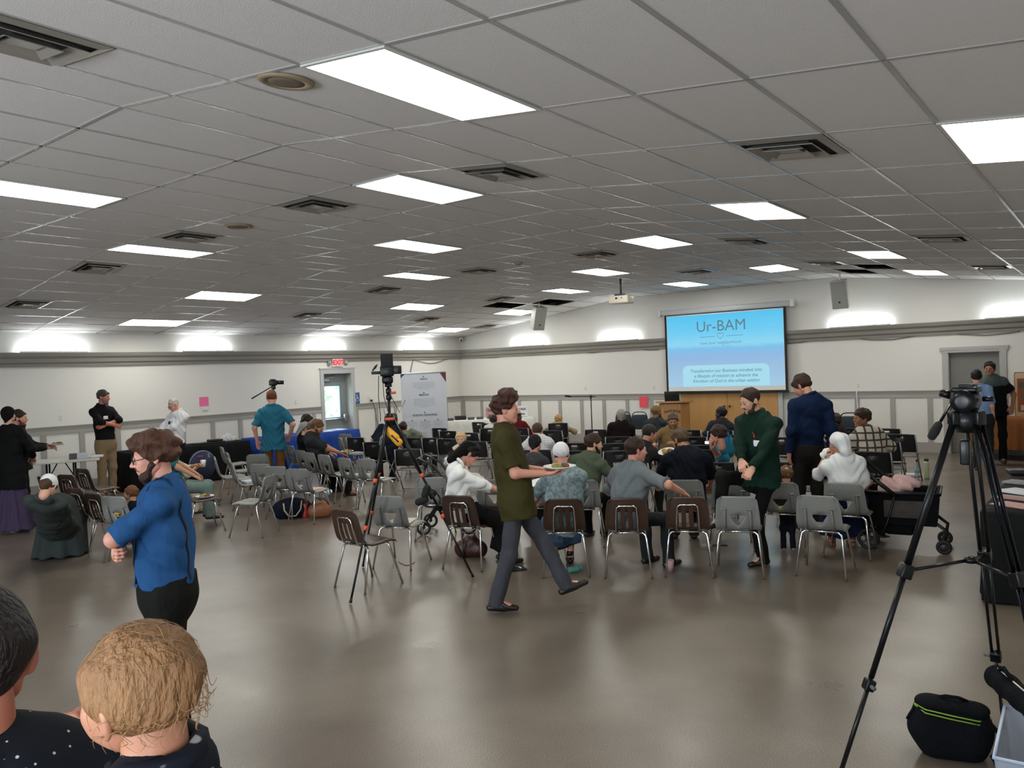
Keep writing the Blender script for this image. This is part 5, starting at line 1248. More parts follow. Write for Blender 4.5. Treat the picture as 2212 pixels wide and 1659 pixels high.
poly = [(bx0, bz0), (bx1, bz0)]+[(bx1-r+r*math.cos(q), bz1-r+r*math.sin(q)) for q in np.linspace(0, math.pi/2, 8)]+[(bx0+r+r*math.cos(q), bz1-r+r*math.sin(q)) for q in np.linspace(math.pi/2, math.pi, 8)]
MB().prism(poly, 0, .001, T=mtx((0, -.0065, 0), (1, 0, 0), (0, 0, 1), (0, -1, 0))).obj('slide_text_box', glow('slide_box', 'a8dcee'), t)
for k, s_ in enumerate(('Transforming our Business mindset into', 'a lifestyle of mission to advance the', 'Kingdom of God in the urban setting')):
    flat_text(s_, .112, FT(.51, .80+.07*k), glow('slide_box_text', '74a2ae'), t, 'slide_text_line', shear=.25, bold=.002)
# projector hung from the ceiling
P_ = A(8.08, -4.11, 0); zb = 3.33
t = thing('ceiling_projector', 'cream projector hanging on a pole from the ceiling before the screen', 'projector', (P_[0], P_[1], 0), facing(P_, 25))
MB().tube([(0, 0, zb+.2), (0, 0, zc(8.08))], .022, 10).obj('mounting_pole', mat('dark_pole', '4c4c4e', .4, .5), t)
MB().rbox(-.11, .11, -.09, .09, zb+.165, zb+.20, .01).obj('mounting_plate', mat('dark_pole', '4c4c4e', .4, .5), t)
MB().rbox(-.22, .22, -.16, .16, zb, zb+.165, .03).obj('projector_body', mat('cream_plastic', 'cfc9b8', .45), t)
mb = MB(); mb.lathe([(.055, 0), (.055, .03), (.04, .035), (.038, .01), (.001, .01)], 18, T=mtx((.1, .155, zb+.085), (1, 0, 0), (0, 0, -1), (0, 1, 0))); mb.obj('projector_lens', mat('black_lens', '0b0b10', .1), t)
mb = MB(); mb.rbox(-.06, -.01, -.166, -.15, zb+.09, zb+.125, .004); mb.obj('input_panel', mat('black_plastic', '161616', .4), t)
mb = MB(); mb.rbox(.07, .1, -.166, -.15, zb+.1, zb+.12, .003); mb.obj('indicator', mat('black_plastic', '161616', .4), t)
# two hanging loudspeakers
wsp = mat('white_speaker_cabinet', 'b9b8b2', .5); gsp = mat('grey_speaker_grille', '8c8c88', .7, bump=.2, bscale=400)
for (x, y, zt, a, tilt, lab) in ((4.62, -2.2, 3.62, 150, 20, 'white loudspeaker hanging from the ceiling left of the screen'), (11.62, -1.27, 3.66, 196, 14, 'white loudspeaker hanging from the ceiling right of the screen')):
    P_ = A(x, y, 0); rz = facing(P_, a)
    t = thing('hanging_loudspeaker', lab, 'loudspeaker', (x, y, zt), rz, 'white hanging loudspeakers'); T = Matrix.Rotation(math.radians(-tilt), 4, 'X')
    poly = [(-.16, .15), (.16, .15), (.11, -.13), (-.11, -.13)]
    MB().prism([(p[0], p[1]) for p in poly[::-1]], -.58, 0, T=T).obj('cabinet', wsp, t)
    MB().rbox(-.15, .15, .15, .165, -.57, -.01, .006, T=T).obj('grille', gsp, t)
    MB().box(-.02, .02, .165, .168, -.46, -.42, T=T).obj('badge', mat('black_plastic', '161616', .4), t)
    MB().tube([(0, 0, -.02), (0, 0, zc(x)-zt)], .018, 8).obj('bracket', mat('white_fixture', 'e6e6e6', .4), t)
# wooden double door below the screen, lectern, laptop
wood = mat('honey_plywood', 'b08550', .45, var=.16, vscale=3, stretch=(3, 3, .35)); oak = mat('oak_veneer', 'a3743f', .42, var=.18, vscale=4, stretch=(4, 4, .4))
t = thing('wooden_double_door', 'wide honey-coloured wooden double door below the projection screen', 'door', (8.63, -.06, 0))
for s, a, c in ((-1, -1.22, -.004), (1, .004, 1.22)):
    l = MB().box(a, c, -.055, -.012, .01, 2.08).obj('door_leaf', wood, t)
    MB().lathe([(.012, 0), (.012, .03), (.028, .045), (.026, .06), (.01, .066)], 12, T=mtx((s*.07-.0, -.055, .98), (1, 0, 0), (0, 0, 1), (0, -1, 0))).obj('door_knob', mat('dark_knob', '2a1c14', .4), l)
mb = MB(); mb.box(-1.33, -1.225, -.05, -.0, 0, 2.2); mb.box(1.225, 1.33, -.05, -.0, 0, 2.2); mb.box(-1.33, 1.33, -.05, 0, 2.09, 2.2); mb.obj('door_casing', mat('light_grey_casing', 'aeb0b0', .4), t)
P_ = atd(1452, 19.0); rz = facing(P_, 188)
LECT = thing('lectern', 'oak lectern with dark letters and a slanted top left of the wooden door', 'lectern', P_, rz)
lb = [(-.20, .24), (.20, .24), (.36, .02), (.36, -.22), (-.36, -.22), (-.36, .02)]
MB().prism(lb, .0, .06).obj('plinth', oak, LECT); MB().prism([(x*.95, y*.95) for x, y in lb], .06, 1.12).obj('lectern_body', oak, LECT)
mb = MB(); tp = [(-.25, .29), (.25, .29), (.42, .03), (.42, -.26), (-.42, -.26), (-.42, .03)]; n = 6
V = [(x, y, 1.12+.05*(y+.26)) for x, y in tp]+[(x, y, 1.16+.05*(y+.26)) for x, y in tp]
mb.add(V, [tuple(range(n-1, -1, -1)), tuple(range(n, 2*n))]+[(i, (i+1) % n, (i+1) % n+n, i+n) for i in range(n)]); mb.obj('lectern_top', oak, LECT)
dk = mat('dark_letters', '3a2716', .6)
for i, ch_ in enumerate('HARBOR'):
    q = (i-2.5); flat_text(ch_, .085, mtx((-q*.066, .232, .93-.004*q*q), (-1, 0, 0), (0, 0, 1), (0, 1, 0)), dk, LECT, 'lettering', bold=.003)
for i, ch_ in enumerate('POINT'):
    q = (i-2.0); flat_text(ch_, .085, mtx((-q*.066, .232, .70), (-1, 0, 0), (0, 0, 1), (0, 1, 0)), dk, LECT, 'lettering', bold=.003)
lap = mat('black_laptop', '101112', .35)
t = thing('laptop', 'open black laptop on top of the lectern', 'laptop', P_, rz)
MB().rbox(-.17, .17, -.02, .22, 1.165, 1.18, .004).obj('keyboard_base', lap, t)
MB().rbox(-.17, .17, -.006, .006, 0, .24, .004, T=Matrix.Translation((0, .22, 1.18)) @ Matrix.Rotation(math.radians(-12), 4, 'X')).obj('lid', lap, t)
# microphone stand
P_ = atd(1274, 20.2); rz = facing(P_, 0)
t = thing('microphone_stand', 'black boom microphone stand before the far wall, left of the red paper', 'microphone stand', P_, rz)
zt = zat(1272, 857, 20.2)
MB().tube([(0, 0, .02), (0, 0, zt)], .014, 8).obj('pole', blkm, t)
for q in (20, 140, 260): MB().tube([(0, 0, .18), (.33*math.cos(math.radians(q)), .33*math.sin(math.radians(q)), .01)], .011, 6).obj('leg', blkm, t)
MB().tube([(.12, 0, zt), (-.55, 0, zt+.02)], .010, 8).obj('boom', blkm, t)
MB().rbox(-.03, .03, -.025, .025, zt-.04, zt+.04, .01).obj('clutch', blkm, t)
MB().tube([(-.5, 0, zt+.015), (-.56, 0, zt+.03), (-.66, 0, zt+.045)], [.014, .026, .022], 10).obj('microphone', blkm, t)
# papers, signs, sockets, camera
def on_left(px, py): d = ray(px, py); q = (0-CAM[0])/d[0]; return CAM+d*q
def on_far(px, py, y=0.0): d = ray(px, py); q = (y-CAM[1])/d[1]; return CAM+d*q
def sheet_on(name, label, cat, wall, px0, py0, px1, py1, m, y=0.0, th=.002):
    a, c = (on_left(px0, py0), on_left(px1, py1)) if wall == 'L' else (on_far(px0, py0, y), on_far(px1, py1, y))
    mb = MB()
    if wall == 'L': mb.box(.001, .001+th, a[1], c[1], c[2], a[2])
    else: mb.box(a[0], c[0], y-.001-th, y-.001, c[2], a[2])
    return tag(mb.obj(name, m), label, cat)
sheet_on('paper_sign', 'bright pink paper taped to the left wall above the black table', 'paper', 'L', 430, 858, 451, 877, mat('pink_paper', 'e0709c', .7))
sheet_on('paper_sign', 'bright red paper taped below the far wall rail beside the lectern', 'paper', 'F', 1381, 856, 1400, 880, mat('red_paper', 'e2505a', .7), -.047)
sp_ = mat('white_switch_plate', 'd9d8d2', .4)
sheet_on('thermostat', 'small white holder on the left wall just under the pink paper', 'wall holder', 'L', 437, 878, 447, 886, sp_, th=.03)
for w, x, y, lab in (('L', 131, 902, 'white wall socket on the left wall, left of the bearded man'), ('L', 639, 868, 'white wall socket on the left wall right of the teal-shirted man'), ('F', 1265, 838, 'faint white wall socket on the far wall above the microphone boom'), ('F', 1413, 837, 'faint white wall socket on the far wall just left of the screen'), ('F', 1854, 833, 'white wall socket on the far wall with a cord below, right of the navy man')):
    P_ = on_left(x, y) if w == 'L' else on_far(x, y)
    t = thing('wall_socket', lab, 'wall socket', P_, 0 if w == 'F' else math.pi/2, 'white wall sockets')
    MB().rbox(-.038, .038, -.008, 0, -.06, .06, .003).obj('face_plate', sp_, t)
    for z in (-.025, .025): MB().rbox(-.018, .018, -.011, -.007, z-.016, z+.016, .002).obj('outlet', mat('ivory_outlet', 'c4c2ba', .4), t)
def cable(label, pts, r, m, name='cable', cat='cable'): return tag(MB().tube(pts, r, 6).obj(name, m), label, cat)
wc = mat('white_cord', 'dededa', .5); gc = mat('grey_cable', '77736d', .6)
P_ = on_far(1854, 845); cable('white power cord hanging from the far wall socket right of the navy man', [(P_[0], -.03, P_[2]+.06), (P_[0]-.02, -.06, P_[2]), (P_[0], -.07, .8), (P_[0]-.05, -.06, .3)], .010, wc)
P_ = on_left(800, 862); MB_ = MB()
t = thing('power_adapter', 'white power adapter with black cord on the left wall right of the exit door', 'power adapter', P_, math.pi/2)
MB().rbox(-.04, .04, -.05, 0, -.02, .07, .008).obj('adapter_body', sp_, t); MB().rbox(-.02, .03, -.06, -.02, -.07, -.01, .006).obj('plug', mat('black_plastic', '161616', .4), t)
MB().tube([(0, -.05, -.05), (.07, -.06, -.15), (.12, -.07, -.55), (.25, -.08, -.95), (.42, -.07, -.98), (.5, -.06, -.7), (.42, -.06, -.3)], .007, 6).obj('cord', mat('black_plastic', '161616', .4), t)
def swag(lab, wall, pxs, r=.010):
    pts = []
    for (a, b), (c, d) in zip(pxs[:-1], pxs[1:]):
        for q in (0, .25, .5, .75):
            x = a+(c-a)*q; y = b+(d-b)*q; P = on_left(x, y) if wall == 'L' else on_far(x, y); P = P+(A(.03, 0, 0) if wall == 'L' else A(0, -.03, 0)); pts.append(P)
    cable(lab, pts, r, gc)
swag('thin cable looping below the left wall ledge beside the banner', 'L', [(880, 828), (886, 800), (891, 777), (905, 781), (925, 785), (940, 784), (962, 776), (980, 772)])
swag('thin cable swagging along the far wall from the corner to the screen', 'F', [(1004, 769), (1040, 773), (1075, 772), (1105, 763), (1150, 767), (1190, 764), (1222, 758), (1280, 762), (1320, 757), (1352, 751), (1400, 756), (1433, 755)])
swag('thin cable swagging along the far wall from the screen to the grey door', 'F', [(1702, 742), (1735, 739), (1770, 733), (1800, 725), (1832, 728), (1880, 734), (1930, 733), (1985, 724), (2030, 716), (2075, 722), (2130, 724), (2180, 719), (2212, 714)])
# exit sign with two lamps
P_ = on_left(727, 783)
t = thing('exit_sign', 'white box sign with red EXIT letters and two lamps over the left door', 'exit sign', (0, P_[1], P_[2]), math.pi/2)
MB().rbox(-.17, .17, -.07, 0, -.115, .115, .015).obj('sign_housing', mat('white_fixture', 'e6e6e6', .4), t)
MB().box(-.145, .145, -.073, -.069, -.09, .09).obj('sign_face', glow('lit_sign_face', 'f2b8b4', .9), t)
flat_text('EXIT', .175, mtx((0, -.075, -.062), (1, 0, 0), (0, 0, 1), (0, -1, 0)), glow('lit_red_letters', 'e8343c', 1.2), t, 'sign_letters', bold=.006)
for s in (-1, 1):
    MB().lathe([(.02, 0), (.05, .03), (.062, .09), (.055, .10), (.01, .095)], 14, T=mtx((s*.22, -.02, -.01), (0, 0, 1), (s*.4, .9, 0), (s*.9, -.44, 0))).obj('emergency_lamp', mat('grey_lamp', '9a9a98', .4), t)
# accessible entrance sign
P_ = on_left(771.5, 860)
t = thing('access_sign', 'small blue and white wheelchair sign right of the exit door', 'sign', (0, P_[1], P_[2]), math.pi/2)
MB().box(-.085, .085, -.006, 0, -.15, .15).obj('sign_plate', mat('sign_blue', '1f4f8c', .4), t)
mb = MB(); wt = mat('sign_white', 'dfe5ea', .5)
mb.tube([(.03*math.cos(q)*1.5-.005, -.009, -.045+.03*math.sin(q)*1.5) for q in np.linspace(.6, 5.2, 16)], .007, 5); mb.ball((-.012, -.009, .085), (.016, .004, .016), n=6)
mb.tube([(-.012, -.009, .06), (-.006, -.009, .0), (.03, -.009, -.005), (.05, -.009, -.07), (.066, -.009, -.065)], .009, 5); mb.tube([(-.01, -.009, .03), (.03, -.009, .028)], .007, 5); mb.obj('wheelchair_symbol', wt, t)
# ceiling corner camera
P_ = at(994, 734, 2.99)
t = thing('security_camera', 'small white security camera in the far corner under the ceiling', 'security camera', (.18, -.18, 2.96))
MB().lathe([(.02, .14), (.06, .13), (.07, .08), (.07, .04), (.02, .0)], 16).obj('camera_dome', sp_, t)
MB().ball((.045, -.045, .045), .03, n=8).obj('camera_lens', mat('black_lens', '0b0b10', .1), t)
# pull-up banner
P_ = atd(914, 18.5); rz = facing(P_, 180)
BW, BHt = .525, 2.07
t = thing('pull_up_banner', 'tall white pull-up banner with a maroon corner, right of the exit door', 'banner', P_, rz)
MB().rbox(-BW, BW, -.09, .09, 0, .09, .02).obj('banner_base', alu, t)
bw = mat('banner_white', 'c9cdd6', .6)
MB().box(-BW, BW, -.004, .0, .08, BHt).obj('banner_sheet', bw, t)
MB().rbox(-BW, BW, -.012, .008, BHt-.02, BHt+.01, .004).obj('top_rail', alu, t)
MB().tube([(0, -.03, .08), (0, -.02, BHt)], .010, 6).obj('support_pole', alu, t)
# seen from the front the printed side faces +y, so left in the picture is +x here
MB().prism([(BW, BHt-.02), (BW-.10, BHt-.02), (BW, BHt-.12)], .0, .003, T=mtx((0, .001, 0), (1, 0, 0), (0, 0, 1), (0, -1, 0))).obj('printed_corner', mat('banner_navy', '24395c', .6), t)
MB().prism([(-BW, BHt-.02), (-BW, BHt-.25), (-BW+.14, BHt-.02)], .0, .003, T=mtx((0, .003, 0), (1, 0, 0), (0, 0, 1), (0, -1, 0))).obj('printed_corner', mat('banner_maroon', '5a2634', .6), t)
bt = mat('banner_text', '5a6272', .7); bl = mat('banner_fine_print', 'a4abb8', .7)
BT = lambda x, z: mtx((x, .003, z), (-1, 0, 0), (0, 0, 1), (0, 1, 0))
flat_text('VISION', .055, BT(0, 1.90), bt, t, 'banner_heading', bold=.002); flat_text('MISSION', .06, BT(0, 1.53), bt, t, 'banner_heading', bold=.002); flat_text('GUIDING PRINCIPLES', .06, BT(0, 1.06), bt, t, 'banner_heading', bold=.002)
mb = MB()
def lines(cx, z, n, w, dz=.036, h=.012):
    for i in range(n):
        ww = w*(1 if i < n-1 else .5)*(1-.06*(i % 2)); mb.box(cx-ww/2, cx+ww/2, .0005, .002, z-dz*i-h, z-dz*i)
for q in ((0, 1.84, 5, .52), (0, 1.46, 6, .50), (.30, .93, 4, .24), (0, .93, 5, .26), (-.30, .93, 4, .22), (.12, .68, 4, .28)):
    mb = MB(); lines(*q); mb.obj('fine_print', bl, t)
for x, z in ((0, 1.975), (0, 1.60), (0, 1.14), (.3, .96), (0, .96), (-.3, .96)): MB().ball((x, .002, z), (.016, .003, .018), n=5).obj('small_icon', bt, t)

# ------------------------------------------------------------------ tables
def edge(px0, D0, px1, D1, back=True):
    a, c = (px0, px1) if D0 == 0 else (atd(px0, D0), atd(px1, D1)); d = nrm(c-a); L = np.linalg.norm(c-a); m = (a+c)/2
    return m, math.atan2(d[1], d[0]), L
def clothed(name, label, px0, D0, px1, D1, m, depth=.76, h=.75, drop=.73, group=None, flare=.07, wav=.012):
    mid, rz, L = edge(px0, D0, px1, D1)
    t = thing(name, label, 'table', mid, rz, group)      # local +x along the near edge, +y to the back
    o = None
    n = 60; pts = []
    def rect(k):   # perimeter point 0..1
        a, c = L/2, depth; per = 2*L+2*c; s = k*per
        if s < L: return (-a+s, 0, 0, -1)
        s -= L
        if s < c: return (a, s, 1, 0)
        s -= c
        if s < L: return (a-s, c, 0, 1)
        return (-a, c-(s-L), -1, 0)
    mb = MB(); N = 140; rows = []
    for j, (f, z) in enumerate(((0, h), (.012, h-.012), (.03, h-.15), (.06, h-.45), (1.0*flare, h-drop))):
        r = []
        for k in range(N):
            x, y, nx, ny = rect(k/N); q = 2*math.pi*k/N
            w = wav*(j/4)*(math.sin(23*q)+.7*math.sin(41*q+1))
            r.append((x+nx*(f+w)+.35*f*np.sign(x)*(ny != 0)*(abs(x) > L/2-.1), y+ny*(f+w)+.35*f*np.sign(y-depth/2)*(nx != 0)*(abs(y-depth/2) > depth/2-.1), z))
        rows.append(r)
    V = [p for r in rows for p in r]; F = [(j*N+k, (j+1)*N+k, (j+1)*N+(k+1) % N, j*N+(k+1) % N) for j in range(4) for k in range(N)]+[tuple(range(N))]
    mb.add(V, F, 0, True); mb.obj('tablecloth', m, t)
    for s in (-1, 1): MB().tube([(s*(L/2-.25), .12, 0), (s*(L/2-.25), .12, h-.04), (s*(L/2-.25), depth-.12, h-.04), (s*(L/2-.25), depth-.12, 0)], .014, 6).obj('leg', blkm, t)
    MB().box(-L/2+.02, L/2-.02, .02, depth-.02, h-.04, h-.008).obj('tabletop', mat('white_table_plastic', 'c9c7c0', .5), t)
    return t, mid, rz, L
ckw = dict(bump=.35, bscale=5)
TB, mB, rB, LB = clothed('clothed_table', 'long table under a black cloth with a round navy emblem, left wall', A(1.3, -11.05, 0), 0, A(1.3, -8.45, 0), 0, cloth('black_tablecloth', '101113', .8, **ckw))
mb = MB(); mb.lathe([(.001, 0), (.30, 0), (.30, .002), (.001, .002)], 40, T=mtx((.13, -.072, .36), (1, 0, 0), (0, .1, .995), (0, -1, .1))); mb.obj('round_emblem', mat('emblem_navy', '1b2340', .7), TB)
mb = MB(); mb.tube([(.13+.285*math.cos(q), -.076-.028*math.sin(q), .36+.285*math.sin(q)) for q in np.linspace(0, 2*math.pi, 40)[:-1]], .007, 5, closed=True); mb.obj('emblem_ring', mat('emblem_pale', '8f9cc0', .7), TB)
flat_text('S', .12, mtx((.27, -.100, .50), (1, 0, 0), (0, .1, .995), (0, -1, .1)), mat('emblem_pale', '8f9cc0', .7), TB, 'emblem_letter', bold=.003)
flat_text('SOR', .10, mtx((.26, -.075, .24), (1, 0, 0), (0, .1, .995), (0, -1, .1)), mat('emblem_pale', '8f9cc0', .7), TB, 'emblem_letter', bold=.003)
MB().box(.02, .14, -.105, -.101, .53, .56).obj('emblem_stripe', mat('emblem_pink', '8d4a86', .7), TB)
def on_top(nm, lab, cat, base, x, y, z=.752): # a thing lying on a table top, in the table's own directions
    m, rz = base; c, s = math.cos(rz), math.sin(rz)
    return thing(nm, lab, cat, (m[0]+c*x-s*y, m[1]+s*x+c*y, z), rz)
t = on_top('equipment_case', 'flat black case lying on the black table', 'case', (mB, rB), .55, .3)
MB().rbox(-.35, .3, -.12, .12, 0, .025, .01).obj('case_base', mat('black_plastic', '161616', .4), t); MB().rbox(-.02, .24, -.1, .1, .025, .075, .012).obj('case_lid', mat('black_plastic', '161616', .4), t)
clearp = mat('clear_plastic', 'd6dde6', .15, alpha=.45, bump=.6, bscale=20)
t = on_top('plastic_bag', 'crumpled clear plastic bag on the black table end', 'plastic bag', (mB, rB), 1.02, .35)
nobj('bag_film', [(*sdf_mesh([Prim((-.12, 0, .05), (.12, 0, .04), .09, .06), Prim((0, 0, .1), (-.03, .02, .17), .05, .02)], .014, .04, lambda P: .012*np.sin(70*P[..., 0]+50*P[..., 2])*np.sin(60*P[..., 1]), ((A(0, 0, .0), A(0, 0, -1)),)), 0)], [clearp], t)
TU, mU, rU, LU = clothed('clothed_table', 'long table under a royal blue cloth in front of the exit door', A(1.35, -8.2, 0), 0, A(1.4, -5.45, 0), 0, cloth('royal_blue_tablecloth', '1f4aa8', .55, **ckw))
for x, y, rz_, w in ((.2, .35, .2, .21), (.62, .30, -.1, .28), (1.1, .4, .3, .21)):
    t = on_top('paper_sheet', 'white paper sheet on the blue table '+{.2: 'nearest the bearded man', .62: 'in the middle of its shiny top', 1.1: 'at its right end'}[x], 'paper', (mU, rU), x, y, .751); t.rotation_euler = (0, 0, rU+rz_)
    MB().box(-w/2, w/2, -.14, .14, 0, .003).obj('sheet', mat('white_paper', 'd8dade', .7), t)
TW, mW, rW, LW = clothed('clothed_table', 'long table under a white cloth in the far corner', 962, 21.0, 1150, 21.4, cloth('white_tablecloth', 'd4d3cf', .8, **ckw))
t = on_top('speaker_box', 'black box on the white-clothed corner table', 'box', (mW, rW), -.78, .4); MB().rbox(-.15, .15, -.1, .1, 0, .11, .012).obj('box_body', mat('black_plastic', '161616', .4), t)
for x, lab in ((-1.08, 'leftmost'), (-.52, 'second'), (-.28, 'third'), (.02, 'rightmost')):
    t = on_top('tent_card', lab+' dark tent card on the white-clothed corner table', 'tent card', (mW, rW), x, .15); MB().add([(-.09, -.04, 0), (.09, -.04, 0), (.09, 0, .07), (-.09, 0, .07), (-.09, .04, 0), (.09, .04, 0)], [(0, 1, 2, 3), (3, 2, 5, 4), (0, 3, 4), (1, 5, 2)]).obj('card', mat('dark_card', '3a4048', .6), t)
for x, lab, cs in ((.93, 'white sign board with dark words standing on the corner table', 'e0e0e0'), (.05, 'reddish sign partly behind the head of the walking man', 'b98a8a')):
    t = on_top('table_sign', lab, 'sign', (mW, rW), x, .3); t.rotation_euler = (0, 0, rW)
    MB().rbox(-.12, .12, -.03, .03, 0, .02, .005).obj('sign_foot', clearp, t); MB().box(-.14, .14, -.004, .004, .02, .30).obj('sign_board', mat('board_'+cs, cs, .5), t)
    flat_text('TALK', .08, mtx((0, -.006, .19), (1, 0, 0), (0, 0, 1), (0, -1, 0)), mat('sign_ink', '2a2c34', .6), t, 'sign_words', bold=.004); flat_text('BOX', .06, mtx((0, -.006, .06), (1, 0, 0), (0, 0, 1), (0, -1, 0)), mat('sign_ink', '2a2c34', .6), t, 'sign_words', bold=.004)
# plain white folding table at left
mT, rT, LT = edge(30, 16.2, 207, 16.1)
t = thing('folding_table', 'plain white folding table at left before the bearded man', 'table', mT, rT)
MB().rbox(-LT/2, LT/2, 0, .74, .70, .74, .015).obj('tabletop', mat('white_table_plastic', 'c9c7c0', .5), t)
for s in (-1, 1):
    for y in (.12, .62): MB().tube([(s*(LT/2-.42), y, .70), (s*(LT/2-.42), y, .0)], .015, 8).obj('leg', blkm, t)
    MB().tube([(s*(LT/2-.42), .12, .12), (s*(LT/2-.42), .62, .12)], .012, 6).obj('crossbar', blkm, t); MB().tube([(s*(LT/2-.42), .37, .40), (s*.05, .37, .70)], .010, 6).obj('brace', blkm, t)
WT = (mT, rT)
t = on_top('tissue_cube', 'small dark grey box on the white folding table', 'box', WT, .20, .25, .74); MB().rbox(-.06, .06, -.06, .06, 0, .10, .006).obj('box_body', mat('dark_grey_box', '4a4d4c', .6), t)
t = on_top('napkin_stack', 'white napkins in a clear holder on the white folding table', 'napkins', WT, .36, .3, .74); MB().rbox(-.08, .08, -.08, .08, 0, .07, .01).obj('napkins', mat('white_paper', 'd8dade', .7), t); MB().rbox(-.09, .09, -.09, -.085, 0, .11, .002).obj('holder', clearp, t)
t = on_top('foam_box', 'low white foam box beside the napkins on the folding table', 'box', WT, .58, .35, .74); MB().rbox(-.11, .11, -.1, .1, 0, .05, .012).obj('box_body', mat('white_foam', 'dededb', .7), t)
# brown table at far right with a display board
TR_, mR, rR, LR = clothed('clothed_table', 'table under a brown cloth behind the man in black polo', A(13.85, -.98, 0), 0, A(15.75, -.98, 0), 0, cloth('rust_brown_tablecloth', '9a5f33', .75, **ckw), h=.79, drop=.58)
t = on_top('display_board', 'brown display board with pictures on the brown-clothed table', 'display board', (mR, rR), -.02, .45, .79); 
MB().rbox(-.22, .42, -.012, .012, 0, .86, .03).obj('board', mat('tan_board', 'b49a7c', .6), t); MB().box(-.17, .40, -.017, -.012, .1, .74).obj('board_panel', mat('rust_panel', '8a4a26', .7), t)
for x, z, w, h_, c in ((-.02, .62, .24, .12, '3a4434'), (.02, .40, .22, .13, '4c5a4c'), (-.04, .18, .16, .1, 'b9a69a')): MB().box(x-w/2, x+w/2, -.021, -.017, z-h_/2, z+h_/2).obj('photo_print', mat('print_'+c, c, .4, var=.5, vscale=20), t)
# dark table in the right foreground
a_, b_ = A(15.28, -10.9, 0), A(15.28, -8.2, 0)
m_ = (a_+b_)/2; cl_ = cloth('black_display_cloth', '121316', .75, **ckw)
t = thing('display_table', 'long black-clothed table with brochures at the right edge of the photo', 'table', (15.28, -9.55, 0), 0)
N = 100; per = [(0, -1.35), (.8, -1.35), (.8, 1.35), (0, 1.35)]
def per_pt(k):
    s = k*7.0
    if s < .8: return (s, -1.35, 0, -1)
    s -= .8
    if s < 2.7: return (.8, -1.35+s, 1, 0)
    s -= 2.7
    if s < .8: return (.8-s, 1.35, 0, 1)
    return (0, 1.35-(s-.8), -1, 0)
rows = []
for j, (f, z) in enumerate(((0, .75), (.01, .74), (.012, .4), (.03, .02))):
    rows.append([(x+nx*(f+.006*j*math.sin(44*math.pi*k/N)), y+ny*(f+.006*j*math.sin(44*math.pi*k/N)), z) for k in range(N) for x, y, nx, ny in (per_pt(k/N),)])
MB().add([p for r in rows for p in r], [(j*N+k, (j+1)*N+k, (j+1)*N+(k+1) % N, j*N+(k+1) % N) for j in range(3) for k in range(N)]+[tuple(range(N))], 0, True).obj('tablecloth', cl_, t)
MB().box(.02, .78, -1.33, 1.33, .70, .742).obj('tabletop', mat('white_table_plastic', 'c9c7c0', .5), t)
for x in (.1, .7):
    for y in (-1.2, 1.2): MB().tube([(x, y, 0), (x, y, .7)], .015, 6).obj('leg', blkm, t)
def flat_on(nm, lab, cat, px, py, rz, w, h_, m, th=.008, zz=.752):
    P_ = at(px, py, zz); t = tag(MB().rbox(-w/2, w/2, -h_/2, h_/2, 0, th, min(.002, th*.4)).obj(nm, m, None, P_, rz), lab, cat); return t
pk = mat('pink_cover', 'b98a86', .4, var=.4, vscale=14); 
flat_on('magazine', 'pink-toned magazine nearest the front edge of the black-clothed display table', 'magazine', 2192, 1092, -.5, .30, .22, pk)
flat_on('magazine', 'reddish magazine just behind the nearest one on the display table', 'magazine', 2190, 1076, -.35, .28, .21, mat('red_cover', '9a6a62', .4, var=.5, vscale=14))
flat_on('booklet_stack', 'white booklets with a dark edge on the display table', 'booklets', 2203, 1065, -.6, .24, .18, mat('white_paper', 'd8dade', .7), .03)
flat_on('leaflet', 'grey printed leaflets fanned on the display table, farther back', 'leaflet', 2205, 1044, -.3, .26, .2, mat('grey_print', '8a8b90', .5, var=.3, vscale=18), .02)
P_ = at(2206, 1024, .752); tag(MB().rbox(-.13, .13, -.09, .09, 0, .05, .012).obj('equipment_pouch', mat('black_plastic', '161616', .4), None, P_, .3), 'black pouch at the far end of the display table', 'pouch')

# ------------------------------------------------------------------ tripods and cameras
tripm = mat('tripod_black', '15171a', .28, .4); tripb = mat('tripod_blue_reflection', '12181f', .18, .8); orange = mat('orange_plastic', 'd0562a', .5)  # one leg's bluish copy has a daylight reflection put into its colour
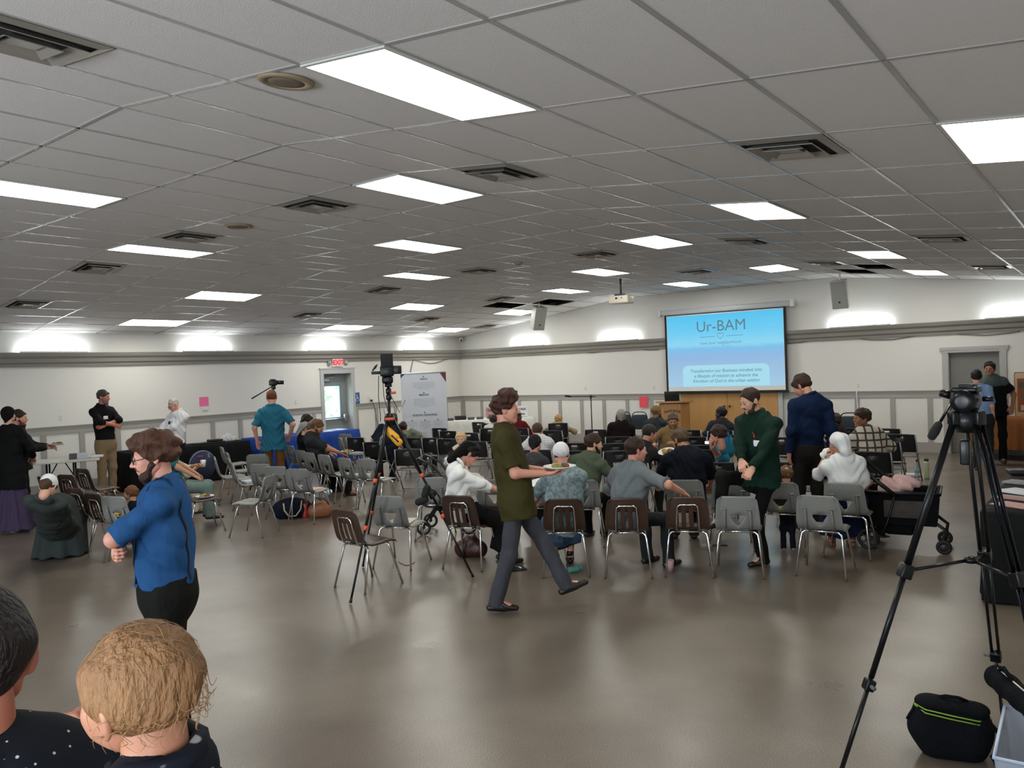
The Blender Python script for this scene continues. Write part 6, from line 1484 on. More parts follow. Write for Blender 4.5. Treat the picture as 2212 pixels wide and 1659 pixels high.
# near tripod at right
P_ = atd(2085, 4.42); za = zat(2085, 900, 4.42)
T1 = thing('video_tripod', 'tall black video tripod without a camera standing in the right foreground', 'tripod', P_)
ap = A(0, 0, za)
fl = [at(1812, 1690, 0)-P_, at(2167, 1572, 0)-P_, at(2330, 1790, 0)-P_]
heads = [A(*(nrm(f)*.060)[:2], za) for f in fl]
for i, f in enumerate(fl):
    top = heads[i]; foot = A(f[0], f[1], .02); d = foot-top; side = nrm(np.cross(d, A(0, 0, 1)))
    pt = lambda q, o=0: top+d*q+side*o
    lg = None
    if i == 0:
        lg = MB().tube([pt(0), pt(.42)], .017, 10).obj('leg', tripm, T1); MB().tube([pt(.40), pt(.72)], .014, 10).obj('lower_tube', tripm, lg); MB().tube([pt(.72), pt(1)], .0115, 10).obj('foot_tube', tripm, lg)
        k2 = .74
    else:
        mb = MB(); mb.tube([pt(0, -.018), pt(.44, -.02)], .010, 8); mb.tube([pt(0, .018), pt(.44, .02)], .010, 8); lg = mb.obj('leg', tripb if i == 2 else tripm, T1)
        mb = MB(); mb.tube([pt(.42, -.017), pt(.76, -.017)], .008, 8); mb.tube([pt(.42, .017), pt(.76, .017)], .008, 8); mb.obj('lower_tube', tripb if i == 2 else tripm, lg); MB().tube([pt(.74), pt(1)], .009, 8).obj('foot_tube', tripm, lg)
        k2 = .76
    MB().rbox(-.03, .03, -.028, .028, -.035, .035, .008, T=mtx(pt(.425), nrm(side), nrm(np.cross(nrm(d), side)), nrm(d))).obj('leg_clamp', tripm, lg)
    MB().rbox(-.026, .026, -.022, .022, -.028, .028, .007, T=mtx(pt(k2), nrm(side), nrm(np.cross(nrm(d), side)), nrm(d))).obj('leg_lock', tripm, lg)
    n_ = nrm(np.cross(nrm(d), side)); MB().tube([pt(k2, 0), pt(k2, -.055)], .010, 8).obj('lock_knob', mat('grey_knob', '5a5a5c', .5), lg)
    MB().tube([pt(1.0), pt(1.012)], [.014, .016], 8).obj('rubber_foot', tripm, lg)
    MB().rbox(-.028, .028, -.026, .026, -.04, .03, .010, T=mtx(top-A(0, 0, .0), nrm(side), nrm(np.cross(A(0, 0, 1), side)), (0, 0, 1))).obj('leg_hinge', tripm, lg)
cz = zat(2075, 1208, 4.42)
for i, f in enumerate(fl):
    top = heads[i]; foot = A(f[0], f[1], .02); d = foot-top; q = top+d*.425
    MB().tube([(0, 0, cz), tuple(q)], .0085, 6).obj('spreader_arm', tripm, T1)
MB().lathe([(.03, -.012), (.03, .012), (.01, .02)], 14, T=Matrix.Translation((0, 0, cz))).obj('spreader_hub', tripm, T1)
MB().lathe([(.06, -.10), (.078, -.05), (.078, .03), (.055, .05), (.05, .10), (.05, .135)], 24, T=Matrix.Translation((0, 0, za)) @ Matrix.Scale(.76, 4)).obj('bowl', tripm, T1)
hd = rz = facing(P_, 15)
X_, Y_ = A(math.cos(hd), math.sin(hd), 0), A(-math.sin(hd), math.cos(hd), 0)
zh = zat(2078, 862, 4.42)
MB().lathe([(.055, -.085), (.062, -.06), (.066, -.05), (.07, .0), (.07, .05), (.062, .085), (.03, .09)], 24, T=mtx((0, 0, zh-.01), X_, A(0, 0, 1), -Y_) @ Matrix.Scale(.85, 4)).obj('fluid_head', tripm, T1)
mb = MB(); mb.lathe([(.05, -.06), (.06, -.02), (.05, .06)], 20, T=mtx((0, 0, zh-.01), (0, 0, 1), Y_, -X_) @ Matrix.Scale(.85, 4)); mb.rbox(-.065, .07, -.06, .06, .050, .082, .012, T=mtx((0, 0, zh-.01), X_, Y_, (0, 0, 1)) @ Matrix.Scale(.85, 4)); mb.rbox(-.03, .05, -.045, .045, .078, .098, .008, T=mtx((0, 0, zh-.01), X_, Y_, (0, 0, 1)) @ Matrix.Scale(.85, 4)); mb.obj('camera_plate', tripm, T1)
kn = [X_*-.07+A(0, 0, zh+.02), X_*-.115+A(0, 0, zh+.03)]; MB().tube(kn, [.022, .018], 10).obj('tilt_knob', tripm, T1)
MB().tube([X_*.07+A(0, 0, zh-.0), X_*.115+A(0, 0, zh-.0)], .013, 8).obj('side_knob', tripm, T1)
h0 = X_*-.075+A(0, 0, zh-.03); Dg = 4.3; h1 = atd(2005, Dg, zat(2005, 948, Dg))-P_
MB().tube([h0, h0+(h1-h0)*.5, h1], [.008, .008, .008], 8).obj('pan_handle', tripm, T1)
MB().tube([h0+(h1-h0)*.52, h0+(h1-h0)*.58, h0+(h1-h0)*.8, h0+(h1-h0)*.96, h1], [.010, .019, .023, .019, .008], 12).obj('foam_grip', mat('black_foam', '1b1a19', .9), T1)
MB().rbox(-.022, .022, -.022, .022, -.06, .06, .008, T=Matrix.Translation(Y_*-.04+A(0, 0, za-.17))).obj('counterweight_box', tripm, T1)
# tripod with a camcorder under a black hood, middle left
P_ = A(10.49, -12.97, 0); D2 = math.hypot(P_[0]-CAM[0], P_[1]-CAM[1]); za = zat(845, 908, D2)
T2 = thing('camera_tripod', 'black tripod with orange locks carrying a camcorder, left of the walking man', 'tripod', P_)
for f in (at(757, 1305, 0), at(1022, 1248, 0), at(784, 1225, 0)):
    f = f-P_; top = A(*(nrm(A(f[0], f[1], 0))*.045)[:2], za); d = A(f[0], f[1], .01)-top; pt = lambda q: top+d*q
    lg = MB().tube([pt(0), pt(.36)], .017, 8).obj('leg', tripm, T2); MB().tube([pt(.34), pt(.62)], .014, 8).obj('middle_tube', tripm, lg); MB().tube([pt(.60), pt(.985)], .0105, 8).obj('lower_tube', tripm, lg)
    for q in (.35, .61): MB().tube([pt(q-.012), pt(q+.012)], .020, 8).obj('lock_ring', orange, lg)
    MB().tube([pt(.975), pt(1)], [.012, .014], 8).obj('rubber_foot', tripm, lg)
MB().tube([(0, 0, za-.2), (0, 0, za+.02), (0, 0, zat(840, 832, D2))], [.014, .014, .016], 10).obj('centre_column', tripm, T2)
MB().lathe([(.045, -.05), (.055, .0), (.05, .04), (.03, .07)], 16, T=Matrix.Translation((0, 0, za))).obj('crown', tripm, T2)
MB().rbox(-.045, .045, -.062, -.05, .005, .03, .006, T=Matrix.Translation((0, 0, za)) @ Matrix.Rotation(facing(P_, 0), 4, 'Z')).obj('crown_plate', orange, T2)
for z in (zat(840, 858, D2), zat(840, 845, D2)): MB().lathe([(.02, -.03), (.028, -.02), (.028, .02), (.02, .03)], 12, T=Matrix.Translation((0, 0, z))).obj('column_lock', tripm, T2)
MB().tube([(0.02, 0, zat(840, 850, D2)), (.07, .03, zat(840, 848, D2))], [.010, .014], 8).obj('locking_knob', orange, T2)
rz = facing(P_, 0); zcam = zat(836, 800, D2)
t = thing('camcorder', 'black camcorder with upright hooded monitor on the orange-locked tripod', 'camcorder', (P_[0], P_[1], zcam), rz)
MB().rbox(-.075, .06, -.06, .10, -.06, .045, .015).obj('camera_body', tripm, t); MB().tube([(0, .1, .0), (0, .2, .0)], .038, 16).obj('camera_lens', tripm, t)
MB().rbox(-.065, .055, -.075, .02, .03, .165, .006).obj('monitor_hood', mat('black_matte', '0d0e0f', .8), t); MB().rbox(.05, .135, -.05, .03, -.04, .045, .012).obj('audio_box', tripm, t)
MB().rbox(-.16, -.07, -.03, .03, -.035, -.005, .008).obj('top_handle', tripm, t); MB().tube([(-.15, 0, .0), (-.12, 0, .035), (-.10, 0, .06)], [.006, .012, .006], 8).obj('microphone', tripm, t)
MB().rbox(-.06, .05, -.05, .06, -.13, -.06, .02).obj('tilt_head', tripm, t); MB().tube([(0, 0, -.13), (0, 0, -.165)], .035, 12).obj('pan_base', tripm, t)
for x0_, k_ in ((-.09, .0), (-.05, .04), (.0, .1)): MB().tube([(x0_, -.05, -.05), (x0_-.01+k_*.3, -.07, -.25), (x0_+k_, -.06, -.42), (x0_+k_*1.6, -.05, -.30 if k_ else -.5)], .004, 5).obj('hanging_cable', mat('black_plastic', '161616', .4), t)
# yellow ear defenders hooked on that tripod, headphones on its right leg
Dk = D2-.06; Q = atd(847, Dk, zat(847, 946, Dk))
t = thing('ear_defenders', 'yellow and grey ear defenders hanging from the crown of the camera tripod', 'ear defenders', Q, facing(Q, 20))
yel = mat('safety_yellow', 'd99a1c', .4)
for x, z, k in ((.0, .0, 1), (-.03, .045, 0)): nobj('ear_cup', [(*sdf_mesh([Prim((x-.045, 0, z+.04), (x+.04, .0, z-.045), .034, .04, R=np.eye(3), sq=(1, .8, 1))], .007, .01), 0)], [yel], t)
MB().tube([(-.02, -.036, .03), (.05, -.036, -.04)], .008, 6).obj('seal', mat('black_plastic', '161616', .4), t)
MB().tube([(-.05, 0, .07), (-.10, .01, .05), (-.15, .01, .0), (-.165, .01, -.07)], .007, 6).obj('headband', mat('grey_band', '8a8884', .5), t)
Dk = 7.75; Q = atd(908, Dk, zat(908, 1070, Dk))
t = thing('headphones', 'black over-ear headphones hanging on the right leg of the camera tripod', 'headphones', Q, facing(Q, 0))
for x, z, a in ((-.035, -.055, .3), (.01, .035, 1.2)): nobj('ear_cup', [(*sdf_mesh([Prim((x-.035*math.cos(a), 0, z-.035*math.sin(a)), (x+.035*math.cos(a), 0, z+.035*math.sin(a)), .036, R=np.eye(3), sq=(1, .7, 1))], .007, .01), 0)], [mat('black_matte', '0d0e0f', .8)], t)
MB().tube([(-.03, 0, -.08), (.01, .0, -.115), (.08, .0, -.125), (.135, 0, -.095), (.145, 0, -.04), (.10, 0, .03), (.04, 0, .06)], .009, 8).obj('headband', mat('black_matte', '0d0e0f', .8), t)
# small camera on a tripod behind the teal shirt
P_ = atd(590, 15.5); z_ = zat(590, 827, 15.5); rz = facing(P_, 90)
t = thing('photo_tripod', 'tripod with a long pan handle behind the teal-shirted man', 'tripod', P_, rz)
MB().tube([(0, 0, .6), (0, 0, z_-.1)], .018, 8).obj('centre_column', alu, t)
for q in (30, 150, 270): MB().tube([(0, 0, 1.35), (.5*math.cos(math.radians(q)), .5*math.sin(math.radians(q)), 0)], .016, 6).obj('leg', tripm, t)
MB().rbox(-.04, .04, -.04, .04, z_-.12, z_-.05, .012).obj('pan_head', tripm, t); MB().tube([(0, -.03, z_-.07), (0, -.4, z_-.28)], [.009, .013], 8).obj('pan_handle', tripm, t)
t = thing('video_camera', 'small black video camera above the head of the teal-shirted man', 'video camera', (P_[0], P_[1], z_-.05), rz)
MB().rbox(-.05, .05, -.08, .07, 0, .10, .015).obj('camera_body', tripm, t); MB().tube([(0, .07, .055), (0, .19, .05)], .038, 14).obj('camera_lens', tripm, t); MB().rbox(-.02, .02, -.06, .04, .10, .12, .006).obj('top_shoe', tripm, t)

# ------------------------------------------------------------------ food, cups, bags
foam = mat('white_foam', 'dededb', .7)
foods = [mat('food_brown', '6b4524', .6, var=.3, vscale=60), mat('food_yellow', 'b98a2c', .6, var=.25, vscale=60), mat('food_green', '7a7a3a', .6, var=.3, vscale=60)]
def plate(label, P, rz=0.0, tilt=(0, 0), r=.125, food=True, nm='plate_of_food'):
    t = thing(nm, label, 'plate', P, rz); t.rotation_euler = (tilt[0], tilt[1], rz)
    mb = MB(); mb.lathe([(.001, 0), (.6*r, 0), (.68*r, .004), (r, .020), (r, .024), (.66*r, .008), (.001, .005)], 32); mb.obj('plate', foam, t)
    if food:
        random.seed(int(abs(P[0]*100)))
        for k in range(3):
            a = 2.1*k+.5; pr = [Prim((math.cos(a)*.05*r/.125+random.uniform(-.02, .02), math.sin(a)*.05*r/.125+random.uniform(-.02, .02), .014), (math.cos(a)*.04*r/.125+random.uniform(-.02, .02), math.sin(a)*.045*r/.125, .018), .022+.006*random.random()) for _ in range(3)]
            nobj('food_portion', [(*sdf_mesh(pr, .006, .012, lambda P_: .003*np.sin(160*P_[..., 0])*np.sin(150*P_[..., 1]), ((A(0, 0, .006), A(0, 0, -1)),)), 0)], [foods[k]], t)
    return t
W1 = WALK['toW'](WALK['W'][0]*.4+WALK['W'][1]*.6+A(0, .12, .028)); plate('white plate heaped with food carried by the walking man', W1, .3, (.0, .0), .14)
W1 = at(1155, 1050, .62); W1 = atd(1152, 8.35, zat(1152, 1046, 8.35)); plate('tilted white plate held by the woman in the lacy cape', W1, 0, (.25, -.1), .13, False, 'foam_plate')
def on_seat(k, f=.03, z=.458): (x, y, _), rz = CP[k]; return A(x-math.sin(rz)*f, y+math.cos(rz)*f, z)
plate('plate of orange food on the grey chair in front of the toddler', on_seat('GR6', -.02), .4)
plate('plate of food beside the woman in white dress', atd(1768, 8.75, .50), .2); 
plate('nearly empty plate on the brown chair behind the blue-shirted man', on_seat('b5', .04), .2)
plate('paper plate of food on the dark brown chair next to the crouching woman', on_seat('b4', .02), .6, r=.115); plate('second paper plate of food on the brown chair by the crouching woman', on_seat('b3', .06), .1, r=.11)
plate('bowl-like plate on the lap of the charcoal-shirted man', CHAR['toW'](CHAR['W'][1]+A(-.07, .10, .01)), .1, r=.11)
plate('plate held out by the long-bearded man at the left edge', BEARD2['toW'](BEARD2['W'][1]+A(-.05, .13, .03)), 0, (0, 0), .12)
P_ = atd(1434, 10.3, zat(1434, 978, 10.3)); plate('yellow plate between the balding man and the navy T-shirt', P_, 0, (.35, 0), .11)
def cup(label, P, col, r=.04, h=.11, alpha=.75):
    t = thing('plastic_cup', label, 'cup', P); m = mat('cup_'+col, col, .3, alpha=alpha)
    mb = MB(); mb.lathe([(r*.72, 0), (r, h), (r*.94, h), (r*.68, .006), (.001, .006)], 20); mb.obj('cup_wall', m, t); return t
c_ = cup('clear cup with pink drink on the floor below the second brown chair leg', at(1448, 1233, 0), 'c9a3a6'); MB().lathe([(.001, .008), (.029, .008), (.034, .07), (.001, .07)], 18).obj('pink_drink', mat('pink_drink', 'c28088', .3), c_)
cup('small white cup on the floor beside the wagon wheel', at(1857, 1179, 0), 'd8d2cc', .035, .075, 1.0)
cu = CUPP; cup('white cup in the hands of the person in cream sleeves', cu['toW']((cu['W'][0]+cu['W'][1])/2+A(0, .10, -.02)), 'd9d4d2', .042, .11, 1.0)
P_ = at(1240, 1236, 0); t = thing('sippy_bottle', 'clear teal baby bottle lying on the floor under the brown chair', 'bottle', P_, facing(P_, 60))
MB().tube([(0, -.07, .032), (0, .04, .032), (0, .06, .026)], [.03, .031, .024], 14).obj('bottle_body', mat('teal_clear', '5fa79a', .15, alpha=.6), t); MB().tube([(0, .06, .032), (0, .09, .032), (0, .10, .032)], [.026, .024, .01], 12).obj('bottle_cap', mat('teal_cap', '3f8a80', .4), t)
P_ = at(1982, 1036, 0); t = thing('water_bottle', 'clear plastic water bottle with black cap on the floor by the wagon', 'bottle', P_)
MB().lathe([(.04, 0), (.043, .03), (.041, .12), (.043, .2), (.03, .26), (.016, .28), (.016, .30)], 18).obj('bottle_body', mat('clear_bottle', 'b8c8d2', .1, alpha=.4), t); MB().lathe([(.02, .295), (.02, .33), (.005, .335)], 14).obj('bottle_cap', blkm, t); MB().lathe([(.0425, .11), (.0435, .112), (.0435, .18), (.0425, .182)], 18).obj('bottle_label', mat('blue_label', '9cc3da', .4), t)
P_ = at(2002, 1034, 0); t = thing('tumbler', 'pale lime insulated tumbler with grey lid on the floor near the near tripod', 'tumbler', P_)
MB().lathe([(.040, 0), (.043, .02), (.043, .26), (.036, .29)], 20).obj('tumbler_body', mat('lime_white', 'bdc3a0', .35), t); MB().lathe([(.036, .285), (.037, .33), (.03, .345), (.005, .345)], 18).obj('tumbler_lid', mat('grey_lid', '4a4a48', .4), t)
flat_on('paper_sheet', 'white sheets on the floor beside the water bottle', 'paper', 1968, 1024, .4, .35, .25, mat('white_paper', 'd8dade', .7), .004, .0)
# things on chair seats
def seat_thing(nm, lab, cat, k, w, d, h_, m, f=.05, rz=0.2, x=0):
    P = on_seat(k, f, .452); t = MB().rbox(-w/2, w/2, -d/2, d/2, 0, h_, min(.004, h_*.4)).obj(nm, m, None, P, CP[k][1]+rz); return tag(t, lab, cat)
seat_thing('booklet', 'white booklet lying on the grey chair behind the tripod', 'booklet', 'GR1', .22, .30, .012, mat('cream_paper', 'c9c5bb', .7), .07)
seat_thing('paper_sheet', 'pale pink paper lying on the grey chair above the navy tote', 'paper', 'L8', .24, .30, .006, mat('pale_pink_paper', 'cfa79e', .7), .05)
seat_thing('wipes_packet', 'white and teal packet on the grey chair before the tripod', 'packet', 'R5', .22, .15, .05, mat('white_teal_packet', 'cfd8d6', .4), .05)
seat_thing('cloth', 'folded pale blue cloth on the nearest side-on grey chair', 'cloth', 'L4', .26, .2, .035, mat('pale_blue_cloth', 'b6c0c4', .8), .0)
seat_thing('booklet', 'white booklet on the grey chair at the right end of the left block', 'booklet', 'R6', .2, .26, .012, mat('white_paper', 'd8dade', .7), -.04)
# bags on the floor
lea = mat('brown_leather', '5a3420', .5, bump=.2, bscale=40, var=.15)
P_ = at(632, 1119, 0); t = thing('tote_bag', 'navy tote bag with rope handles under the grey chair', 'bag', P_, facing(P_, 0))
nobj('bag_body', [(*sdf_mesh([Prim((-.16, 0, .13), (.16, 0, .13), .13, R=np.eye(3), sq=(1, .75, 1)), Prim((0, 0, .18), (0, 0, .2), .15, R=np.eye(3), sq=(1.2, .6, .7))], .014, .05, None, ((A(0, 0, 0), A(0, 0, -1)),)), 0)], [cloth('navy_canvas', '1a2338')], t)
MB().tube([(-.12, -.09, .24), (-.11, -.125, .14), (-.05, -.13, .05), (.05, -.13, .05), (.12, -.125, .14), (.14, -.09, .26)], .011, 6).obj('rope_handle', mat('cream_rope', 'b9a78c', .8), t)
P_ = at(660, 1118, 0); t = thing('water_bottle', 'red water bottle with black lid beside the navy tote', 'bottle', P_); MB().lathe([(.04, 0), (.043, .015), (.043, .2), (.036, .215)], 18).obj('bottle_body', mat('red_bottle', 'b2352e', .4), t); MB().lathe([(.034, .21), (.036, .25), (.02, .255), (.005, .255)], 16).obj('bottle_cap', blkm, t)
P_ = at(692, 1118, 0); t = thing('handbag', 'tan leather bag on the floor right of the red bottle', 'bag', P_, facing(P_, 5))
nobj('bag_body', [(*sdf_mesh([Prim((-.08, 0, .1), (.09, 0, .1), .10, R=np.eye(3), sq=(1, .8, 1)), Prim((0, 0, .16), (.03, 0, .16), .08)], .014, .05, None, ((A(0, 0, 0), A(0, 0, -1)),)), 0)], [mat('tan_leather', '8a5632', .5, bump=.2, bscale=30)], t); MB().tube([(-.12, -.02, .2), (-.05, -.06, .3), (.08, -.06, .28), (.14, -.02, .18)], .012, 6).obj('bag_strap', lea, t)
P_ = at(1016, 1203, 0); t = thing('handbag', 'dark red leather handbag under the brown chair left of the walking man', 'bag', P_, facing(P_, 15))
nobj('bag_body', [(*sdf_mesh([Prim((-.08, 0, .09), (.10, 0, .09), .10, R=np.eye(3), sq=(1, .7, 1)), Prim((0, 0, .17), (.02, 0, .18), .07)], .012, .04, None, ((A(0, 0, 0), A(0, 0, -1)),)), 0)], [mat('oxblood_leather', '3a1a14', .4, bump=.2, bscale=40)], t); MB().tube([(-.1, 0, .16), (-.06, -.02, .28), (.05, -.02, .28), (.1, 0, .17)], .01, 6).obj('bag_handle', mat('oxblood_leather', '3a1a14', .4), t)
t = thing('tablet', 'tablet in a black cover lying on the floor before the walking man', 'tablet', at(1110, 1228, 0), facing(at(1110, 1228, 0), 70)); MB().rbox(-.13, .13, -.1, .1, 0, .014, .004).obj('tablet_cover', blkm, t); MB().rbox(-.128, .128, -.108, -.1, .002, .01, .002).obj('page_edge', foam, t); MB().tube([(-.02, .02, .022), (.1, .05, .022)], .007, 6).obj('stylus', alu, t)
t = thing('smartphone', 'black wallet phone on the floor between the chair legs', 'phone', at(1553, 1178, 0), facing(at(1553, 1178, 0), 80)); MB().rbox(-.04, .04, -.09, .09, 0, .012, .004).obj('phone_case', blkm, t); MB().box(-.036, .036, -.105, -.085, 0, .008).obj('card', mat('cream_paper', 'c9c5bb', .7), t)
P_ = atd(1523, 10.45, zat(1523, 956, 10.45)); t = thing('smartphone', 'smartphone with a lit white screen beside the cyan polo shirt', 'phone', P_, facing(P_, 0)); MB().rbox(-.04, .04, -.004, .004, -.022, .022, .003).obj('phone_body', blkm, t); MB().box(-.036, .036, -.006, -.0045, -.018, .018).obj('phone_screen', glow('lit_phone', 'e6eef6', 1.3), t)
I = CYAN; 
P_ = at(873, 1218, 0); pts = [at(861+q*35, 1214+8*math.sin(q*3.0), 0)+A(0, 0, .004) for q in np.linspace(0, 1, 8)]; tag(MB().tube(pts, .004, 5).obj('ribbon', mat('red_ribbon', '7a3a30', .7)), 'thin dark red ribbon curled on the floor below the grey chair', 'ribbon')
P_ = TOD['toW'](TOD['Hd'][1]); t = nobj('white_cloth', [(*sdf_mesh([Prim((0, 0, 0), (.03, 0, -.06), .06, .05), Prim((.03, .02, -.03), (-.04, .0, -.05), .045)], .010, .03, lambda P: .006*np.sin(60*P[..., 0]+50*P[..., 2])), 0)], [mat('white_paper', 'd8dade', .7)]); t.location = P_; tag(t, 'crumpled white cloth held by the blond little girl', 'cloth')
P_ = WHITE['toW'](WHITE['W'][0]); t = nobj('napkin', [(*sdf_mesh([Prim((0, 0, .03), (.02, 0, .07), .05, .035), Prim((.03, .02, .03), (.06, .0, .0), .03)], .009, .03, lambda P: .005*np.sin(80*P[..., 0]+70*P[..., 2])), 0)], [mat('white_paper', 'd8dade', .7)]); t.location = P_; tag(t, 'white napkin at the mouth of the woman in white dress', 'napkin')
# wagon
P_ = atd(1938, 9.45); rz = facing(P_, 4)
t = thing('stroller_wagon', 'black folding stroller wagon with big spoked wheel at the right end of the rows', 'wagon', P_, rz)
bk = mat('black_wagon_fabric', '0d0e10', .85, spec=.12, bump=.3, bscale=20); bf = mat('black_wagon_frame', '16171a', .4, .3)
mb = MB(); zt_ = .62
def ring(z, ex, ey): return [(-.36-ex, -.26-ey, z), (.36+ex, -.26-ey, z), (.36+ex, .26+ey, z), (-.36-ex, .26+ey, z)]
V = ring(zt_, .01, .01)+ring(.28, -.02, -.01)+ring(zt_, -.02, -.02)+ring(.30, -.05, -.04)
F = [(i, (i+1) % 4, (i+1) % 4+4, i+4) for i in range(4)]+[(i+8, i+12, (i+1) % 4+12, (i+1) % 4+8) for i in range(4)]+[(i, i+8, (i+1) % 4+8, (i+1) % 4) for i in range(4)]+[(4, 5, 6, 7), (12, 15, 14, 13)]
mb.add(V, F); mb.obj('wagon_basket', bk, t)
MB().rbox(-.15, .22, -.275, -.262, .36, .54, .004).obj('mesh_window', mat('grey_mesh', '3c3634', .8, var=.5, vscale=9), t)
mb = MB(); mb.tube(ring(zt_, .02, .02), .018, 8, closed=True); mb.obj('top_rail', bf, t)
for sx in (-1, 1):
    for sy in (-1, 1):
        r = .115 if sx < 0 else .075; x = sx*.31 if sx < 0 else .40; y = sy*.25
        T = mtx((x, y, r), (1, 0, 0), (0, 0, 1), (0, -1, 0)); mb = MB(); mb.tube([tuple(T @ Vector(((r-.02)*math.cos(q), (r-.02)*math.sin(q), 0))) for q in np.linspace(0, 2*math.pi, 24)[:-1]], .02, 8, closed=True); wh = mb.obj('wheel', mat('tyre_black', '141414', .7), t)
        mb = MB(); mb.tube([(x, y-.02, r), (x, y+.02, r)], .03, 12)
        for q in range(5): mb.tube([(x, y, r), (x+(r-.03)*math.cos(q*1.257), y, r+(r-.03)*math.sin(q*1.257))], .009, 5)
        mb.obj('wheel_spokes', mat('dark_grey_hub', '38383a', .4), wh)
        MB().tube([(x, y*.85, r), (x+(.0 if sx < 0 else .03), y*.85, r+.16), (sx*.30, y*.9, .34)], .018, 8).obj('fork', bf, t)
MB().rbox(-.15, .12, -.2, .2, .16, .29, .03).obj('storage_basket', bk, t)
MB().tube([(-.04, -.29, .60), (-.16, -.29, .70), (-.36, -.29, .87), (-.42, -.2, .92), (-.42, .2, .92), (-.36, .29, .87), (-.16, .29, .70), (-.04, .29, .60)], .022, 8).obj('push_handle', bf, t)
MB().tube([(-.04, -.285, .60), (-.12, -.285, .3), (-.18, -.285, .16)], .012, 6).obj('brace', bf, t)
P_ = atd(1934, 9.4, .62); pr = [Prim((-.13, 0, .02), (.08, .05, .03), .07, .06), Prim((-.10, .02, .08), (-.14, 0, .11), .05, .03), Prim((.0, .12, .10), (.17, .12, .06), .06, .04), Prim((-.14, .0, -.06), (-.05, .0, -.06), .06)]
t = nobj('blanket', [(*sdf_mesh(pr, .011, .06, lambda P: .010*np.sin(40*P[..., 0]+30*P[..., 2])*np.sin(35*P[..., 1]+1)), 0)], [cloth('pale_pink_fleece', 'c9a5a2')]); t.location = P_; t.rotation_euler = (0, 0, rz); tag(t, 'pale pink fleece blanket heaped in the black wagon', 'blanket')
# pushchair left of the white blouse: only its curved handle rises above the chairs
P_ = atd(956, 10.25); rz = facing(P_, 100); t = thing('pushchair', 'black pushchair with a curved handle behind the woman in white blouse', 'pushchair', P_, rz)
for s in (-1, 1):
    MB().tube([(s*.22, -.30, .80), (s*.22, -.38, .92), (s*.22, -.32, .98), (s*.22, -.12, .88), (s*.22, .08, .60), (s*.22, .30, .12)], .017, 8).obj('handle_frame', bf, t)
    MB().tube([(s*.22, .05, .62), (s*.22, -.28, .12)], .014, 8).obj('rear_strut', bf, t)
    for y in (-.28, .30): mb = MB(); mb.tube([(s*.24, y+.08*math.cos(q), .10+.08*math.sin(q)) for q in np.linspace(0, 2*math.pi, 18)[:-1]], .018, 6, closed=True); mb.tube([(s*.21, y, .10), (s*.27, y, .10)], .02, 8); mb.obj('wheel', mat('tyre_black', '141414', .7), t)
MB().rbox(-.2, .2, -.12, .22, .30, .36, .02).obj('seat', bk, t); MB().rbox(-.2, .2, -.03, .03, 0, .42, .02, T=Matrix.Translation((0, -.12, .34)) @ Matrix.Rotation(.35, 4, 'X')).obj('backrest', bk, t); MB().tube([(-.22, -.36, .95), (.22, -.36, .95)], .019, 8).obj('handlebar', bf, t)
# camera bag, tripod bag, storage bin in the right foreground
P_ = at(2054, 1632, 0); rz = facing(P_, -8); t = thing('camera_bag', 'black camera bag with lime green zip standing on the floor at lower right', 'bag', P_, rz)
bgm = mat('black_nylon', '0e1014', .85, spec=.12, bump=.35, bscale=60)
nobj('bag_body', [(*sdf_mesh([Prim((-.10, 0, .14), (.10, 0, .14), .10, R=np.eye(3), sq=(1, .8, 1)), Prim((-.06, 0, .06), (.08, 0, .06), .09, R=np.eye(3), sq=(1, .85, 1)), Prim((-.09, 0, .235), (.10, 0, .215), .075, R=np.eye(3), sq=(1, .9, 1))], .008, .04, None, ((A(0, 0, .0), A(0, 0, -1)), (A(0, 0, .25), nrm(A(.12, 0, 1))))), 0)], [bgm], t)
nobj('bag_lid', [(*sdf_mesh([Prim((-.09, 0, .27), (.11, 0, .25), .073, R=np.eye(3), sq=(1, .95, .5))], .007, .02), 0)], [bgm], t)
lm = mat('lime_piping', '8fb83a', .5)
for dz in (0, -.018): MB().tube([(-.165, -.02, .262+dz*.3), (-.12, -.07, .254+dz), (0, -.077, .238+dz), (.12, -.072, .222+dz), (.178, -.02, .222+dz*.6)], .0032, 6).obj('zip_piping', lm, t)
MB().tube([(-.06, 0, .295), (-.02, -.02, .315), (.04, -.02, .312), (.08, 0, .29)], .009, 8).obj('grab_handle', bgm, t)
MB().tube([(-.165, -.02, .24), (-.19, -.02, .20), (-.20, -.02, .175)], [.008, .006, .008], 6).obj('zip_pull', bgm, t)
MB().tube([(.17, 0, .20), (.215, -.02, .15), (.22, -.03, .08), (.18, -.03, .03), (.20, -.06, .0)], .012, 8).obj('shoulder_strap', bgm, t)
P0, P1 = atd(2138, 4.75, zat(2138, 1462, 4.75)), atd(2250, 4.35, zat(2250, 1560, 4.35))
d_ = nrm(P1-P0); t = thing('tripod_bag', 'long black tripod bag with white piping propped on the storage bin', 'bag', P0)
nobj('bag_body', [(*sdf_mesh([Prim(d_*.0, d_*.55, .062, .055)], .009, .02, lambda P: .003*np.sin(50*(P@d_))), 0)], [bgm], t)
sd_ = nrm(np.cross(d_, A(0, 0, 1))); up_ = np.cross(sd_, d_)
if up_[2] < 0: up_ = -up_
tw = nrm(CAM-P0); of = nrm(up_*.9+tw*.6-d_*((up_*.9+tw*.6)@d_))
MB().tube([d_*q+of*.063 for q in (.02, .15, .3, .5)], .004, 6).obj('white_piping', mat('white_piping', 'cfc8bc', .6), t)
MB().tube([d_*.04+of*.065+A(0, 0, .0), d_*.09+of*.10, d_*.16+of*.06], .011, 6).obj('carry_handle', bgm, t)
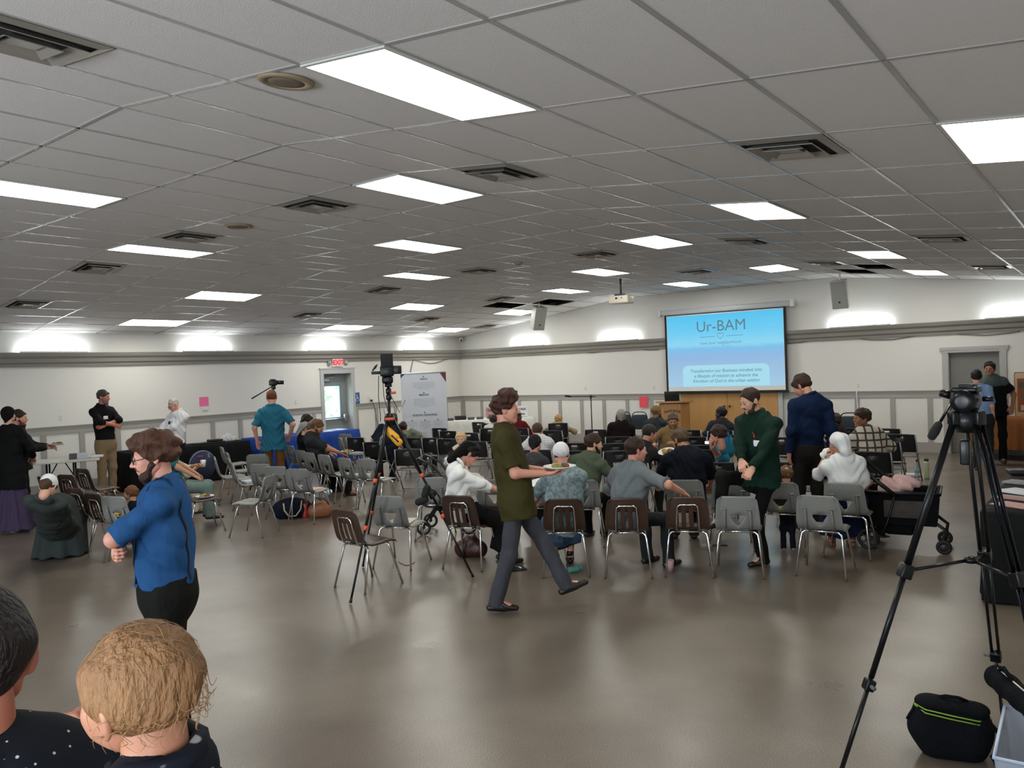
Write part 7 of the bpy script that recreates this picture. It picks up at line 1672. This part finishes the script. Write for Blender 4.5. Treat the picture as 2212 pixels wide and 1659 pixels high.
MB().tube([d_*.35-up_*.05, d_*.37-A(0, 0, .14), d_*.40-A(0, 0, .2)], .010, 6).obj('hanging_strap', bgm, t)
a0 = at(2147, 1637, .3)*A(1, 1, 0); a1 = at(2170, 1525, .3)*A(1, 1, 0); dd = nrm(a1-a0); rz = math.atan2(dd[1], dd[0])-math.pi/2
t = thing('storage_bin', 'translucent plastic storage bin cut off by the lower right corner', 'storage bin', (a0[0], a0[1], 0), rz)
cbm = mat('translucent_bin', 'c2ccda', .25, alpha=.55); hb = .30; bl_, bw_ = float(np.linalg.norm(a1-a0)), .38
mb = MB(); V = [(.03, .03, 0), (bw_-.03, .03, 0), (bw_-.03, bl_-.03, 0), (.03, bl_-.03, 0), (0, 0, hb), (bw_, 0, hb), (bw_, bl_, hb), (0, bl_, hb)]
V2 = [(.035, .035, .006), (bw_-.035, .035, .006), (bw_-.035, bl_-.035, .006), (.035, bl_-.035, .006), (.006, .006, hb), (bw_-.006, .006, hb), (bw_-.006, bl_-.006, hb), (.006, bl_-.006, hb)]
mb.add(V+V2, [(3, 2, 1, 0)]+[(i, (i+1) % 4, (i+1) % 4+4, i+4) for i in range(4)]+[(8, 9, 10, 11)]+[(i+8, i+12, (i+1) % 4+12, (i+1) % 4+8) for i in range(4)]+[(i+4, (i+1) % 4+4, (i+1) % 4+12, i+12) for i in range(4)]); mb.obj('bin_walls', cbm, t)
MB().tube([(0, 0, hb), (bw_, 0, hb), (bw_, bl_, hb), (0, bl_, hb)], .009, 6, closed=True).obj('bin_rim', mat('bin_rim_plastic', 'b4c2da', .3), t)
R_ = Matrix.Rotation(rz, 3, 'Z')
P_ = A(*(R_ @ Vector((.10, .14, .01))))+A(a0[0], a0[1], 0); tag(MB().rbox(-.03, .03, -.07, .07, 0, .14, .012).obj('orange_case', mat('orange_plastic2', 'c8502e', .5), None, P_, rz+.3), 'orange case standing inside the storage bin', 'case')
P_ = A(*(R_ @ Vector((.24, .16, .01))))+A(a0[0], a0[1], 0); tag(MB().rbox(-.09, .09, -.08, .08, 0, .17, .02).obj('grey_pouch', mat('grey_pouch', '5e6064', .7), None, P_, rz), 'grey pouch standing inside the storage bin', 'pouch')
# ------------------------------------------------------------------ nearest: a father seen from behind with a baby on his arm
I = person('dark-haired man cut off by the left edge, his right ear and polka-dot shoulder showing', (-88, 1282), 1.52, -4, H=1.76, ha=-14, tone='red', vox=.010, hvox=.004, build=1.1, arms=((-.28, .25, .25), (.26, .30, .40)), elbow=(None, (.9, -.1, -.8)), hcurl=(30, 60), hair=hv(HB, name='black_brown_near', col='1a1210', t=.010, back=-.06, noise=.0015, vox=.004),
    shirt={'mat': two_tone('navy_polka', '12161f', 'c9c4b8', 'dots', 46, .10, .13), 'sleeve': .95, 'hem': -.12, 'folds': .006}, pants=blackpants, shoes='1b1b1b')
FATHER = I
plate('white plate held low in front of the man at the left edge', atd(-4, 1.75, zat(-4, 1400, 1.75)), 0, (.25, .35), .042, False, 'foam_plate')
I = person('baby with thin curly blond hair seen from behind in the left foreground', (270, 1360), 1.30, -48, seat=(*atd(318, 1.27)[:2], 1.20), H=.80, child=True, ha=-40, pitch=4, roll=-4, tone='baby', headscale=1.13, vox=.009, hvox=.0036, arms=((-.15, .35, .12), (.15, .35, .12)), legs=((-.3, .25, 1.05), (.3, .25, 1.05)),
    hair={'name': 'baby_blond', 'col': '8e6846', 't': .008, 'front': .075, 'side': -.02, 'back': -.07, 'noise': .0016, 'freq': 70, 'vox': .0036}, shirt={'mat': two_tone('navy_floral', '151a26', 'b9bcc4', 'dots', 16, .14, .2), 'sleeve': 1.2, 'hem': -.05, 'folds': .004}, pants={'mat': cloth('navy_jersey', '1c2438')}, shoes=None)
BABY = I
# loose curls at the nape and over the ear, fine strands over the crown
random.seed(3); hm = hairm('baby_blond', '8e6846'); mb = MB(); H_ = lambda p: (np.array(p)*BABY['hs'])@BABY['Hm'].T+BABY['ho']
c0 = A(0, -.012, .038)
for i in range(240):
    th = random.uniform(0, 2*math.pi); ph = random.uniform(-.75, 1.35)
    n = A(math.cos(ph)*math.cos(th), math.cos(ph)*math.sin(th), math.sin(ph))
    if n[1] > .35 and n[2] < .45: continue
    if ph > -.1 and i % 2: continue
    b0 = c0+n*A(.086*.98, .086*1.12, .086)*1.10
    t1 = nrm(np.cross(n, A(.1, .35, 1))); t2 = np.cross(n, t1)
    if ph < -.1:
        r0 = random.uniform(.008, .014); a0_ = random.uniform(0, 6.28); turns = random.uniform(3, 6)
        pts = [b0+n*(.003+.012*q)+(t1*math.cos(a0_+turns*q)+t2*math.sin(a0_+turns*q))*r0-A(0, 0, .02*q) for q in np.linspace(0, 1, 12)]
    else:
        L = random.uniform(.03, .06); dr = nrm(t2*random.choice((-1, 1))*.4+t1*random.uniform(-1, 1)+A(0, -.2, -.5)); dr = nrm(dr-n*(dr@n))
        pts = []
        for q in np.linspace(0, 1, 8):
            p = b0+dr*L*q; m_ = (p-c0)/A(.0843, .0963, .086); p = c0+(p-c0)/np.linalg.norm(m_)*(1.105+.02*math.sin(3*q)); pts.append(p)
    mb.tube([H_(p) for p in pts], [.0007*(1-.6*k/len(pts)) for k in range(len(pts))], 4)
for k in [c for c in BABY['o'].children if c.name.startswith('hair')]: mb.obj('curls', mat('baby_curl', 'a07a50', .5), k)
